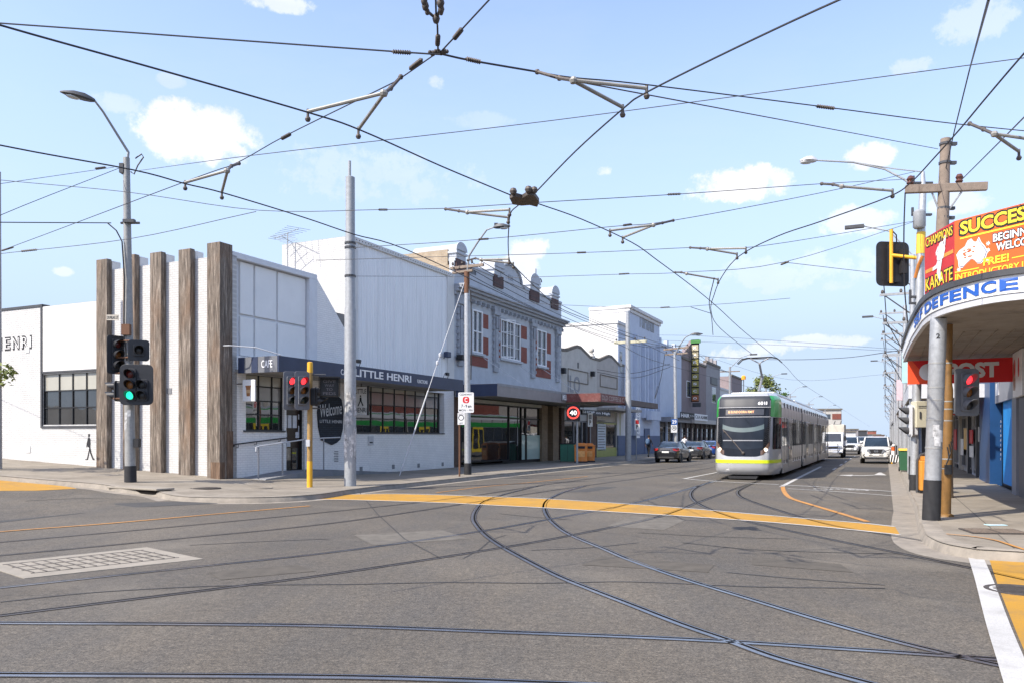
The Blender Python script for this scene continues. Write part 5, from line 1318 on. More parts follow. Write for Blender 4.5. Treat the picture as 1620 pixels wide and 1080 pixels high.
for k in range(16): a = rnd.uniform(.18, .55); b = rnd.uniform(.35, .7); mb.box(ax0+(ax1-ax0)*a, ax0+(ax1-ax0)*(a+.08), -.0145, -.0125, az0+(az1-az0)*b, az0+(az1-az0)*(b+.05))
build('emblem_marking', mb, ORG, emb)
mb = MB()
for a, b in ((1.05,.72),(1.05,.48),(1.02,.1),(.05,-.02)):
    c_ = (ax0+(ax1-ax0)*a, az0+(az1-az0)*b); mb.prism([(c_[0]+(.05 if k % 2 else .022)*math.cos(k*.449), c_[1]+(.05 if k % 2 else .022)*math.sin(k*.449)) for k in range(14)], -.006, 0, 'y')
build('emblem_star', mb, LETTER, tb)
# red post office sign hung under the awning, facing along the street
PX = U(26.0)
q = RF.hit(1435, 600, 'x', PX); 
pz0, pz1 = RF.hit(1500, 605.5, 'x', PX).z, RF.hit(1500, 568.5, 'x', PX).z
pz1 = min(pz1, Z0-.03)
ya_, yb_ = RF.hit(1436, 590, 'x', PX).y, .1
pr = build('post_sign', MB().box(PX-.12, PX, ya_, yb_, pz0, pz1), M('post_red', (.62,.012,.014), .45, var=.04), cb)
mb = MB(); mb.add([(PX+.004, ya_, pz0), (PX+.004, ya_+.62, pz0), (PX+.004, ya_+.12, pz1), (PX+.004, ya_, pz1)], [(0,1,2,3)]); build('orange_corner', mb, M('post_orange', (.80,.075,.02), .45), pr)
mb = MB()
def ptext(s, px0, px1, z0, z1):
    a = RF.hit(px0, 590, 'x', PX).y; b = RF.hit(px1, 590, 'x', PX).y
    mb.text(s, lambda p, q_, d: (PX+.003+d, a+(b-a)*p, z0+(z1-z0)*q_), .05, .01)
hp = pz1-pz0; ptext('POST', 1498, 1580.5, pz0+.2*hp, pz0+.85*hp)
cy = RF.hit(1468, 590, 'x', PX).y; cr = .34*hp
mb.add([(PX+.006, cy+cr*1.0*math.cos(a), pz0+.5*hp+cr*1.05*math.sin(a)) for a in [math.pi*.5+k*math.pi*1.0/10 for k in range(11)]]+[(PX+.006, cy, pz0+.16*hp)], [tuple(range(12))])
mb.add([(PX+.006, cy+.06+cr*math.cos(a), pz0+.5*hp+cr*math.sin(a)) for a in [-math.pi*.1+k*math.pi*.55/8 for k in range(9)]]+[(PX+.006, cy+.06, pz0+.5*hp)], [tuple(range(10))])
build('sign_lettering', mb, M('post_white', (.70,.70,.71), .5, var=.05), pr)
# white hanging sign near the camera end
q = RF.hit(1602.5, 590, 'y', -.02)
hs = build('white_sign', MB().box(RF.x(1602, -.12), RF.x(1602, -.12)+1.7, -.12, -.03, RF.hit(1602, 629, 'y', -.12).z, RF.hit(1602, 560, 'y', -.12).z), SIGW, cb)
mb = MB(); xs_ = RF.x(1602, -.12); zc_ = RF.hit(1602, 595, 'y', -.12).z
for dx, dz, rx, rz in ((.42,.18,.11,.26),(1.1,.18,.11,.26)): mb.prism([(xs_+dx+rx*math.cos(a), zc_+dz+rz*math.sin(a)) for a in [k*math.pi/8 for k in range(16)]], -.126, -.121, 'y')
build('red_oval', mb, REDL, hs)
mb = MB(); mb.prism([(xs_+.42+.11*math.cos(a), zc_-.22+.2*math.sin(a)) for a in [k*math.pi/8 for k in range(16)]], -.126, -.121, 'y'); mb.prism([(xs_+.14, zc_-.4), (xs_+.2, zc_-.4), (xs_+.26, zc_+.1), (xs_+.22, zc_+.38), (xs_+.12, zc_+.3), (xs_+.08, zc_)], -.126, -.121, 'y'); build('sign_figure', mb, M('sign_brown', (.35,.16,.09), .6, var=.3, scale=8), hs)

# right side shops beyond, seen edge-on
rw = [('grey shop with white sign box past the corner shop on the right', 41, 33.6, GREYW, LTGREY, 7.2), ('cream shop with silver awning posts on the right side', 50, 41.1, CREAM, MIDGREY, 6.6), ('pale shop further along the right side', 60, 50.1, WHITE, MAROON, 7.5), ('red brick shop further along the right side', 74, 60.1, RBRICK, LTGREY, 8.5),
      ('taupe shop further along the right side', 90, 74.1, CREAM2, AWN, 6.5), ('blue grey shop far along the right side', 110, 90.1, BLUEW, DKGREY, 8), ('warm grey shop far along the right side', 135, 110.1, GREYW, MIDGREY, 7), ('cream shop at the far right end of the street', 190, 135.1, CREAM, AWN, 7.5)]
for i, (lab, u1, u0, m, am, zt) in enumerate(rw):
    po = UV(u1, 3.35); f = Fac(po[0], po[1], HEAD+math.pi); t = thing('shop_building', lab, 'building', (po[0], po[1], 0), HEAD+math.pi); wd = u1-u0
    build('upper_wall', MB().box(0, wd, 0, 12, 3.4, zt), m, t); build('parapet_coping', MB().box(-.0, wd, -.12, .4, zt, zt+.3), COPING, t); build('lower_body', MB().box(.02, wd-.02, .6, 12, -.1, 3.4), TOPB, t)
    n_ = max(2, int(wd/3)); mb = MB()
    for k in range(n_+1): x = wd*k/n_; mb.box(max(0, x-.18), min(wd, x+.18), 0, .6, -.1, 3.4)
    build('shop_piers', mb, m if i % 2 else DKGREY, t)
    for k in range(n_): shopwin(t, wd*k/n_+.2, wd*(k+1)/n_-.2, .35, 2.8, .2, (), 2.2, MIDGREY)
    build('stall_riser', MB().box(.02, wd-.02, .2, .6, -.1, .35), m, t)
    build('shop_header', MB().box(.02, wd-.02, .12, .6, 2.8, 3.4), am, t)
    a_, f_ = awning(t, f, .05, wd-.05, 2.55-.12*(i % 3), 3.25+.12*(i % 4), 3.75+.2*((i*2) % 3), am)
    if i < 5:
        for j in range(3):
            x = wd*(.18+.3*j); bx = build('hanging_sign', MB().box(x-.08, x+.08, -2.35, -.6, 2.7, 3.25), [SIGW, REDL, LTGREY, YARM, SIGW, BLUEP][(i*3+j) % 6], t)
        if i in (0, 2): build('roof_sign', MB().box(wd*.4, wd*.4+.25, -2.7, -1.0, 4.1, 5.4), [M('pale_aqua_sign', (.35,.55,.58), .5), 0, M('pink_sign', (.55,.42,.45), .5)][i], t)
    for x in (wd*.2, wd*.7): build('awning_post', MB().tube([(x, -2.4, .15), (x, -2.4, 3.36)], .06, 8), STEEL, t, smooth=40)
# ------------------------------------------------------------------ poles, signals, signs, bins
def rrect(w, h, r, n=4):
    o = []
    for cx_, cz_, a0 in ((w/2-r, h/2-r, 0), (-w/2+r, h/2-r, 90), (-w/2+r, -h/2+r, 180), (w/2-r, -h/2+r, 270)):
        for k in range(n+1): a = R(a0+90*k/n); o.append((cx_+r*math.cos(a), cz_+r*math.sin(a)))
    return o
PLAST = M('black_signal_plastic', (.022,.023,.027), .45, var=.25, scale=5, bmp=.05)
GBOARD = M('grey_signal_board', (.13,.135,.15), .6, var=.2, scale=4)
LENSB = {'R': RED_ON, 'G': GRN_ON, 'r': RED_OFF, 'a': AMB_OFF, 'g': GRN_OFF, 'k': M('dark_lens', (.02,.02,.022), .3)}
def head(par, loc, rz, cols, bw, bh, lr=.11, pitch=None, board=PLAST, vis=PLAST, deep=.28, full=True, name='signal_head'):
    """lantern: front faces local -y; cols = [(x, 'Rag')]; upper to lower"""
    pitch = pitch or lr*2.75
    mb = MB(); mb.prism(rrect(bw, bh, min(bw, bh)*.16), -.012, .012, 'y')
    nmax = max(len(s) for _, s in cols)
    for x, s in cols:
        off = (nmax-len(s))*pitch
        z1 = pitch*nmax/2-off; z0 = z1-pitch*len(s)
        mb.prism([(x+a, (z0+z1)/2+b) for a, b in rrect(lr*2.5, z1-z0, .05)], -.06, .18, 'y')
    hd = build(name, mb, board, par, loc=loc, rot=(0, 0, rz), bev=.008)
    for x, s in cols:
        off = nmax-len(s)
        for i, ch in enumerate(s):
            z = pitch*nmax/2-(i+off+.5)*pitch
            m_ = MB(); m_.lathe([(lr*.96, -.062), (lr*.8, -.085), (lr*.4, -.10), (.001, -.104)], (x, 0, z), 18, 'y'); build('lens', m_, LENSB[ch], hd, smooth=60)
            m_ = MB(); rows = [[], [], [], []]
            for k in range(21):
                a = R(-60+300*k/20); dp = deep if full else deep*(.35+.65*max(0, math.sin(a)))
                dp = deep*(.55+.45*math.sin(a))
                c_, s_ = math.cos(a), math.sin(a)
                for j, (r, y) in enumerate(((lr*1.08, -.06), (lr*1.08, -.06-dp), (lr*1.0, -.06-dp), (lr*1.0, -.06))): rows[j].append((x+r*c_, y, z+r*s_))
            m_.grid(rows); build('visor', m_, vis, hd, smooth=60)
    return hd
def polething(name, label, cat, px, py, group=None, z=.15, rz=0):
    b = G(px, py, z); t = thing(name, label, cat, b, rz, group); t['Y'] = b.y; return t, b
def at(b, px, py, dy=0): return A(px, py, b.y+dy)-b
def taper(pts, rs, n=14): return MB().tube(pts, rs, n)
def cap(o): return o
def bands(par, b, r, n=3): pass
def lamp_head(par, p, ang, L=.75, m=None, tilt=0):
    """cobra style luminaire; ang = direction from the arm end outward"""
    mb = MB(); secs = []
    for x, w_, h0, h1 in ((0, .05, -.03, .05), (.12, .09, -.05, .09), (.3, .15, -.05, .13), (.6, .17, -.04, .12), (.88, .10, -.02, .06), (1, .03, 0, .03)):
        secs.append([(x*L, -w_, 0), (x*L, -w_*.6, h1), (x*L, w_*.6, h1), (x*L, w_, 0), (x*L, w_*.7, h0), (x*L, -w_*.7, h0), (x*L, -w_, 0)])
    mb.grid(secs)
    o_ = build('lamp_head', mb, m or DKGREY, par, loc=p, rot=(0, tilt, ang), smooth=40)
    mb = MB(); mb.ball((L*.62, 0, -.045), .13, 10, (1.6, .95, .5)); build('lamp_lens', mb, M('lamp_glass', (.45,.46,.45), .15, coat=.6), o_, smooth=60)
    return o_

# signal and lamp pole on the left corner
t, b = polething('signal_pole', 'weathered steel lamp pole with green lit traffic signals on the left corner', 'traffic signal', 206.5, 762)
top = at(b, 200, 250); k0 = b.y/FPX
build('pole', taper([(0,0,-.1), (top.x*.5, 0, top.z*.5), top], [.165, .135, .10]), STEELD, t, smooth=40)
build('base_band', taper([(0,0,-.05), (top.x*.04, 0, .52)], [.185, .18]), TARB, t, smooth=40)
arm_e = at(b, 150, 160, -1.2); mid = at(b, 203, 246)
build('lamp_arm', MB().tube([top-Vector((0,0,.5)), mid+Vector((0,0,.1)), at(b, 186, 214, -.3), at(b, 163, 177, -.8), arm_e], [.05,.045,.04,.035,.03], 8), STEELG, t, smooth=40)
lamp_head(t, arm_e, R(200), .95, None, R(-8))
mb = MB(); q = at(b, 206, 352); mb.box(q.x-.14, q.x+.22, -.22, -.08, q.z-.05, q.z+.05); mb.tube([(q.x-.3, 0, q.z-.02), (q.x+.3, 0, q.z-.02)], .04, 6); q = at(b, 195, 265); mb.box(q.x-.08, q.x+.05, -.12, .1, q.z-.2, q.z+.1)
q = at(b, 218, 250); mb.tube([at(b, 207, 272), at(b, 212, 276), at(b, 218, 262), at(b, 227, 249), at(b, 224, 244), at(b, 214, 251)], .022, 6)
build('cable_clamps', mb, DKGREY, t)
build('service_cable', MB().tube([at(b, 170, 353, -.1), at(b, 184, 365, -.15), at(b, 193, 382, -.15), at(b, 197, 440, -.18), at(b, 196, 520, -.18), at(b, 200, 570, -.2)], .022, 6), INK, t)
mb = MB(); q = at(b, 184, 504); mb.box(q.x-.2, q.x+.18, -.22, -.20, q.z-.085, q.z+.085); nmp = build('street_name_plate', mb, M('worn_name_plate', (.55,.50,.42), .7, var=.25, scale=6), t)
build('lettering', MB().text('DUNDAS ST', flat_xz(q.x-.18, q.x+.17, q.z-.05, q.z+.05, -.221), .004, .004), INK, nmp)
c = at(b, 216, 608, -.35); head(t, c, R(6), [(-.17, 'raG'), (.19, 'kk')], 1.02, 1.28, .135, .335)
c = at(b, 219.5, 554, -.25); head(t, c, R(28), [(0, 'k')], .62, .66, .13)
c = at(b, 184.5, 561, -.05); hd = head(t, c, R(52), [(0, 'rak')], .62, 1.22, .125, .33)
c = at(b, 186, 618, .1); head(t, c, R(-88), [(0, 'kk')], .42, .66, .12, .30, deep=.34)
mb = MB()
for py in (540, 566, 590, 630): q = at(b, 205, py); mb.tube([(q.x-.5, -.05, q.z), (q.x+.3, -.3, q.z)], .025, 6)
q = at(b, 203, 520); mb.box(q.x-.12, q.x+.14, -.22, -.08, q.z-.22, q.z+.12)
build('signal_bracket', mb, RUST, t)
mb = MB(); q = at(b, 216.5, 700); mb.box(q.x-.05, q.x+.09, -.1, .1, q.z-.14, q.z+.14); build('push_button_box', mb, INK, t)
mb = MB(); rr_ = rnd
for k in range(9): z = rr_.uniform(1.2, 3.2); a = rr_.uniform(-2.4, -.7); mb.add([(top.x*z/top.z+.158*math.cos(a+d), .158*math.sin(a+d), z+h) for d, h in ((-.3,-.12), (.3,-.1), (.35,.12), (-.3,.1))], [(0,1,2,3)])
build('stickers', mb, POSTER, t)

# thick pole in the middle of the left corner
t, b = polething('tram_wire_pole', 'thick grey stepped steel pole covered with torn posters before the welcome board', 'pole', 554, 768)
z1 = at(b, 554, 492).z; z2 = at(b, 553, 281).z; z3 = at(b, 553, 255).z
build('pole', taper([(0,0,-.1), (0,0,z1), (0,0,z1+.12), (0,0,z2), (0,0,z2+.02)], [.20, .19, .165, .155, .12], 18), STEELG, t, smooth=40)
build('pole_top_pipe', taper([(-.02,0,z2), (-.02,0,z3)], [.05, .05], 8), STEELG, t, smooth=40)
mb = MB()
for k in range(34):
    z = rnd.uniform(1.1, 3.0); a = rnd.uniform(-3.0, -.1); w_ = rnd.uniform(.15, .45); h_ = rnd.uniform(.06, .2); r_ = .203+.0015*(k % 5)
    n_ = 5
    mb.grid([[(r_*math.cos(a+w_*(2*j/n_-1)), r_*math.sin(a+w_*(2*j/n_-1)), z+s*h_*(1+.3*math.sin(j*2.1+k))) for j in range(n_+1)] for s in (-1, 1)])
build('torn_posters', mb, POSTER, t)
mb = MB()
for py in (385, 392, 437): z = at(b, 553, py).z; mb.lathe([(.175, z-.03), (.19, z-.03), (.19, z+.03), (.175, z+.03)], n=16)
build('wire_collar', mb, DKGREY, t)

# yellow pole with two red signals
t, b = polething('signal_pole', 'yellow signal pole with twin red lights and give way to peds board', 'traffic signal', 490, 770)
top = at(b, 490.5, 573)
build('pole', taper([(0,0,-.05), top], [.088, .085], 12), YPOLE, t, smooth=40)
build('lower_yellow_band', taper([(0,0,-.04), (0,0,.85)], [.092, .092], 12), YARM, t, smooth=40); build('pole_cap', taper([top-Vector((0,0,.33)), top, top+Vector((0,0,.02))], [.092, .090, .05], 12), YARM, t, smooth=40)
for px in (460, 478):
    c = at(b, px, 617.5, -.28+(.0 if px < 470 else -.10)); head(t, c, R(38), [(0, 'Rag')], .50, 1.24, .115, .31, board=GBOARD)
c = at(b, 501, 627, .05); head(t, c, R(88), [(0, 'kk')], .40, .62, .11, .29, deep=.32)
c = at(b, 521, 612, -.1); bx = build('message_board', MB().box(-.30, .30, -.12, .12, -.30, .30), BLACK, t, loc=c, rot=(0,0,R(14)), bev=.015)
bz = MB(); bz.box(-.34, .34, -.4, -.12, .30, .33); bz.prism([(-.4,.32),(-.12,.32),(-.12,-.3),(-.2,-.3)], .31, .34, 'x'); bz.prism([(-.4,.32),(-.12,.32),(-.12,-.3),(-.2,-.3)], -.34, -.31, 'x'); build('hood', bz, BLACK, bx)
mb = MB()
for i, s in enumerate(('GIVE', 'WAY', 'TO', 'PEDS')): mb.text(s, flat_xz(-.05*len(s), .05*len(s), .14-.13*i, .23-.13*i, -.122), .0, .003)
build('lettering', mb, M('unlit_led_text', (.16,.15,.16), .6), bx)
mb = MB()
for py in (592, 645): q = at(b, 490, py); mb.tube([at(b, 455, py, -.1), (q.x, 0, q.z), at(b, 515, py, 0)], .022, 6)
build('signal_bracket', mb, DKGREY, t)
mb = MB(); q = at(b, 489, 700); mb.box(q.x-.06, q.x+.06, -.17, -.1, q.z-.11, q.z+.11); build('push_button_box', mb, LTGREY, t)

# service pole with crossarm and street lamp
def cross_pole(label, px, py, top_px, rs, mat, arm_pxs=None, lamp=None, ext=None, group=None, band=None, arm_dir=None):
    t, b = polething('service_pole', label, 'pole', px, py, group)
    top = at(b, *top_px)
    build('pole', taper([(0,0,-.1), (top.x*.5, 0, top.z*.5), top], rs, 12), mat, t, smooth=40)
    if band: build('base_band', taper([(0,0,-.05), (0,0,band)], [rs[0]*1.1, rs[0]*1.08], 12), TARB, t, smooth=40)
    return t, b, top
t, b, top = cross_pole('silver service pole with rusty top, crossarm and curved street lamp outside the two storey shop', 740, 750, (738.5, 430), [.15, .13, .12], STEEL, band=.5)
build('rusty_sleeve', taper([top-Vector((0,0,.95)), top], [.125, .122], 12), RUST, t, smooth=40)
def crossarm(t, b, pa, pb, da, db, z_th=.06, m=TPOLE, ins=4):
    a, c = at(b, *pa, da), at(b, *pb, db); d = c-a; L_ = d.length; ang = math.atan2(d.y, d.x)
    o_ = build('crossarm', MB().box(0, L_, -.05, .05, -z_th, z_th), m, t, loc=a, rot=(0, -math.asin(d.z/L_), ang), bev=.01)
    mb = MB()
    for k in range(ins):
        x = L_*(.06+.88*k/(ins-1)); mb.tube([(x, 0, z_th), (x, 0, z_th+.12)], .015, 5); mb.lathe([(.03, z_th+.08), (.06, z_th+.11), (.045, z_th+.14), (.055, z_th+.17), (.02, z_th+.2)], (x, 0, 0), 8)
    build('insulators', mb, BRASS, o_, smooth=40); return a, c
ca, cb_ = crossarm(t, b, (713, 425), (765, 419), .5, -.6)
crossarm(t, b, (716, 432), (748, 428), .35, -.2, .05)
le = at(b, 781, 360, -1.0)
build('lamp_arm', MB().tube([top-Vector((0,0,.3)), at(b, 742, 405, -.2), at(b, 756, 383, -.5), at(b, 770, 364, -.8), le], [.045,.045,.04,.035,.03], 8), STEELG, t, smooth=40)
lamp_head(t, le, R(-12), .72); mb = MB(); q = le+Vector((.1,0,.1)); mb.box(q.x-.08, q.x+.08, -.9, -.75, q.z, q.z+.12); build('photo_cell', mb, DKGREY, t)
mb = MB(); mb.tube([at(b, 742, 452, -.1), at(b, 745, 470, -.15), at(b, 746, 520, -.14), at(b, 745, 600, -.15)], .025, 6); build('service_cable', mb, INK, t)
# guy wire with insulators
g0 = G(632, 752, .15); g1 = b+at(b, 737, 440)
t2 = thing('guy_wire', 'slanted steel stay wire from the footpath up to the silver service pole', 'stay wire', g0)
d = g1-g0; build('stay', MB().tube([(0,0,0), d], .016, 6), LTGREY, t2); build('stay_sleeve', MB().tube([d*.03, d*.42], .032, 8), LTGREY, t2, smooth=40); mb = MB()
for s in (.56, .6): mb.lathe([(.02, -.1), (.06, -.06), (.06, .06), (.02, .1)], tuple(d*s), 8)
build('stay_insulator', mb, LTGREY, t2)

# clearway sign on its rusty post
t, b = polething('clearway_sign', 'white clearway sign with red C on a rusty post before the two storey shop', 'road sign', 727, 753)
build('post', taper([(0,0,-.05), (0,0,at(b, 727, 622).z)], [.035, .035], 8), RUST, t)
q0, q1 = at(b, 725, 652, -.08), at(b, 749.5, 620, -.08)
pn = build('clearway_panel', MB().prism([((q0.x+q1.x)/2+a, (q0.z+q1.z)/2+c) for a, c in rrect(q1.x-q0.x, q1.z-q0.z, .05)], -.09, -.075, 'y'), SIGW, t)
W_, HH = q1.x-q0.x, q1.z-q0.z
mb = MB(); mb.prism([((q0.x+q1.x)/2+a, q0.z+.63*HH+c) for a, c in rrect(W_*.42, HH*.32, .09)], -.094, -.0905, 'y'); build('red_c_patch', mb, REDL, pn)
mb = MB(); mb.text('C', flat_xz(q0.x+.41*W_, q0.x+.59*W_, q0.z+.52*HH, q0.z+.74*HH, -.0945), .03, .003); build('c_letter', mb, LETTER, pn)
mb = MB(); mb.text('CLEARWAY', flat_xz(q0.x+.08*W_, q1.x-.08*W_, q0.z+.85*HH, q0.z+.95*HH, -.0905), .01, .003); mb.text('7 - 9 am', flat_xz(q0.x+.2*W_, q1.x-.15*W_, q0.z+.25*HH, q0.z+.40*HH, -.0905), .02, .003); mb.text('MON - FRI', flat_xz(q0.x+.06*W_, q1.x-.08*W_, q0.z+.07*HH, q0.z+.17*HH, -.0905), .01, .003); build('lettering', mb, INK, pn)
q0, q1 = at(b, 724, 671, -.08), at(b, 735, 652.5, -.08)
p2 = build('lower_panel', MB().box(q0.x, q1.x, -.09, -.078, q0.z, q1.z), SIGW, t); mb = MB(); mb.lathe([(.09, -.093), (.12, -.093), (.12, -.0905), (.09, -.0905)], ((q0.x+q1.x)/2, 0, (q0.z*.4+q1.z*.6)), 14, 'y')
mb.text('NO', flat_xz(q0.x+.05, q1.x-.05, q1.z-.1, q1.z-.03, -.0905), .0, .003); mb.text('LEFT', flat_xz(q0.x+.05, q1.x-.05, q0.z+.03, q0.z+.09, -.0905), .0, .003); build('lettering', mb, INK, p2)

# 40 speed sign
t, b = polething('speed_sign', 'black electronic speed sign showing 40 in a lit red ring', 'road sign', 913, 733)
build('post', taper([(0,0,-.05), (0,0,at(b, 912, 640).z)], [.065, .06], 10), STEELG, t, smooth=40)
q0, q1 = at(b, 896, 664.5, -.12), at(b, 917.5, 640, -.12); cx_, cz_ = (q0.x+q1.x)/2, (q0.z+q1.z)/2; r = (q1.x-q0.x)/2
pn = build('sign_panel', MB().box(q0.x, q1.x, -.2, -.08, q0.z, q1.z), BLACK, t, bev=.01)
mb = MB(); mb.lathe([(r*.70, -.206), (r*.92, -.206), (r*.92, -.202), (r*.70, -.202)], (cx_, 0, cz_), 28, 'y'); build('red_ring', mb, lamp_mat('lit_red_ring', (1, .07, .05), 1.0), pn)
mb = MB(); mb.text('40', flat_xz(cx_-.52*r, cx_+.52*r, cz_-.34*r, cz_+.34*r, -.203), .02, .003); build('digits', mb, lamp_mat('lit_white_digits', (1, .95, .9), .9), pn)
# small parking signs
for (px, pb, x0, x1, y0, y1), lab in (((934, 729, 930, 937.5, 653, 674), 'small pale parking sign on a thin post left of the lime green shop window'), ((1006.5, 726, 1004, 1012, 662, 679.5), 'small parking sign with red mark on a thin post beside the tall grey pole')):
    t, b = polething('parking_sign', lab, 'road sign', px, pb); build('post', taper([(0,0,-.05), (0,0,at(b, px, y0).z)], [.035, .035], 8), STEELG, t)
    q0, q1 = at(b, x0, y1, -.05), at(b, x1, y0, -.05); pn = build('sign_panel', MB().box(q0.x, q1.x, -.06, -.045, q0.z, q1.z), SIGW, t); mb = MB()
    mb.box(q0.x+.06, q1.x-.06, -.064, -.0605, q1.z-.45*(q1.z-q0.z), q1.z-.1*(q1.z-q0.z)); build('red_mark' if px > 1000 else 'green_mark', mb, REDL if px > 1000 else MIDGREY, pn)
    mb = MB(); mb.text('P', flat_xz(q0.x+.1, q1.x-.1, q0.z+.1, q0.z+.5*(q1.z-q0.z)-.02, -.0605), .02, .003); build('lettering', mb, INK, pn)
# bins
def orange_bin(lab, px, py, w_, h_):
    p = G(px, py, .15); t = thing('street_bin', lab, 'bin', p, HEAD-R(90)+R(20), 'orange street bins'); OR = M('orange_bin_plastic', (.62,.20,.03), .5, var=.18, scale=3, stain=(.45,.32,.2), stain_amt=.5)
    mb = MB(); mb.prism([(-w_*.46,0),(w_*.46,0),(w_*.5,h_*.86),(w_*.3,h_),(-w_*.3,h_*1.0),(-w_*.5,h_*.86)], -w_*.5, w_*.5, 'y'); build('body', mb, OR, t, bev=.03)
    build('base', MB().box(-w_*.5, w_*.5, -w_*.53, w_*.53, -.02, .1), BLACK, t); build('opening', MB().box(-w_*.3, w_*.3, -w_*.52, -w_*.5, h_*.72, h_*.84), INK, t)
    build('front_label', MB().box(-w_*.3, w_*.3, -w_*.515, -w_*.501, h_*.3, h_*.6), M('bin_label', (.70,.36,.12), .6, var=.3, scale=6), t); build('lid', MB().box(-w_*.52, w_*.52, -w_*.54, w_*.54, h_*.86, h_*.9), OR, t)
orange_bin('left orange street bin beside the 40 speed sign post', 919, 731, .85, 1.25); orange_bin('right orange street bin nearer the lime green shop window', 931, 730, .85, 1.22)
p = G(899, 729, .15); t = thing('utility_box', 'green metal street cabinet standing left of the orange bins', 'cabinet', p, HEAD-R(75)); GB = M('green_cabinet', (.05,.20,.13), .5, var=.15, scale=2)
build('body', MB().box(-.5, .5, -.35, .35, 0, 1.15), GB, t, bev=.02); build('lid', MB().box(-.53, .53, -.38, .38, 1.15, 1.22), BLACK, t, bev=.01); build('door_seam', MB().box(-.01, .01, -.36, -.351, .08, 1.1), BLACK, t)

# poles up the left side
t, b, top = cross_pole('tall pale grey stepped pole with pale crossarm before the cream shop', 994, 728, (993, 492), [.19, .17, .15], STEEL)
z1 = at(b, 993, 603).z; build('thick_lower_sleeve', taper([(0,0,-.05), (0,0,z1), (0,0,z1+.1)], [.205, .195, .17], 14), STEELG, t, smooth=40)
cA, cB = crossarm(t, b, (972, 542.5), (1023, 539.5), .9, -.9, .09, M('pale_crossarm', (.45,.44,.33), .7)); D_b = b.copy(); D_ca, D_cb = b+cA, b+cB
t, b, top = cross_pole('slim pole with stacked crossarms, curved lamp and blue 29 route sign', 1070, 722, (1067.5, 556), [.16, .14, .12], STEEL)
E_a, E_b = crossarm(t, b, (1050, 553), (1090, 549), .9, -.9, .07); E_a, E_b = b+E_a, b+E_b
crossarm(t, b, (1052, 561), (1088, 558), .8, -.8, .06)
le = at(b, 1093, 529, -1.2); build('lamp_arm', MB().tube([top-Vector((0,0,.3)), at(b, 1074, 548, -.3), at(b, 1084, 534, -.8), le], [.05,.05,.045,.04], 8), STEELG, t, smooth=40); lamp_head(t, le, R(-10), .95)
q0, q1 = at(b, 1062, 671, -.25), at(b, 1071.5, 662, -.25); pn = build('route_sign', MB().box(q0.x, q1.x, -.27, -.25, q0.z, q1.z), M('blue_sign', (.02,.10,.36), .5), t); mb = MB(); mb.text('29', flat_xz(q0.x+.06, q1.x-.06, q0.z+.08, q1.z-.08, -.271), .03, .004); build('lettering', mb, LETTER, pn)
q0, q1 = at(b, 1061.5, 683.5, -.25), at(b, 1071, 671.5, -.25); pn = build('limit_sign', MB().box(q0.x, q1.x, -.27, -.25, q0.z, q1.z), SIGW, t); mb = MB(); r = (q1.x-q0.x)*.4; mb.lathe([(r*.8, -.276), (r, -.276), (r, -.271), (r*.8, -.271)], ((q0.x+q1.x)/2, 0, q0.z*.4+q1.z*.6), 18, 'y'); mb.text('43', flat_xz(q0.x+.14, q1.x-.14, q0.z*.52+q1.z*.48, q0.z*.25+q1.z*.75, -.271), .02, .004); build('lettering', mb, INK, pn)
FARP = []
for i, u in enumerate((92, 122, 155, 195, 250)):
    x, y = UV(u, -16); t = thing('service_pole', 'slim service pole with crossarm and lamp far along the left kerb', 'pole', (x, y, .15), HEAD, 'far poles on the left kerb')
    build('pole', taper([(0,0,-.1), (0,0,9.6)], [.16, .12], 8), STEELG, t); build('crossarm', MB().box(-.06, .06, -1.1, 1.1, 9.0, 9.12), TPOLE, t)
    build('lamp_arm', MB().tube([(0,0,9.4), (0,-1.2,10.6), (0,-2.2,10.9)], .04, 6), STEELG, t); build('lamp_head', MB().box(-.12, .12, -3.0, -2.2, 10.8, 10.95), DKGREY, t); FARP.append(Vector((x, y, 9.1)))
# pole at the left edge of the picture
t, b, top = cross_pole('dark grey pole cut by the left edge of the view', -5, 741, (-5, 272), [.17, .15, .13], STEELG)

# ------------------------------------------------------------------ right side poles
t, b = polething('awning_pole', 'thick silver pole with black base standing under the curved awning', 'pole', 1473, 822)
top = at(b, 1484, 530); k = (Z0-.15-.02)/top.z; top = top*k
build('pole', taper([(0,0,-.05), top*.55, top*.551, top], [.150, .150, .152, .150], 20), STEEL, t, smooth=40)
build('base_band', taper([(0,0,-.04), top*.20], [.166, .160], 20), TARB, t, smooth=40)
mb = MB()
for s in (.36, .5, .6, .66, .78): q = top*s; mb.tube([q-top*.004, q+top*.004], .156, 20)
build('steel_straps', mb, STEELD, t, smooth=40)
mb = MB(); q = top*.9; mb.text('2', lambda a, c, d: (q.x-.10+.06*a, -.150-d+.03*(1-a), q.z+.1*c), .02, .003); build('painted_number', mb, INK, t)
mb = MB()
for s, a in ((.42, -1.3), (.445, -1.9), (.40, -1.7)): q = top*s; mb.grid([[(q.x+.158*math.cos(a+d), .158*math.sin(a+d), q.z+h) for d in (-.35,-.1,.15,.4)] for h in (-.12, .12)])
build('torn_poster', mb, POSTER, t)
t, b = polething('signal_pole', 'stained ochre signal pole with a red light under the awning', 'traffic signal', 1496, 816)
top = at(b, 1502, 500); top = top*((Z0-.15-.02)/top.z)
build('pole', taper([(0,0,-.05), top*.66, top*.70, top], [.098, .098, .07, .068], 16), OPOLE, t, smooth=40)
build('base_plate', taper([(0,0,-.02), (0,0,.03), (0,0,.06)], [.17, .15, .105], 12), OPOLE, t, smooth=40)
mb = MB(); q = top*.35; n_ = 8
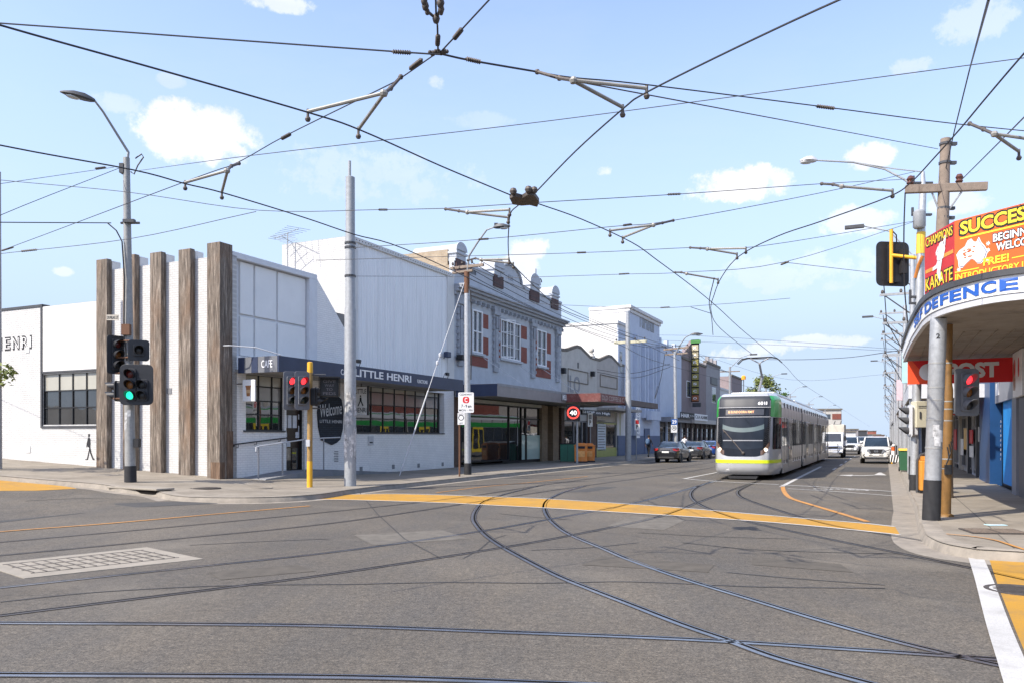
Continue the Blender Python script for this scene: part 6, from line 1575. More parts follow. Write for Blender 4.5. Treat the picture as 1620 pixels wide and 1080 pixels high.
for k in range(5): a = -2.2+.35*k; mb.tube([(q.x+.1*math.cos(a), .1*math.sin(a), q.z-.3+.14*k), (q.x+.101*math.cos(a+.5), .101*math.sin(a+.5), q.z-.16+.1*k), (q.x+.1*math.cos(a+.2), .1*math.sin(a+.2), q.z+.05+.06*k)], .014, 5)
build('black_graffiti', mb, INK, t)
c = at(b, 1529.5, 620, -.05); head(t, c, R(8), [(-.02, 'Rak')], .56, .98, .105, .265, board=GBOARD, vis=GBOARD, deep=.24)
mb = MB()
for py in (590, 650): q = at(b, 1500, py); mb.tube([(q.x, 0, q.z), at(b, 1522, py, .08)], .022, 6)
build('signal_bracket', mb, LTGREY, t)
mb = MB()
for s in (.25, .3, .5, .56, .6, .8): q = top*s; mb.tube([q-top*.003, q+top*.003], .101 if s < .66 else .076, 14)
build('steel_straps', mb, STEELD, t, smooth=40)
mb = MB(); q = at(b, 1497, 742, -.1); mb.box(q.x-.03, q.x+.10, -.14, -.08, q.z-.1, q.z+.1); build('push_button_box', mb, INK, t)
# mast with cantilever signal seen from behind
t, b = polething('signal_mast', 'silver mast with yellow cantilever arm holding a signal seen from behind', 'traffic signal', 1446, 775)
top = at(b, 1460, 272)
def along_m(py): q = at(b, 1446+(775-py)/505*14, py); return q
build('pole', taper([(0,0,-.05), along_m(500), along_m(368), along_m(352), top-Vector((0,0,.6)), top], [.13, .125, .12, .11, .10, .05], 16), STEEL, t, smooth=40)
build('base_band', taper([(0,0,-.04), along_m(750)], [.142, .14], 16), TARB, t, smooth=40)
build('yellow_band', taper([along_m(402), along_m(368)], [.13, .13], 16), M('bright_yellow_band', (.78,.50,.06), .5), t, smooth=40)
e = at(b, 1410, 404, .4); s_ = along_m(409); build('signal_arm', MB().tube([s_, e], .055, 10), YARM, t, smooth=40)
build('arm_drop', MB().tube([at(b, 1410, 363, .4), at(b, 1410, 448, .4)], .055, 10), YARM, t, smooth=40)
c = at(b, 1412, 418, .62); head(t, c, R(180+8), [(0, 'rag')], 1.12, 1.40, .15, .4)
mb = MB(); mb.tube([at(b, 1412, 366, .4), at(b, 1418, 372, .4), at(b, 1419, 395, .5), at(b, 1416, 420, .5)], .02, 6); mb.box(c.x+.12, c.x+.3, c.y-.34, c.y-.18, c.z-.35, c.z+.4); build('signal_cabling', mb, INK, t)
c = at(b, 1440, 665, -.05); head(t, c, R(-100), [(0, 'rag')], .42, .98, .105, .3, board=LTGREY, vis=DKGREY)
c = at(b, 1456, 655, -.1); bx = build('control_box', MB().box(-.22, .22, -.2, .15, -.4, .4), M('cream_box', (.55,.52,.40), .5, var=.08), t, loc=c, bev=.015)
mb = MB(); mb.box(-.16, .16, -.206, -.2, .24, .26); mb.box(-.16, .16, -.206, -.2, .19, .21); mb.box(-.13, -.09, -.225, -.2, -.12, .08); build('box_latch', mb, DKGREY, bx)
c = at(b, 1452, 405, -.25); build('orange_bracket', MB().tube([at(b, 1448, 440), at(b, 1453, 420, -.1), at(b, 1460, 405, -.2)], .05, 6), M('rust_orange', (.45,.16,.03), .6), t)
mb = MB()
for py in (290, 340, 470, 480): q = along_m(py); mb.box(q.x-.3, q.x+.3, -.05, .05, q.z-.03, q.z+.03); mb.tube([(q.x-.28, 0, q.z), (q.x-.28, 0, q.z+.22)], .04, 6)
build('insulator_brackets', mb, DKGREY, t)
q = along_m(345); mb = MB(); mb.lathe([(.14, q.z-.35), (.18, q.z-.3), (.18, q.z+.15), (.1, q.z+.22)], (q.x-.12, -.1, 0), 12); build('transformer_can', mb, STEELG, t, smooth=40)
# long street lamp arm towards the road
la = [at(b, 1459, 305), at(b, 1430, 284, .2), at(b, 1400, 268, .5), at(b, 1350, 257, .9), at(b, 1292, 254, 1.2)]
build('lamp_arm', MB().tube(la, [.04,.035,.03,.03,.025], 8), STEELG, t, smooth=40); lamp_head(t, la[-1], R(172), .52, LTGREY)
build('lamp_stay', MB().tube([at(b, 1459, 272), at(b, 1420, 268, .3), at(b, 1350, 257, .9)], .018, 6), STEELG, t)
# old timber pole behind the sign boards
x, y = UV(24.4, 1.5); b = Vector((x, y, .15)); t = thing('timber_pole', 'old timber pole with heavy crossarm rising behind the orange sign board', 'pole', b)
top = at(b, 1496, 220)
px0 = CX+FPX*x/y
build('pole', taper([(0,0,-.05), at(b, 1491, 360), at(b, 1494.5, 262), top], [.17, .16, .13, .13], 14), TPOLE, t, smooth=40)
def caps(p, r): return MB().lathe([(r*.5, 0), (r, .05), (r*.7, .1), (r*1.05, .16), (r*.6, .24), (r*.3, .26)], tuple(p), 10)
a, c = at(b, 1432, 300, .2), at(b, 1562, 295, -.35); d = c-a; arm = build('crossarm', MB().box(0, d.length, -.07, .07, -.11, .11), TPOLE, t, loc=a, rot=(0, -math.asin(d.z/d.length), math.atan2(d.y, d.x)), bev=.015)
mb = caps((.12, 0, .11), .1); mb.lathe([(.05, .11), (.1, .16), (.07, .21), (.1, .27), (.06, .35)], (d.length*.66, 0, 0), 10); build('insulators', mb, M('brown_porcelain', (.10,.04,.03), .3), arm, smooth=40)
mb = MB(); mb.tube([a+d*.33-Vector((0,0,.1)), at(b, 1490, 345)], .025, 6); mb.tube([a+d*.7-Vector((0,0,.1)), at(b, 1492, 345)], .025, 6); build('arm_brace', mb, STEELG, t)
mb = MB()
for py in (228, 258, 330, 345): q = at(b, 1494.5-(py-262)/30, py); mb.tube([(q.x, q.y, q.z-.03), (q.x, q.y, q.z+.03)], .155, 12); mb.box(q.x+.1, q.x+.3, -.05, .05, q.z-.04, q.z+.04)
build('steel_straps', mb, DKGREY, t)
mb = MB()
for i in range(6): mb.tube([at(b, 1488+2*i, 335), at(b, 1482+3*i, 375, .05*i), at(b, 1474+5*i, 420, .1*i)], .022, 6)
build('drop_cables', mb, INK, t)
# receding poles on the right with bracket arms to the road
for i, (u, za_) in enumerate(((34, 5.0), (47, 5.6), (60, 6.0), (76, 6.3), (95, 6.5), (120, 6.8), (150, 7.0), (190, 7.2))):
    x, y = UV(u, .95); t = thing('service_pole', 'silver pole with layered bracket arms receding along the right kerb', 'pole', (x, y, .15), HEAD, 'poles with bracket arms on the right kerb')
    build('pole', taper([(0,0,-.05), (0,0,8.6)], [.13, .10], 10), STEEL, t, smooth=40); build('base_band', taper([(0,0,-.03), (0,0,.9)], [.145, .14], 10), TARB, t)
    for j, z in enumerate((8.2, 7.1, 6.0)):
        build('bracket_arm', MB().box(-.04, .04, -.3, 1.25-.1*j, z, z+.09), STEELG, t); build('arm_brace', MB().tube([(0,0,z-.8), (0,.95,z)], .025, 6), DKGREY, t)
        mb = MB()
        for yy in (.5, 1.15): mb.lathe([(.03, z+.09), (.06, z+.13), (.05, z+.2), (.02, z+.24)], (0, yy-.1*j, 0), 7)
        build('insulators', mb, BRASS, t)
    build('drop_cables', MB().tube([(.0,1.05,8.15), (.03,.97,7.2), (-.03,.9,6.1), (0,.15,4.6)], .02, 5), INK, t)
    if i in (0, 2, 4): build('lamp_arm', MB().tube([(0,0,8.6), (0,.8,9.6), (0,1.7,9.9)], .03, 6), STEELG, t); build('lamp_head', MB().box(-.1, .1, 1.7, 2.4, 9.85, 9.97), DKGREY, t)
# wheelie bin, orange bin, barrier
p = G(1433, 745, .15); t = thing('wheelie_bin', 'dark green wheelie bin with yellow lid at the right kerb', 'bin', p, R(-22)); GBN = M('green_bin_plastic', (.035,.12,.06), .5, var=.12, scale=2)
mb = MB(); mb.add([(-.25,-.28,.05),(.25,-.28,.05),(.25,.28,.05),(-.25,.28,.05),(-.3,-.36,.98),(.3,-.36,.98),(.3,.36,.98),(-.3,.36,.98)], [(0,3,2,1),(4,5,6,7),(0,1,5,4),(1,2,6,5),(2,3,7,6),(3,0,4,7)]); build('body', mb, GBN, t, bev=.03)
mb = MB(); mb.prism([(-.4,.99),(.4,.99),(.36,1.05),(.0,1.1),(-.36,1.06)], -.32, .32, 'x'); build('lid', mb, M('yellow_lid', (.70,.46,.06), .5), t, bev=.02); mb = MB(); mb.tube([(-.22,.40,1.0),(.22,.40,1.0)], .025, 6); build('handle', mb, GBN, t)
for s in (-.26, .26): build('wheel', MB().lathe([(.1,-.03),(.1,.03)], (s, .27, .1), 12, 'x'), INK, t)
p = G(1471, 779, .15); t = thing('street_bin', 'orange and grey street bin half hidden behind the silver awning pole', 'bin', p, R(-15)); OR = M('orange_panel', (.66,.27,.04), .5, var=.15)
build('body', MB().box(-.30, .30, -.26, .26, .08, .95), OR, t, bev=.02); mb = MB(); mb.tube([(-.34,0,0),(-.34,0,.95),(-.25,0,1.12),(0,0,1.2),(.25,0,1.12),(.34,0,.95),(.34,0,0)], .035, 6); build('arched_frame', mb, DKGREY, t, smooth=40); build('top_panel', MB().box(-.26, .26, -.2, .2, .96, 1.08), OR, t); build('base', MB().box(-.32, .32, -.28, .28, 0, .08), BLACK, t)
p = G(1413, 731, .15); t = thing('traffic_post', 'orange and white safety post standing beside the big white car', 'safety post', p); 
for i in range(4): build('post_band', MB().tube([(0,0,.25*i), (0,0,.25*i+.25)], .10 if i % 2 else .11, 10), M('safety_orange', (.75,.13,.02), .5) if i % 2 else SIGW, t, smooth=40)
build('foot', MB().lathe([(.2,0),(.2,.04),(.1,.06)], n=12), INK, t)
p = G(1417, 733, .15); t = thing('barrier_board', 'low black and white chevron barrier board behind the right kerb', 'barrier', p, R(-20)); build('board', MB().box(-.32, .32, -.02, .02, .1, .55), SIGW, t); mb = MB()
for k in range(4): mb.add([(-.3+.15*k, -.024, .1), (-.22+.15*k, -.024, .1), (-.14+.15*k, -.024, .55), (-.22+.15*k, -.024, .55)], [(0,1,2,3)])
build('chevron_stripe', mb, INK, t); mb = MB(); mb.box(-.25, -.2, -.15, .15, 0, .1); mb.box(.2, .25, -.15, .15, 0, .1); build('feet', mb, YARM, t)
# ------------------------------------------------------------------ vehicles
def paint(name, c, metal=0.0, rough=.25):
    m = M(name, c, rough, metal, .05, 1.2, coat=.8); return m
CGLASS = glass('car_glass', (.012,.02,.026), 1.75, .02, 0)
TYRE = M('tyre_rubber', (.02,.02,.021), .85, var=.25, scale=10); RIM = M('alloy_rim', (.42,.43,.45), .3, .8, .2, 6)
HLAMP = M('headlamp', (.55,.57,.60), .12, .3, .2, 14, coat=1); TLAMP = M('tail_lamp', (.38,.02,.02), .2, 0, .3, 14, coat=1); PLATE = M('number_plate', (.70,.70,.68), .5, var=.05); CHROME = M('chrome', (.62,.63,.65), .12, 1, .1)
BTRIM = M('black_car_trim', (.02,.02,.022), .55, var=.2)
def wheel(par, x, y, r, w_):
    mb = MB(); mb.lathe([(r*.62, -w_/2), (r*.92, -w_/2), (r, -w_*.35), (r, w_*.35), (r*.92, w_/2), (r*.62, w_/2)], n=24, ax='y')
    o_ = build('wheel', mb, TYRE, par, loc=(x, y, r), smooth=40); s = 1 if y > 0 else -1; mb = MB()
    mb.lathe([(r*.64, s*w_*.30), (r*.64, s*w_*.47), (r*.58, s*w_*.47), (r*.5, s*w_*.36), (.001, s*w_*.34)], n=24, ax='y')
    for k in range(5): a = k*2*math.pi/5; c_, s_ = math.cos(a), math.sin(a); mb.add([(c_*.05-s_*.04, s*w_*.46, s_*.05+c_*.04), (c_*r*.6-s_*.03, s*w_*.46, s_*r*.6+c_*.03), (c_*r*.6+s_*.03, s*w_*.46, s_*r*.6-c_*.03), (c_*.05+s_*.04, s*w_*.46, s_*.05-c_*.04)], [(0,1,2,3)])
    build('rim', mb, RIM, o_, smooth=40)
def car(label, p, heading, pm, kind='sedan', group=None, lowtrim=None):
    t = thing('parked_car' if kind == 'sedan' else 'car', label, 'car', p, heading, group)
    S_ = kind != 'sedan'
    if not S_:
        L_, Wd, r = 4.55, .89, .33; zb = .24
        st = [(-2.28,.62,.40,.72),(-2.2,.80,.26,.98),(-1.9,.86,.22,1.06),(-1.4,.89,.21,1.06),(-.6,.90,.2,1.0),(.3,.90,.2,.97),(1.0,.89,.2,.96),(1.6,.87,.2,.90),(2.05,.80,.22,.80),(2.24,.66,.28,.68),(2.3,.45,.36,.60)]
        cabs = [(-1.62,.74,1.05,.66,1.07),(-1.05,.79,1.02,.62,1.33),(-.5,.80,1.0,.60,1.43),(.1,.80,.98,.60,1.44),(.45,.79,.97,.61,1.38),(1.22,.76,.94,.70,.97)]; roof = [(-1.0,.60,1.35),(-.5,.60,1.45),(.1,.60,1.46),(.42,.60,1.40)]; wx = (-1.32, 1.36)
    else:
        L_, Wd, r = 4.95, .97, .38; zb = .3
        st = [(-2.45,.74,.5,.95),(-2.38,.88,.36,1.1),(-1.8,.95,.32,1.14),(-.8,.97,.3,1.14),(.3,.97,.3,1.13),(1.1,.96,.3,1.13),(1.35,.95,.3,1.12),(1.9,.93,.3,1.06),(2.25,.88,.3,.98),(2.42,.78,.34,.86),(2.48,.62,.4,.74)]
        cabs = [(-2.36,.82,1.12,.70,1.2),(-2.15,.86,1.12,.70,1.66),(-1.2,.88,1.13,.71,1.76),(0,.88,1.13,.71,1.78),(.45,.87,1.13,.70,1.70),(1.30,.84,1.11,.78,1.14)]; roof = [(-2.15,.70,1.69),(-1.2,.71,1.79),(0,.71,1.81),(.42,.70,1.74)]; wx = (-1.42, 1.48)
    rows = []
    for x, w_, z0, z1 in st:
        h = z1-z0; half = [(w_*.80, z0), (w_*.96, z0+.12*h), (w_, z0+.38*h), (w_*.985, z0+.66*h), (w_*.95, z0+.90*h), (w_*.84, z1), (w_*.45, z1+.025)]
        rows.append([(x, a, b) for a, b in half]+[(x, -a, b) for a, b in half[::-1]]+[(x, half[0][0], half[0][1])])
    mb = MB(); mb.grid(rows); n_ = len(rows[0])-1; mb.add(rows[0][:n_], [tuple(range(n_))]); mb.add(rows[-1][:n_], [tuple(range(n_-1, -1, -1))])
    o_ = build('body', mb, pm, t, smooth=38)
    if lowtrim:
        mb = MB(); mb.box(-2.2, 2.2, -Wd-.005, -Wd+.06, .28, .50); mb.box(-2.2, 2.2, Wd-.06, Wd+.005, .28, .50); build('lower_trim', mb, lowtrim, t, bev=.02)
    rows = []
    for x, wb_, zb_, wt, zt in cabs: rows.append([(x, wb_, zb_-.05), (x, (wb_+wt)/2+.015, (zb_+zt)/2), (x, wt, zt), (x, 0, zt+.015), (x, -wt, zt), (x, -(wb_+wt)/2-.015, (zb_+zt)/2), (x, -wb_, zb_-.05)])
    mb = MB(); mb.grid(rows); build('windows', mb, CGLASS, t, smooth=30)
    mb = MB(); rows = [[(x, w_*f, z-(.02 if abs(f) == 1 else 0)) for f in (1.01, .92, 0, -.92, -1.01)] for x, w_, z in roof]; mb.grid(rows); mb.grid([[(a, b, c-.05) for a, b, c in r_][::-1] for r_ in rows])
    build('roof', mb, pm, t, smooth=40)
    mb = MB()
    for s in (1, -1):
        for i, j in ((4, 5), (0, 1)): a, b = cabs[i], cabs[j]; pts = [(q[0], s*q[3]*1.005, q[4]) for q in cabs[min(i, j):max(i, j)+1]]; mb.tube(pts, .045, 6)
        mb.tube([(q[0], s*q[3]*1.01, q[4]) for q in cabs], .035, 6)
        xb = (cabs[2][0]+cabs[3][0])/2; mb.tube([(xb, s*cabs[2][1], cabs[2][2]), (xb, s*(cabs[2][3]+.01), cabs[2][4])], .04, 6)
        if S_: mb.tube([(-1.25, s*.885, 1.12), (-1.3, s*.715, 1.75)], .06, 6)
    build('pillars', mb, pm, t, smooth=40)
    for x in wx:
        for s in (1, -1):
            wheel(t, x, s*(Wd-.1), r, .22)
            mb = MB(); mb.lathe([(r*1.02, s*(Wd-.10)), (r*1.02, s*(Wd+.008)), (r*1.16, s*(Wd+.008)), (r*1.16, s*(Wd-.1))], (x, 0, r), 20, 'y'); build('wheel_arch', mb, BTRIM if S_ else pm, t, smooth=40)
    fx, rx = st[-2][0], st[1][0]
    for s in (1, -1):
        if S_: hl = [(2.02,s*.90,.98),(2.40,s*.70,.93),(2.47,s*.52,.86),(2.48,s*.52,.74),(2.43,s*.72,.74),(2.12,s*.93,.80)]
        else: hl = [(1.95,s*.83,.78),(2.22,s*.68,.70),(2.27,s*.5,.64),(2.27,s*.52,.54),(2.22,s*.70,.58),(2.0,s*.83,.66)]
        c_ = Vector((sum(q[0] for q in hl)/6+.03, sum(q[1] for q in hl)/6+s*.015, sum(q[2] for q in hl)/6+.01))
        mb = MB(); mb.add([Vector(q)+Vector((.018, s*.012, .006)) for q in hl]+[c_], [(i, (i+1) % 6, 6) for i in range(6)]); build('headlight', mb, HLAMP, t, smooth=60)
        tl = [(-1.95,s*.875,1.0),(-2.24,s*.74,.99),(-2.27,s*.50,.98),(-2.285,s*.52,.86),(-2.26,s*.76,.80),(-2.0,s*.885,.84)] if not S_ else [(-2.2,s*.91,1.1),(-2.4,s*.8,1.1),(-2.43,s*.62,1.08),(-2.44,s*.62,.9),(-2.42,s*.82,.86),(-2.25,s*.93,.9)]
        mb = MB(); mb.add([Vector(q)+Vector((-.02, s*.012, .004)) for q in tl]+[Vector((sum(q[0] for q in tl)/6-.03, sum(q[1] for q in tl)/6+s*.01, sum(q[2] for q in tl)/6))], [(i, (i+1) % 6, 6) for i in range(6)]); build('tail_light', mb, TLAMP, t, smooth=60)
        mxx = cabs[-1][0]-.25; mb = MB(); mb.ball((mxx, s*(Wd+.10), cabs[-1][2]+.10), .12, 8, (.6, 1, .75)); mb.tube([(mxx, s*(Wd-.1), cabs[-1][2]+.02), (mxx, s*(Wd+.05), cabs[-1][2]+.07)], .03, 5); build('mirror', mb, pm, t, smooth=50)
        mb = MB()
        for xh in ((.1, -.95) if not S_ else (.35, -.7)): mb.box(xh, xh+.18, s*(Wd-.02), s*(Wd+.02), st[3][3]-.2, st[3][3]-.165)
        build('door_handles', mb, CHROME, t)
    if S_:
        build('grille', MB().prism([(-.45,.95),(.45,.95),(.36,.68),(-.36,.68)], 2.47, 2.51, 'x'), BTRIM, t)
        mb = MB(); mb.prism([(-.60,.95),(-.42,.95),(-.30,.67),(-.37,.66)], 2.50, 2.525, 'x'); mb.prism([(.60,.95),(.42,.95),(.30,.67),(.37,.66)], 2.50, 2.525, 'x'); mb.lathe([(.085, 2.515), (.11, 2.515), (.11, 2.53), (.085, 2.53)], (0, 0, .82), 16, 'x'); mb.box(2.515, 2.53, -.13, .13, .80, .84); mb.box(2.49, 2.51, -.5, .5, .95, .975); build('grille_trim', mb, CHROME, t)
        mb = MB(); mb.box(2.40, 2.50, -.72, .72, .30, .46); mb.box(2.46, 2.495, -.45, .45, .50, .56); build('lower_grille', mb, BTRIM, t, bev=.02); build('skid_plate', MB().box(2.41, 2.51, -.62, .62, .385, .42), CHROME, t)
        for s in (1, -1): build('fog_lamp', MB().lathe([(.05, 0), (.09, .0), (.09, .02), (.05, .03)], (2.43, s*.70, .55), 12, 'x'), BTRIM, t)
        build('number_plate', MB().box(2.49, 2.515, -.2, .2, .53, .65), PLATE, t); mb = MB(); mb.tube([(-1.9,.6,1.8),(-1.7,.62,1.87),(-.3,.63,1.88),(0,.62,1.82)], .02, 6); mb.tube([(-1.9,-.6,1.8),(-1.7,-.62,1.87),(-.3,-.63,1.88),(0,-.62,1.82)], .02, 6); build('roof_rails', mb, DKGREY, t)
    else:
        build('rear_bumper_trim', MB().box(-2.3, -2.2, -.6, .6, .28, .40), BTRIM, t, bev=.02); pl = build('number_plate', MB().box(-2.31, -2.285, -.24, .24, .68, .80), PLATE, t)
        build('boot_trim', MB().box(-2.30, -2.26, -.3, .3, .86, .89), CHROME, t)
    return t
BLK = paint('black_car_paint', (.012,.012,.014)); CHAR = paint('charcoal_car_paint', (.05,.052,.058), .4); BLUEC = paint('blue_car_paint', (.012,.06,.26), .3); PEARL = paint('pearl_white_paint', (.70,.69,.65)); WHT = paint('white_car_paint', (.74,.75,.76))
def gl(px, py): p = G(px, py, .008); return p
g_ = 'cars parked along the left kerb'
def put(px, py, off, v=None):
    p = gl(px, py); u = p.x*DV.x+p.y*DV.y; vv = p.x*VV.x+p.y*VV.y
    return Vector((*UV(u+off, vv if v is None else v), .008))
car('shiny black sedan parked rearmost at the left kerb, tail towards the tram', put(1052, 731, 2.2, -13.72), HEAD, BLK, 'sedan', g_)
car('dark charcoal sedan parked directly ahead of the shiny black sedan', put(1097, 726, 2.3, -13.9), HEAD, CHAR, 'sedan', g_)
car('bright blue sedan parked ahead of the charcoal sedan beside the tram', put(1121, 724, 4.4, -14.0), HEAD, BLUEC, 'sedan', g_)
for i, u in enumerate((96, 104, 118, 126)): car('dark sedan parked far along the left kerb behind the tram', Vector((*UV(u, -14.1), .008)), HEAD, [CHAR, WHT, BLK, CHAR][i], 'sedan', g_) if False else None
car('big pearl white four wheel drive coming forward in the right lane', put(1388, 732.5, 2.3, -.55), HEAD+math.pi, PEARL, 'suv', None, M('grey_bumper_trim', (.22,.22,.22), .5))
car('smaller white hatch behind the truck, seen between truck and big white car', put(1345, 718, 2.2, -3.3), HEAD+math.pi, WHT, 'suv')
car('distant white car far down the street between two white cars', put(1360, 708, 2.2, -3.4), HEAD+math.pi, WHT, 'suv')
# white tray truck behind the tram
p = Vector((*UV(72.0, -4.15), .008)); t = thing('tray_truck', 'white forward cab tray truck with bull bar following the tram', 'truck', p, HEAD+math.pi)
mb = MB(); mb.prism([(-.1,.55),(0,.6),(0,1.25),(-.12,1.35),(-.45,2.15),(-1.7,2.2),(-1.75,.55)], -.95, .95, 'y'); build('cab', mb, WHT, t, bev=.05)
a, b = (-.145, 1.38), (-.44, 2.06); mb = MB(); mb.add([(a[0]+.02, -.82, a[1]), (a[0]+.02, .82, a[1]), (b[0]+.03, .76, b[1]), (b[0]+.03, -.76, b[1])], [(0,1,2,3)]); mb.v = [(x+.01, y, z) for x, y, z in mb.v]; build('windscreen', mb, CGLASS, t)
for s in (1, -1):
    mb = MB(); mb.add([(-.4, s*.957, 1.35), (-1.5, s*.957, 1.35), (-1.5, s*.957, 2.0), (-.62, s*.957, 2.0)], [(0,1,2,3)]); build('side_window', mb, CGLASS, t)
    build('headlight', MB().box(-.02, .03, s*.55, s*.85, .78, .98), HLAMP, t, bev=.02); mb = MB(); mb.box(-.1, .1, s*1.02, s*1.18, 1.45, 1.85); mb.tube([(-.2, s*.95, 1.9), (0, s*1.1, 1.85)], .02, 5); build('mirror', mb, BTRIM, t, bev=.02)
mb = MB()
for z in (.5, .75, 1.0): mb.tube([(.12, -.85, z), (.2, -.5, z), (.2, .5, z), (.12, .85, z)], .03, 6)
for y in (-.55, .55): mb.tube([(.2, y, .4), (.2, y, 1.25)], .035, 6)
build('bull_bar', mb, CHROME, t, smooth=40); build('bumper', MB().box(-.1, .1, -.92, .92, .42, .66), WHT, t, bev=.03)
build('grille', MB().box(.0, .02, -.5, .5, .75, 1.0), BTRIM, t); build('number_plate', MB().box(.1, .115, -.2, .2, .48, .6), PLATE, t)
build('tray', MB().box(-5.6, -1.85, -1.05, 1.05, .85, .98), DKGREY, t); mb = MB(); mb.box(-5.6, -1.85, 1.02, 1.06, .99, 1.5); mb.box(-5.6, -1.85, -1.06, -1.02, .99, 1.5); mb.box(-1.9, -1.85, -1.05, 1.05, .99, 1.9); build('drop_sides', mb, WHT, t)
build('load_box', MB().box(-5.2, -2.1, -.95, .95, 1.0, 2.85), M('truck_load_cream', (.50,.47,.40), .7, var=.2, scale=2), t, bev=.05); build('chassis', MB().box(-5.5, -.3, -.4, .4, .45, .82), BTRIM, t)
mb = MB()
for y in (-.6, .1, .6): mb.tube([(-2.3, y, 2.85), (-2.4, y+.1, 3.15), (-3.5, y, 3.1)], .04, 6)
build('load_rails', mb, DKGREY, t)
for x in (-.75, -4.0):
    for y in (.85, -.85): wheel(t, x, y, .40, .25)

# ------------------------------------------------------------------ tram
TW = M('tram_pale_grey', (.46,.465,.47), .3, .2, .05, 1, coat=.5); TG = M('tram_green', (.02,.36,.055), .35, 0, .06, 1, coat=.6); TY = M('tram_lime_stripe', (.62,.72,.02), .4, var=.04)
TDK = glass('tram_dark_mask', (.010,.012,.016), 1.32, .06, 0); TGL = glass('tram_window', (.02,.024,.027), 1.9, .04, .02); TSIL = M('tram_silver_panel', (.46,.455,.45), .3, .7, .08, 1.2); TROOF = M('tram_roof_panel', (.48,.50,.51), .3, .5, .1, 1); TYD = M('tram_yellow_door', (.80,.62,.02), .4, var=.05)
tp = Vector((*UV(33.55, -5.36), .006)); TR = thing('tram', 'modern articulated tram in silver and green with lime stripe and 6018 on its front', 'tram', tp, HEAD+math.pi)
LT, HWD = 33.4, 1.325
zs_ = [.22,.30,.42,.55,.72,.86,1.0,1.1,1.25,1.5,1.8,2.2,2.6,2.9,3.1,3.3,3.45,3.56,3.63]
def xf(z):
    pts = [(.22,-.22),(.30,-.12),(.45,-.02),(.7,0),(.95,-.02),(1.1,-.05),(1.8,-.20),(2.6,-.40),(3.1,-.54),(3.4,-.66),(3.56,-.85),(3.63,-1.15)]
    for (a, b), (c, d) in zip(pts, pts[1:]):
        if z <= c: return b+(d-b)*(z-a)/(c-a)
    return pts[-1][1]
def plan(w_, z):                                 # w 0..1 around one side of the nose; returns x,y
    P_ = [(0,0),(-.02,.45),(-.09,.80),(-.22,1.04),(-.62,1.18),(-1.25,1.275),(-2.05,HWD)]
    s = w_*(len(P_)-1); i = min(len(P_)-2, int(s)); k = s-i
    x = P_[i][0]+(P_[i+1][0]-P_[i][0])*k; y = P_[i][1]+(P_[i+1][1]-P_[i][1])*k
    f = 1.0
    if z > 3.3: f = 1-.16*((z-3.3)/.33)**1.6
    if z < .42: f = 1-.05*(.42-z)/.2
    fx = xf(z); k2 = max(0, 1+(x/2.05)); return fx*k2+x, y*f
def surf(w_, z, o_=0):
    s = 1 if w_ >= 0 else -1; x, y = plan(abs(w_), z)
    if o_:
        x2, y2 = plan(min(1, abs(w_)+.02), z); x1, y1 = plan(max(0, abs(w_)-.02), z); tx, ty = x2-x1, y2-y1; l_ = math.hypot(tx, ty) or 1
        x += ty/l_*o_; y += -tx/l_*o_
    return (x, s*y, z)
def patch(name, m, w0, w1, zlo, zhi, o_=.008, nw=24, nz=10, par=TR, smooth=50):
    mb = MB(); rows = []
    for i in range(nz+1):
        row = []
        for j in range(nw+1):
            w_ = w0+(w1-w0)*j/nw; a = zlo(w_) if callable(zlo) else zlo; b = zhi(w_) if callable(zhi) else zhi; row.append(surf(w_, a+(b-a)*i/nz, o_))
        rows.append(row)
    mb.grid(rows); return build(name, mb, m, par, smooth=smooth)
mb = MB(); ws_ = [k/18 for k in range(-18, 19)]
mb.grid([[surf(w_, z) for w_ in ws_] for z in zs_]); top_ = [surf(w_, 3.63) for w_ in ws_]; mb.add(top_, [tuple(range(len(top_)))]); bt = [surf(w_, .22) for w_ in ws_]; mb.add(bt, [tuple(range(len(bt)-1, -1, -1))])
build('cab_shell', mb, TW, TR, smooth=50)
mk = .52
def zl(w_): a = abs(w_)/mk; return .98+.50*max(0, (a-.35)/.65)**2.2
patch('front_mask', TDK, -mk, mk, zl, 3.02, .010, 30, 14); patch('header_panel', M('tram_header', (.03,.034,.042), .5, 0, .08), -mk, mk, 3.03, 3.50, .012, 24, 6)
for s in (1, -1): patch('green_corner', TG, s*mk, s*1.0, lambda w_: 2.62+.0*w_, 3.52, .011, 12, 8)
for s in (1, -1): patch('cab_side_window', TDK, s*.62, s*.97, lambda w_: 1.28, 2.60, .012, 10, 8)
patch('lime_stripe', TY, -1, 1, .70, .84, .010, 40, 2); patch('windscreen', glass('tram_windscreen', (.012,.016,.022), 1.38, .03, .01), -.36, .36, lambda w_: 1.25+.25*abs(w_), 2.60, .018, 20, 8)
patch('sun_blind', M('pale_sun_blind', (.085,.12,.125), .4), -.355, .355, lambda w_: 2.12-.14*math.cos(w_*4.4), lambda w_: 2.16+.16*(w_/.355)**2, .022, 20, 2)
patch('dash_line', MIDGREY, -.33, .33, 1.62, 1.66, .022, 10, 1); patch('display_panel', M('display_black', (.035,.037,.042), .3, coat=.5), -.30, .34, 2.70, 2.94, .020, 14, 3)
mb = MB()
def onface(w0, w1, z0, z1, o_): return lambda a, b, d: surf(w0+(w1-w0)*a, z0+(z1-z0)*b, o_+d)
mb.text('86 BUNDOORA RMIT', onface(-.25, .16, 2.78, 2.88, .024), .01, .004); build('destination_text', mb, M('amber_led_text', (.75,.36,.16), .5, emis=.5), TR)
mb = MB(); mb.text('6018', onface(.22, .42, 3.12, 3.26, .020), .02, .004); build('fleet_number', mb, LETTER, TR)
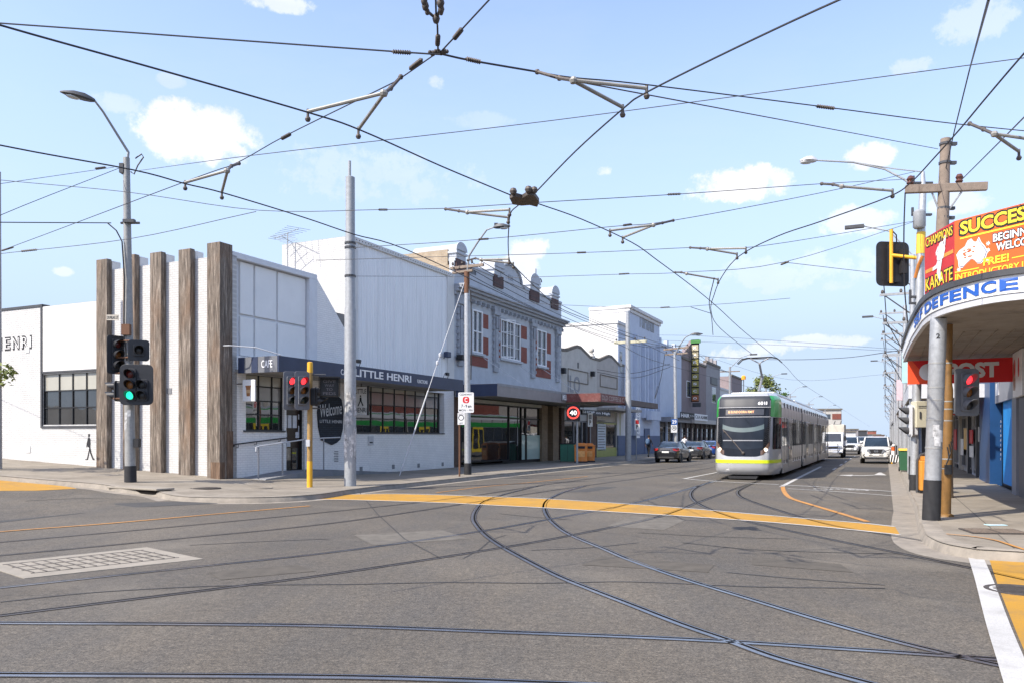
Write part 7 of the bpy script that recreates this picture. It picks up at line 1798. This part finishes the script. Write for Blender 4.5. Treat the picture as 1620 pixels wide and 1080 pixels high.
for s in (1, -1):
    patch('headlight_pod', M('lamp_pod', (.14,.085,.06), .25, .3, .2, coat=.6), s*.30, s*.52, lambda w_: 1.03+.40*max(0, (abs(w_)-.30)/.22)**1.6, lambda w_: 1.22+.42*((abs(w_)-.30)/.22)**1.3, .016, 8, 4)
    x, y, z = surf(s*.41, 1.26, .03); mb = MB(); mb.lathe([(.075, x-.03), (.075, x+.01), (.001, x+.02)], (0, y, z), 14, 'x'); build('headlight', mb, lamp_mat('tram_headlight', (1, .82, .6), 1.6), TR)
    mb = MB()
    for k in range(14): a = surf(s*(.37+.009*k), 1.45+.088*k, .014); b = surf(s*(.43+.009*k), 1.50+.088*k, .014); mb.tube([a, b], .012, 4)
    build('vent_ribs', mb, BLACK, TR)
mb = MB(); mb.tube([surf(.02, 1.12, .05), surf(-.30, 2.02, .05)], .022, 6); mb.tube([surf(-.30, 1.98, .055), surf(-.33, 2.1, .055)], .03, 6); mb.ball(surf(.02, 1.12, .04), .07, 8); build('wiper', mb, BRASS, TR)
build('coupler_plate', MB().prism([(-.62, .16), (.62, .16), (.55, .05), (-.55, .05)], -.9, -.2, 'x'), BTRIM, TR)
mb = MB()
for z in (3.015, 2.615): mb.tube([surf(k/20*mk, z, .014) for k in range(-20, 21)], .012, 5)
build('front_seams', mb, LTGREY, TR)
# three body sections behind the cab
secs = [(-2.06, -11.0), (-11.55, -22.0), (-22.55, -33.2)]
prof = [(-1.1, .22), (-HWD, .45), (-HWD, 3.05), (-1.29, 3.3), (-1.16, 3.5), (-1.0, 3.63), (1.0, 3.63), (1.16, 3.5), (1.29, 3.3), (HWD, 3.05), (HWD, .45), (1.1, .22)]
for si, (xa, xb) in enumerate(secs):
    b_ = build('body_section', MB().prism(prof, xb, xa, 'x'), TW, TR, smooth=25)
    for s in (1, -1):
        y = s*(HWD+.004)
        def side(nm, m, x0, x1, z0, z1, o_=.0, par=TR):
            return build(nm, MB().box(x0, x1, y, y+s*(.012+o_), z0, z1), m, par)
        side('window_band', TGL, xb+.12, xa-.1, 1.38, 2.62); side('lower_panel', TSIL, xb+.05, xa-.05, .78, 1.36)
        if s > 0: side('upper_panel', TSIL, xb+.05, xa-.05, 2.66, 3.06)
        else: side('green_upper_panel', TG, xb+.05, xa-.05, 2.66, 3.06)
        side('lime_stripe', TY, xb+.05, xa-.05, .66, .74) if s < 0 else None
        build('skirt', MB().box(xb+.4, xa-.5, y-s*.05, y+s*.02, .2, .62), TSIL, TR, bev=.02)
        mb = MB()
        for k in range(1, 9): x = xb+(xa-xb)*k/9; mb.box(x-.035, x+.035, y, y+s*.022, 1.36, 2.64); mb.box(x-.012, x+.012, y, y+s*.016, .62, 1.36)
        build('window_pillars', mb, DKGREY, TR)
        mb = MB()
        for k in range(1, 7): x = xb+(xa-xb)*k/7; mb.box(x-.012, x+.012, y-s*.03, y+s*.014, 2.66, 3.3)
        build('panel_seams', mb, DKGREY, TR)
        for dx in ((-3.2,) if si == 0 else (-2.6, -7.6)):
            x0 = xa+dx; d_ = build('door', MB().box(x0-.75, x0+.75, y+s*.012, y+s*.035, .42, 2.62), TYD if s < 0 else TSIL, TR, bev=.01)
            mb = MB(); mb.box(x0-.62, x0-.08, y+s*.035, y+s*.042, .75, 2.45); mb.box(x0+.08, x0+.62, y+s*.035, y+s*.042, .75, 2.45); build('door_glass', mb, TGL, d_)
    build('roof_shroud', MB().prism([(-1.0, 3.64), (-.92, 3.78), (.92, 3.78), (1.0, 3.64)], xb+.3, xa-.3 if si else xa-.9, 'x'), TROOF, TR, bev=.03)
    for s in (1, -1): build('roof_edge_green', MB().box(xb+.05, xa-.05, s*1.005, s*1.03, 3.55, 3.66), TG if s < 0 else TROOF, TR)
    for xw_ in ((xa-1.9, xa-3.7) if si == 0 else (xb+4.4, xb+6.2)):
        for s in (1, -1): build('bogie_wheel', MB().lathe([(.25,-.06),(.31,-.06),(.33,.0),(.31,.06),(.25,.06)], (xw_, s*.72, .33), 18, 'y'), DKGREY, TR)
for xa, xb in ((-11.0, -11.55), (-22.0, -22.55)):
    rows = []
    for k in range(9): f = 1-.05*(k % 2); rows.append([(xb+(xa-xb)*k/8, a*f*.97, .3+(b-.3)*(f*.98)) for a, b in prof+prof[:1]])
    build('gangway_bellows', MB().grid(rows), BTRIM, TR)
    build('gangway_cowl', MB().box(xb+.1, xa-.1, 1.27, 1.34, .45, 3.3), DKGREY, TR)
# pantograph
pz = 3.78
pb = build('pantograph', MB().box(-5.9, -4.7, -.5, .5, pz, pz+.12), DKGREY, TR, bev=.02)
PZ = 5.52
mb = MB(); mb.tube([(-4.9,0,pz+.1),(-6.0,0,pz+.85)], .06, 8); mb.tube([(-6.0,0,pz+.85),(-5.1,0,PZ-.28)], .05, 8); mb.tube([(-5.1,0,PZ-.28),(-5.1,.42,PZ-.04)], .03, 6); mb.tube([(-5.1,0,PZ-.28),(-5.1,-.42,PZ-.04)], .03, 6); mb.ball((-6.0,0,pz+.85), .10, 8); build('pantograph_arm', mb, MIDGREY, pb, smooth=40)
mb = MB()
for dx in (-.16, .16): mb.tube([(-5.1+dx,-1.0,PZ-.28),(-5.1+dx,-.8,PZ-.08),(-5.1+dx,-.55,PZ-.02),(-5.1+dx,.55,PZ-.02),(-5.1+dx,.8,PZ-.08),(-5.1+dx,1.0,PZ-.28)], .024, 6)
build('collector_head', mb, BLACK, pb, smooth=40)
build('orange_beacon', MB().lathe([(.10,0),(.10,.14),(.05,.19)], (-4.0, -.55, pz+.65), 10), M('orange_disc', (.8,.34,.03), .5), pb); build('beacon_rod', MB().tube([(-4.0,-.55,pz),(-4.0,-.55,pz+.65)], .02, 5), DKGREY, pb)

# ------------------------------------------------------------------ people
SKIN = M('skin', (.42,.24,.165), .6, var=.06); HAIRD = M('dark_hair', (.02,.014,.011), .7, var=.3, scale=20)
def person(label, p, heading, joints, pants, shirt, z_waist, z_neck, hair=HAIRD, sleeve=True):
    """joints: dict name -> (x fwd, y left, z); one skinned body, materials by height"""
    t = thing('person', label, 'person', p, heading)
    J = joints; names = list(J); V = [Vector(J[n]) for n in names]; I = {n: i for i, n in enumerate(names)}
    rad = {'pelvis':.145,'waist':.135,'chest':.155,'neck':.055,'head0':.075,'head1':.105,'head2':.085,'shL':.075,'elL':.048,'wrL':.033,'haL':.04,'shR':.075,'elR':.048,'wrR':.033,'haR':.04,'hiL':.105,'knL':.07,'anL':.048,'toL':.042,'hiR':.105,'knR':.07,'anR':.048,'toR':.042}
    E = [('pelvis','waist'),('waist','chest'),('chest','neck'),('neck','head0'),('head0','head1'),('head1','head2')]
    for s in 'LR': E += [('chest','sh'+s),('sh'+s,'el'+s),('el'+s,'wr'+s),('wr'+s,'ha'+s),('pelvis','hi'+s),('hi'+s,'kn'+s),('kn'+s,'an'+s),('an'+s,'to'+s)]
    E = [(I[a], I[b]) for a, b in E]; RR = [rad[n] for n in names]
    for s in 'LR':                                # five fingers
        h = I['ha'+s]; d = (V[h]-V[I['wr'+s]]).normalized()
        for k, (a, ln) in enumerate(((-.030,.065),(-.010,.085),(.010,.09),(.028,.075),(.045,.055))):
            side_ = Vector((a, 0, 0)); q = V[h]+side_+d*.03; V += [q, q+d*ln+Vector((.01, 0, 0))]; RR += [.010, .008]; E += [(h, len(V)-2), (len(V)-2, len(V)-1)]
    me = bpy.data.meshes.new('body_cage'); me.from_pydata([tuple(v) for v in V], E, []); o_ = bpy.data.objects.new('body_cage', me); COL.objects.link(o_)
    o_.modifiers.new('Skin', 'SKIN'); sd = o_.modifiers.new('Sub', 'SUBSURF'); sd.levels = 1
    for i, r_ in enumerate(RR): sv = me.skin_vertices[0].data[i]; sv.radius = (r_, r_*.8); sv.use_root = (i == I['pelvis'])
    bpy.context.view_layer.update(); m2 = bpy.data.meshes.new_from_object(o_.evaluated_get(bpy.context.evaluated_depsgraph_get())); bpy.data.objects.remove(o_)
    for m_ in (SKIN, shirt, pants, INK): m2.materials.append(m_)
    wl, wr_ = V[I['wrL']].z, V[I['wrR']].z
    for f in m2.polygons:
        c_ = f.center; arm = abs(c_.y) > .19
        if c_.z < .09: f.material_index = 3
        elif arm and c_.z < max(wl, wr_)+.02 and c_.z > .6: f.material_index = 0
        elif c_.z < z_waist and not arm: f.material_index = 2
        elif c_.z < z_neck: f.material_index = 1
        f.use_smooth = True
    b_ = bpy.data.objects.new('body', m2); COL.objects.link(b_); b_.parent = t
    h1 = V[I['head1']]; mb = MB(); mb.ball((h1.x-.02, 0, h1.z+.035), .108, 12, (1.02, .92, 1.0)); build('hair', mb, hair, t, smooth=60)
    mb = MB(); mb.ball((h1.x+.09, .035, h1.z+.0), .012, 6); mb.ball((h1.x+.09, -.035, h1.z+.0), .012, 6); build('eyes', mb, INK, t); mb = MB(); mb.ball((h1.x+.105, 0, h1.z-.03), .018, 6, (1, .7, 1.3)); mb.ball((h1.x, .098, h1.z-.02), .025, 6, (.7, .4, 1.2)); mb.ball((h1.x, -.098, h1.z-.02), .025, 6, (.7, .4, 1.2)); build('nose_and_ears', mb, SKIN, t, smooth=60)
    return t
walk = {'pelvis':(0,0,.93),'waist':(.01,0,1.10),'chest':(.03,0,1.33),'neck':(.04,0,1.50),'head0':(.055,0,1.56),'head1':(.06,0,1.65),'head2':(.06,0,1.72),
 'shL':(.03,.19,1.42),'elL':(-.09,.24,1.17),'wrL':(-.02,.25,.93),'haL':(.01,.25,.86),'shR':(.03,-.19,1.42),'elR':(.10,-.24,1.17),'wrR':(.26,-.23,1.0),'haR':(.31,-.22,.95),
 'hiL':(.0,.10,.86),'knL':(.22,.11,.50),'anL':(.24,.11,.09),'toL':(.42,.12,.05),'hiR':(0,-.10,.86),'knR':(-.08,-.10,.48),'anR':(-.36,-.10,.13),'toR':(-.26,-.11,.04)}
stand = dict(walk); stand.update({'knL':(.03,.11,.48),'anL':(0,.12,.09),'toL':(.17,.13,.05),'knR':(.02,-.11,.48),'anR':(0,-.12,.09),'toR':(.17,-.13,.05),'elL':(-.03,.25,1.16),'elR':(-.03,-.25,1.16),'wrL':(.05,.26,.93),'haL':(.08,.26,.86),'wrR':(.05,-.26,.93),'haR':(.08,-.26,.86)})
DKCL = M('dark_clothes', (.022,.024,.032), .85, var=.25); PKCL = M('black_trousers', (.015,.015,.018), .85, var=.25); WHCL = M('white_shirt', (.62,.62,.66), .85, var=.08)
p = G(1026, 722.5, .15); pe = person('person in dark clothes walking away along the left footpath with a blue backpack', p, HEAD-R(8), walk, PKCL, DKCL, 1.02, 1.50)
mb = MB(); mb.ball((-.17, 0, 1.25), .2, 12, (.7, .95, 1.35)); mb.ball((-.27, 0, 1.15), .12, 10, (.6, 1, 1)); bpk = build('backpack', mb, M('blue_backpack', (.06,.11,.20), .8, var=.2), pe, smooth=60); mb = MB()
for s in (.12, -.12): mb.tube([(-.1, s, 1.42), (.02, s, 1.50), (.16, s, 1.40), (.16, s, 1.22), (.0, s*1.4, 1.08)], .02, 6)
build('straps', mb, INK, bpk)
p = Vector((*UV(67.5, -16.3), .15)); person('person in a black top standing on the footpath behind the black sedan', p, HEAD-R(60), stand, PKCL, DKCL, 1.0, 1.50)
p = Vector((*UV(69.0, -15.9), .15)); q = person('person in a white shirt walking on the footpath behind the charcoal sedan', p, HEAD-R(20), walk, PKCL, WHCL, 1.0, 1.50)
# ------------------------------------------------------------------ trees
LEAFA = M('leaf_green', (.075,.135,.03), .6, var=.5, scale=1.3); LEAFB = M('leaf_yellow_green', (.16,.19,.045), .6, var=.45, scale=1.5); BARK = M('bark', (.10,.08,.06), .9, var=.35, scale=6)
def tree(label, p, h, cr, ch, n, m, leaf=.3, trunk_h=None, seed=1, extra=()):
    r_ = random.Random(seed); t = thing('street_tree', label, 'tree', p); th_ = trunk_h or h-ch
    mb = MB(); mb.tube([(0,0,-.1), (.05,.02,th_*.5), (0,.06,th_)], [.2, .15, .11], 9); tips = []
    for k in range(7):
        a = k*.9+r_.random()*.5; e = Vector((math.cos(a)*cr*.6, math.sin(a)*cr*.6, th_+ch*(.25+.5*r_.random()))); mb.tube([(0,.06,th_*.9), tuple(e*.5+Vector((0,0,th_*.5))), tuple(e)], [.08,.05,.02], 6); tips.append(e)
    build('trunk', mb, BARK, t, smooth=50); mb = MB(); cl = []
    for k in range(42):
        a = r_.random()*6.283; z = r_.uniform(-.5, .5); rr = cr*math.sqrt(max(.05, 1-(2*z)**2))*r_.uniform(.3, 1.0); cl.append((Vector((rr*math.cos(a), rr*math.sin(a), th_+ch*.5+z*ch)), r_.uniform(.28, .5)*cr*.6))
    for a in extra: cl.append(a)
    for k in range(n):
        c, s = cl[k % len(cl)]; d = Vector((r_.gauss(0, .5), r_.gauss(0, .5), r_.gauss(0, .45)))*s; q = c+d
        u = Vector((r_.gauss(0,1), r_.gauss(0,1), r_.gauss(0,.6))).normalized(); v = u.orthogonal().normalized(); v = Matrix.Rotation(r_.random()*6.28, 3, u) @ v; L_ = leaf*r_.uniform(.6, 1.2)
        mb.add([q-u*L_*.5, q+v*L_*.22, q+u*L_*.5, q-v*L_*.22], [(0,1,2,3)])
    build('crown', mb, m, t)
p = Vector((*UV(112, -15.2), .15)); tree('leafy yellow green street tree rising behind the tram roof', p, 9.8, 2.6, 5.5, 3800, LEAFB, .42, seed=4)
p = Vector((*UV(138, -15.4), .15)); tree('darker green street tree further along behind the tram pantograph', p, 8.6, 2.2, 4.6, 2600, LEAFA, .42, seed=9)
b = A(-62, 740, 27.4); b.z = zf(b.x, b.y)+.15; q = A(8, 597, 27.4)-b
tree('street tree at the left edge with one leafy branch in view before the white wall', b, 5.6, 1.35, 3.0, 1500, LEAFB, .2, seed=3, extra=[(A(2, 584, 26)-b, .35), (A(10, 590, 26)-b, .28), (A(4, 603, 26)-b, .3), (A(17, 588, 26)-b, .16)])

# ------------------------------------------------------------------ overhead wires
def sag(pts, s=0.0, n=8):
    if s == 0 or len(pts) != 2: return pts
    a, b = pts; return [a.lerp(b, k/n)-Vector((0,0,s*4*(k/n)*(1-k/n))) for k in range(n+1)]
def wire(name, label, cat, pts, r, m=WIRE, group=None, smooth=True, s=0):
    q = sag(pts, s) if len(pts) == 2 else (catmull(pts, 5) if smooth and len(pts) > 2 else pts)
    o = q[0].copy(); ob = build(name, MB().tube([p-o for p in q], r, 6), m, loc=o); return tag(ob, label, cat, group)
ZC, ZS = 5.6, 6.2
CW = lambda lab, L, z=ZC: wire('contact_wire', lab, 'tram wire', [P(x, y, z) for x, y in L], .0105, WIRE, None)
cA = [P(x, y, ZC) for x, y in [(-330,-60),(0,40),(250,110),(490,179),(572,207),(700,264),(808,309)]]
def street(px, py, us, z=ZC):                    # continue along the street from a surveyed point
    p = P(px, py, z); u, v = p.x*DV.x+p.y*DV.y, p.x*VV.x+p.y*VV.y; return [Vector((*UV(uu, v), z)) for uu in us if uu > u+3]
wire('contact_wire', 'thick contact wire from upper left down to the dark crossing plate in mid sky', 'tram wire', cA, .0105)
cB = [P(x, y, ZC) for x, y in [(850,322),(920,347),(1000,384),(1040,412),(1095,453),(1135,486),(1180,527),(1240,576)]]
wire('contact_wire', 'contact wire from the dark crossing plate down to the tram pantograph and onward', 'tram wire', cB+[Vector((*UV(u, -5.36), ZC)) for u in (60, 90, 130, 200, 330)], .0105)
wire('contact_wire', 'lower contact wire from the left edge over the cafe towards the shop rooftops', 'tram wire', [P(x, y, ZC) for x, y in [(-420,140),(0,230),(210,269),(293,291),(355,306),(480,344),(560,371),(640,394),(775,456),(890,510),(980,545),(1060,578)]]+[Vector((*UV(u, -8.9), ZC)) for u in (75, 110, 200)], .0105)
wire('contact_wire', 'curved contact wire from the top right edge down to the crossing plate', 'tram wire', [P(x, y, ZC) for x, y in [(1480,-62),(1328,0),(1160,78),(1022,147),(985,173),(910,240),(848,304)]], .0105)
wire('contact_wire', 'contact wire leaving the crossing plate downward to the rooftops of the two storey shop', 'tram wire', [P(x, y, ZC) for x, y in [(820,325),(808,337),(805,360),(804,390),(807,414),(820,428),(848,455),(885,487),(935,508),(1000,535),(1075,570)]], .0105)
wire('contact_wire', 'curved contact wire from the right edge bending down before the tram', 'tram wire', [P(x, y, ZC) for x, y in [(1690,8),(1620,85),(1560,155),(1520,203),(1478,250),(1441,289),(1405,312),(1300,350),(1230,374),(1170,405),(1142,438),(1130,466),(1125,492),(1140,520),(1190,560)]], .0105)
wire('contact_wire', 'dark wire from the top right edge running down past the timber pole', 'tram wire', [P(x, y, ZC+.3) for x, y in [(1578,-60),(1564,0)]]+[A(1534,110,16), A(1510,207,19.5), A(1489, 300, 22.5)], .014, smooth=False)
wire('contact_wire', 'short dark wire from the right edge down to the brown insulator on the timber crossarm', 'tram wire', [P(1690, 112, 6.6), P(1620, 186, 6.6), A(1522, 284, 20.9)], .013)
# crossing plate
t = thing('crossing_plate', 'dark cast wire crossing plate hanging in mid sky where contact wires meet', 'wire crossing', P(829, 315, ZC))
pl = [P(x, y, ZC)-t.location for x, y in [(806,311),(815,308),(826,311),(834,306),(845,306),(853,317),(850,325),(838,322),(825,323),(811,321)]]
mb = MB(); mb.add([q+Vector((0,0,-.03)) for q in pl]+[q+Vector((0,0,.03)) for q in pl], [tuple(range(10)), tuple(range(19, 9, -1))]+[(i, (i+1) % 10, (i+1) % 10+10, i+10) for i in range(10)]); build('plate', mb, BRASS, t)
mb = MB()
for x, y in ((812,308),(836,305),(845,306)): q = P(x, y, ZC)-t.location; mb.ball((q.x, q.y, .05), .06, 8)
build('clamps', mb, BRASS, t)
# pull-off arms: two rods from a hanger on the span wire to two contact wires
def pulloff(label, root, ends, hang, zr=ZS, rr=.022, zrod=5.69):
    rt = P(*root, zrod+.1); t = thing('pull_off', label, 'pull-off arm', rt, 0, 'insulated pull-off arms')
    for e in ends:
        q = P(*e, zrod)-rt; mb = MB(); mb.tube([(0,0,0), q], rr, 8); mb.ball(tuple(q*.02), rr*2.0, 8); build('rod', mb, ROD, t, smooth=40)
        mb = MB(); mb.tube([q+Vector((0,0,.03)), q-Vector((0,0,zrod-ZC))], .018, 6); mb.ball(tuple(q-Vector((0,0,zrod-ZC))), .036, 8); build('wire_clamp', mb, BRASS, t, smooth=40)
    mb = MB(); L_ = [P(x, y, zrod+.1+(zr-zrod-.1)*(i+1)/len(hang))-rt for i, (x, y) in enumerate(hang)]; mb.tube([Vector((0,0,0))]+L_, .022, 6); 
    for q in L_: mb.ball(tuple(q), .034, 8)
    build('hanger', mb, BRASS, t, smooth=40); return t
pulloff('pull-off with two rods below the upper left wire node, near the top', (609,147), [(487,177),(567,205)], [(618,140),(634,122)])
pulloff('pull-off at left with two rods above the cafe, beside the street lamp', (360,270), [(293,289),(351,304)], [(366,263),(378,259)])
pulloff('pull-off with two long rods left of the curved wire in the upper centre', (905,127), [(1023,140),(985,170)], [(885,124),(850,114)])
pulloff('pull-off hanging just left below the dark crossing plate', (738,336), [(806,332),(804,344)], [(726,334),(705,331)])
pulloff('pull-off above the two storey shop roof, below the one under the crossing plate', (760,411), [(805,410),(812,417)], [(752,409),(740,412)])
pulloff('pull-off at right of the crossing plate with rods leaning right', (1035,356), [(965,365),(985,376)], [(1048,353),(1065,349)])
pulloff('pull-off over the street centre left of the curved right wire', (1118,394), [(1180,393),(1166,402)], [(1108,393),(1092,392)])
pulloff('pull-off with single rod far over the street above the tram', (1085,433), [(1136,442)], [(1078,431),(1068,431)])
pulloff('pull-off at the right side beside the timber pole crossarm', (1330,295), [(1412,302)], [(1318,292),(1300,291)])
pulloff('pull-off at the right edge above the orange sign board', (1572,212), [(1640,222),(1612,240)], [(1556,205),(1534,196)])
# span and feeder wires
SW = [('long span wire from the left edge at top to the upper wire node', [P(-300,18,7.2), P(0,37,6.9), P(625,82,ZS), P(692,85,ZS)], .011),
 ('short span wire from the upper wire node to the top edge, leaning right', [P(695,85,ZS), P(735,42,6.25), P(774,0,6.3), P(840,-70,6.4)], .011),
 ('span wire from the upper wire node hanging down left to the left edge', [P(690,85,ZS), P(632,125,ZS), P(600,142,ZS), P(450,216,6.3), P(370,260,6.35), P(292,288,6.5), P(15,392,7.2), P(-200,470,7.6)], .010),
 ('thick span wire from the upper wire node to the right pull-off', [P(695,85,ZS), P(745,96,ZS), P(850,114,ZS)], .014),
 ('upper branch of the span wire running right to the edge above the timber pole', [P(850,114,ZS), P(905,123,ZS), P(1020,134,6.3), P(1300,169,6.7), P(1510,196,7.0), P(1700,215,7.3)], .010),
 ('lower branch of the span wire running right to the timber pole', [P(850,115,ZS), P(905,127,ZS), P(985,143,6.3), A(1484, 236, 22)], .010),
 ('longest span wire rising from the left lamp pole to the right edge', [A(215,271,24.7), P(400,246,7.6), P(800,200,7.8), P(1140,156,7.9), P(1620,92,8.0), P(1800,70,8.0)], .009),
 ('span wire from left edge through the pull-off under the crossing plate', [P(-120,270,8.2), P(0,285,8.1), P(200,304,7.6), P(410,333,7.0), P(600,332,6.6), P(705,330,6.3)], .009),
 ('span wire from the crossing plate pull-off rising to the right timber pole', [P(705,330,6.3), P(860,320,6.3), P(1080,307,6.8), P(1300,291,7.6), A(1432,284,22)], .009),
 ('thin span wire from the left lamp pole base line to the cafe roof pull-off', [P(-100,413,6.6), P(15,400,6.6), P(205,378,6.5), P(405,335,6.5)], .009),
 ('service wire running left from the lamp pole to the edge', [P(-200,350,8), P(0,352,8.2), A(176,353,25.3)], .018),
 ('diagonal wire from the lamp pole top down to the left edge', [P(-100,392,7.5), P(0,341,8), A(192,265,25.3)], .012),
 ('slim wire from the lamp pole top to the left edge, above the diagonal wire', [P(-100,305,8), P(0,291,8.5), A(180,265,25.3)], .009),
 ('span wire across the two storey shop parapet to the leaning pull-off', [P(560,392,6.5), P(760,379,6.4), P(965,359,6.4), P(1065,349,6.5), P(1300,305,7.5), A(1447,272,23)], .009),
 ('span wire past the shop chimneys to the signal mast', [P(500,412,6.9), P(640,408,6.7), P(920,400,6.4), P(1092,392,6.3), P(1200,390,6.5), A(1447,350,24)], .009),
 ('span wire over the shop roofs through the single rod pull-off', [P(560,437,6.4), A(738,438,34.3)], .008),
 ('span wire from shop roof to the street centre with an insulator', [P(800,440,6.9), P(985,434,6.6), P(1080,431,6.3), P(1240,415,6.6), A(1449,350,24.2)], .009),
 ('span wire branching right to the back of the cantilever signal', [P(1240,415,6.6), P(1300,422,6.7), A(1378,431,24)], .009),
 ('lower span wire across the shop fronts ending over the street', [A(741,475,34.2), P(1000,487,6.4), P(1130,482,6.4), P(1250,472,6.6)], .009),
 ('pale high wire crossing the street behind the tram roof', [A(1040,530,70), P(1140,533,8), A(1430,553,47)], .012),
 ('dark low wire crossing the street above the tram', [A(1060,560,66), P(1210,568,6.6), P(1330,566,6.8), A(1430,553,34)], .02),
 ('twin pale wire just below the high pale wire', [A(1040,538,72), A(1240,546,60), A(1428,556,46)], .012),
 ('far thin wire crossing the street near the pantograph', [A(1095,556,95), A(1250,600,100), A(1418,590,90)], .014)]
for lab, pts, r in SW: wire('span_wire', lab, 'overhead wire', pts, r*.85, WIREL if r < .0095 else WIRE)
# feeder wires along the left poles
g_ = 'feeder wires strung along the left poles'
C1 = P(640, 366, 7.5)
Ca, Cb = ca, cb_
base = G(740, 750, .15)
for k in range(4):
    a = base+Ca.lerp(Cb, .06+.88*k/3)+Vector((0,0,.16)); d_ = D_ca.lerp(D_cb, .06+.88*k/3)+Vector((0,0,.2)); e_ = E_a.lerp(E_b, .06+.88*k/3)+Vector((0,0,.18))
    q = sag([a, d_], .35, 10)+sag([d_, e_], .2, 6)[1:]+sag([e_, FARP[0]], .3, 6)[1:]
    wire('feeder_wire', 'feeder wire strung from crossarm to crossarm along the left poles', 'overhead wire', q, .016, WIRE, g_, False)
    wire('feeder_wire', 'feeder wire rising left from the silver service pole crossarm to the cafe side', 'overhead wire', [a, P(600+10*k, 352-6*k, 9.0), P(330+10*k, 215-20*k, 9.6)], .012, WIRE, 'feeder wires above the cafe', False) if k == 1 and False else None
mb = None
for i, (x, y) in enumerate(((748,589),(800,602))): pass
# drop wires
for lab, pts, r in [('drop wire looping from the slim pole to the hall wall', [A(1052,560,60), A(1045,600,60.5), A(1036,630,61), A(1040,610,61)], .02), ('service wire from the slim pole down to the cream shop', [A(1060,575,60.2), A(1000,590,58), A(945,584,54.5)], .018), ('lower service wire sagging from the slim pole to the cream shop', [A(1060,580,60.2), A(1005,597,58), A(945,588,54.5)], .018), ('thick drop cable from the timber crossarm down to the awning edge', [A(1432,305,21.2), A(1430,370,21.5), A(1431,455,22), A(1440,548,22.3)], .018)]:
    wire('drop_wire', lab, 'overhead wire', pts, r)
# wire node with its fittings
t = thing('wire_node', 'knotted wire node with hanging insulators at the top of the sky', 'wire node', P(693, 85, ZS)); lo = t.location.copy()
mb = MB()
for k in range(7): mb.ball(tuple(P(680+4.5*k, 83+2*math.sin(k*2), ZS)-lo), .024+.01*(k % 2), 8)
build('knot', mb, BRASS, t, smooth=50)
build('top_strand', MB().tube([P(693,82,ZS)-lo, P(692,40,6.3)-lo, P(690,30,6.3)-lo, P(688,-60,6.6)-lo], .011, 6), WIRE, t)
mb = MB()
for a, b in (((690,30),(676,18)), ((690,30),(697,14)), ((676,18),(671,3)), ((697,14),(697,0)), ((671,3),(668,-20)), ((697,0),(699,-20))): mb.tube([P(*a, 6.3)-lo, P(*b, 6.35)-lo], .016, 6)
for x, y, s in ((676,19,.04),(673,10,.055),(671,2,.05),(690,30,.06),(698,15,.05),(697,5,.06),(698,20,.035)): mb.ball(tuple(P(x, y, 6.3)-lo), s*.7, 8, (1, 1, 1.4))
build('hanging_fittings', mb, BRASS, t, smooth=50)
def insul(label, px0, py0, px1, py1, z, r=.030, group='strain insulators on the span wires'):
    a, b = P(px0, py0, z), P(px1, py1, z); d = b-a; mb = MB(); n_ = 9
    mb.tube([d*(k/(2*n_)) for k in range(2*n_+1)], [r*(.55 if k % 2 else 1) if 1 < k < 2*n_-1 else r*.35 for k in range(2*n_+1)], 8)
    tag(build('strain_insulator', mb, BRASS, loc=a, smooth=50), label, 'insulator', group)
for lab, *a in [('dark ribbed insulator just right of the upper wire node', 736,93,762,99,ZS), ('slim insulator left of the upper wire node', 619,82,652,84,ZS), ('insulator slanting down left of the upper wire node', 668,94,648,110,ZS), ('insulator on the strand rising right from the wire node', 718,62,731,46,6.25), ('insulator on the vertical strand above the wire node', 692,72,693,56,6.25),
    ('insulator on the span wire above the lamp arm at left', 460,212,445,220,6.3), ('insulator on the long span wire at upper right', 1290,168,1322,172,6.7), ('insulator between crossing plate and right pole', 1055,308,1078,307,6.8), ('insulator over the cafe antenna', 598,332,614,332,6.6), ('insulator above the first shop pier', 756,379,774,378,6.4), ('insulator in front of the small cloud', 912,400,928,399.5,6.4),
    ('insulator on the span wire before the hall roof', 978,434,996,433,6.6), ('insulator on the lowest span wire over the hall', 1044,487,1060,486,6.4), ('insulator on the wire near the signal mast', 1235,419,1248,414,6.6), ('insulator beside the rods right of the plate', 985,357,1000,355,6.4), ('insulator on the wire left edge, upper', 150,267,168,265,8.6), ('twisted insulator at the left edge', 2,397,22,391,7.2), ('second twisted insulator at the left edge', 32,398,60,395,6.6)]:
    insul(lab, *a)
# junction wires over the street before the tram
wire('span_wire', 'small y shaped bridle wire under the curved right wire', 'overhead wire', [P(1093,486,6.3), P(1112,492,6.0), P(1125,496,5.7)], .012)
wire('span_wire', 'vertical bridle strand hanging under the curved right wire', 'overhead wire', [P(1130,440,5.7), P(1122,478,5.65), P(1126,505,5.6), P(1128,530,5.6)], .012)
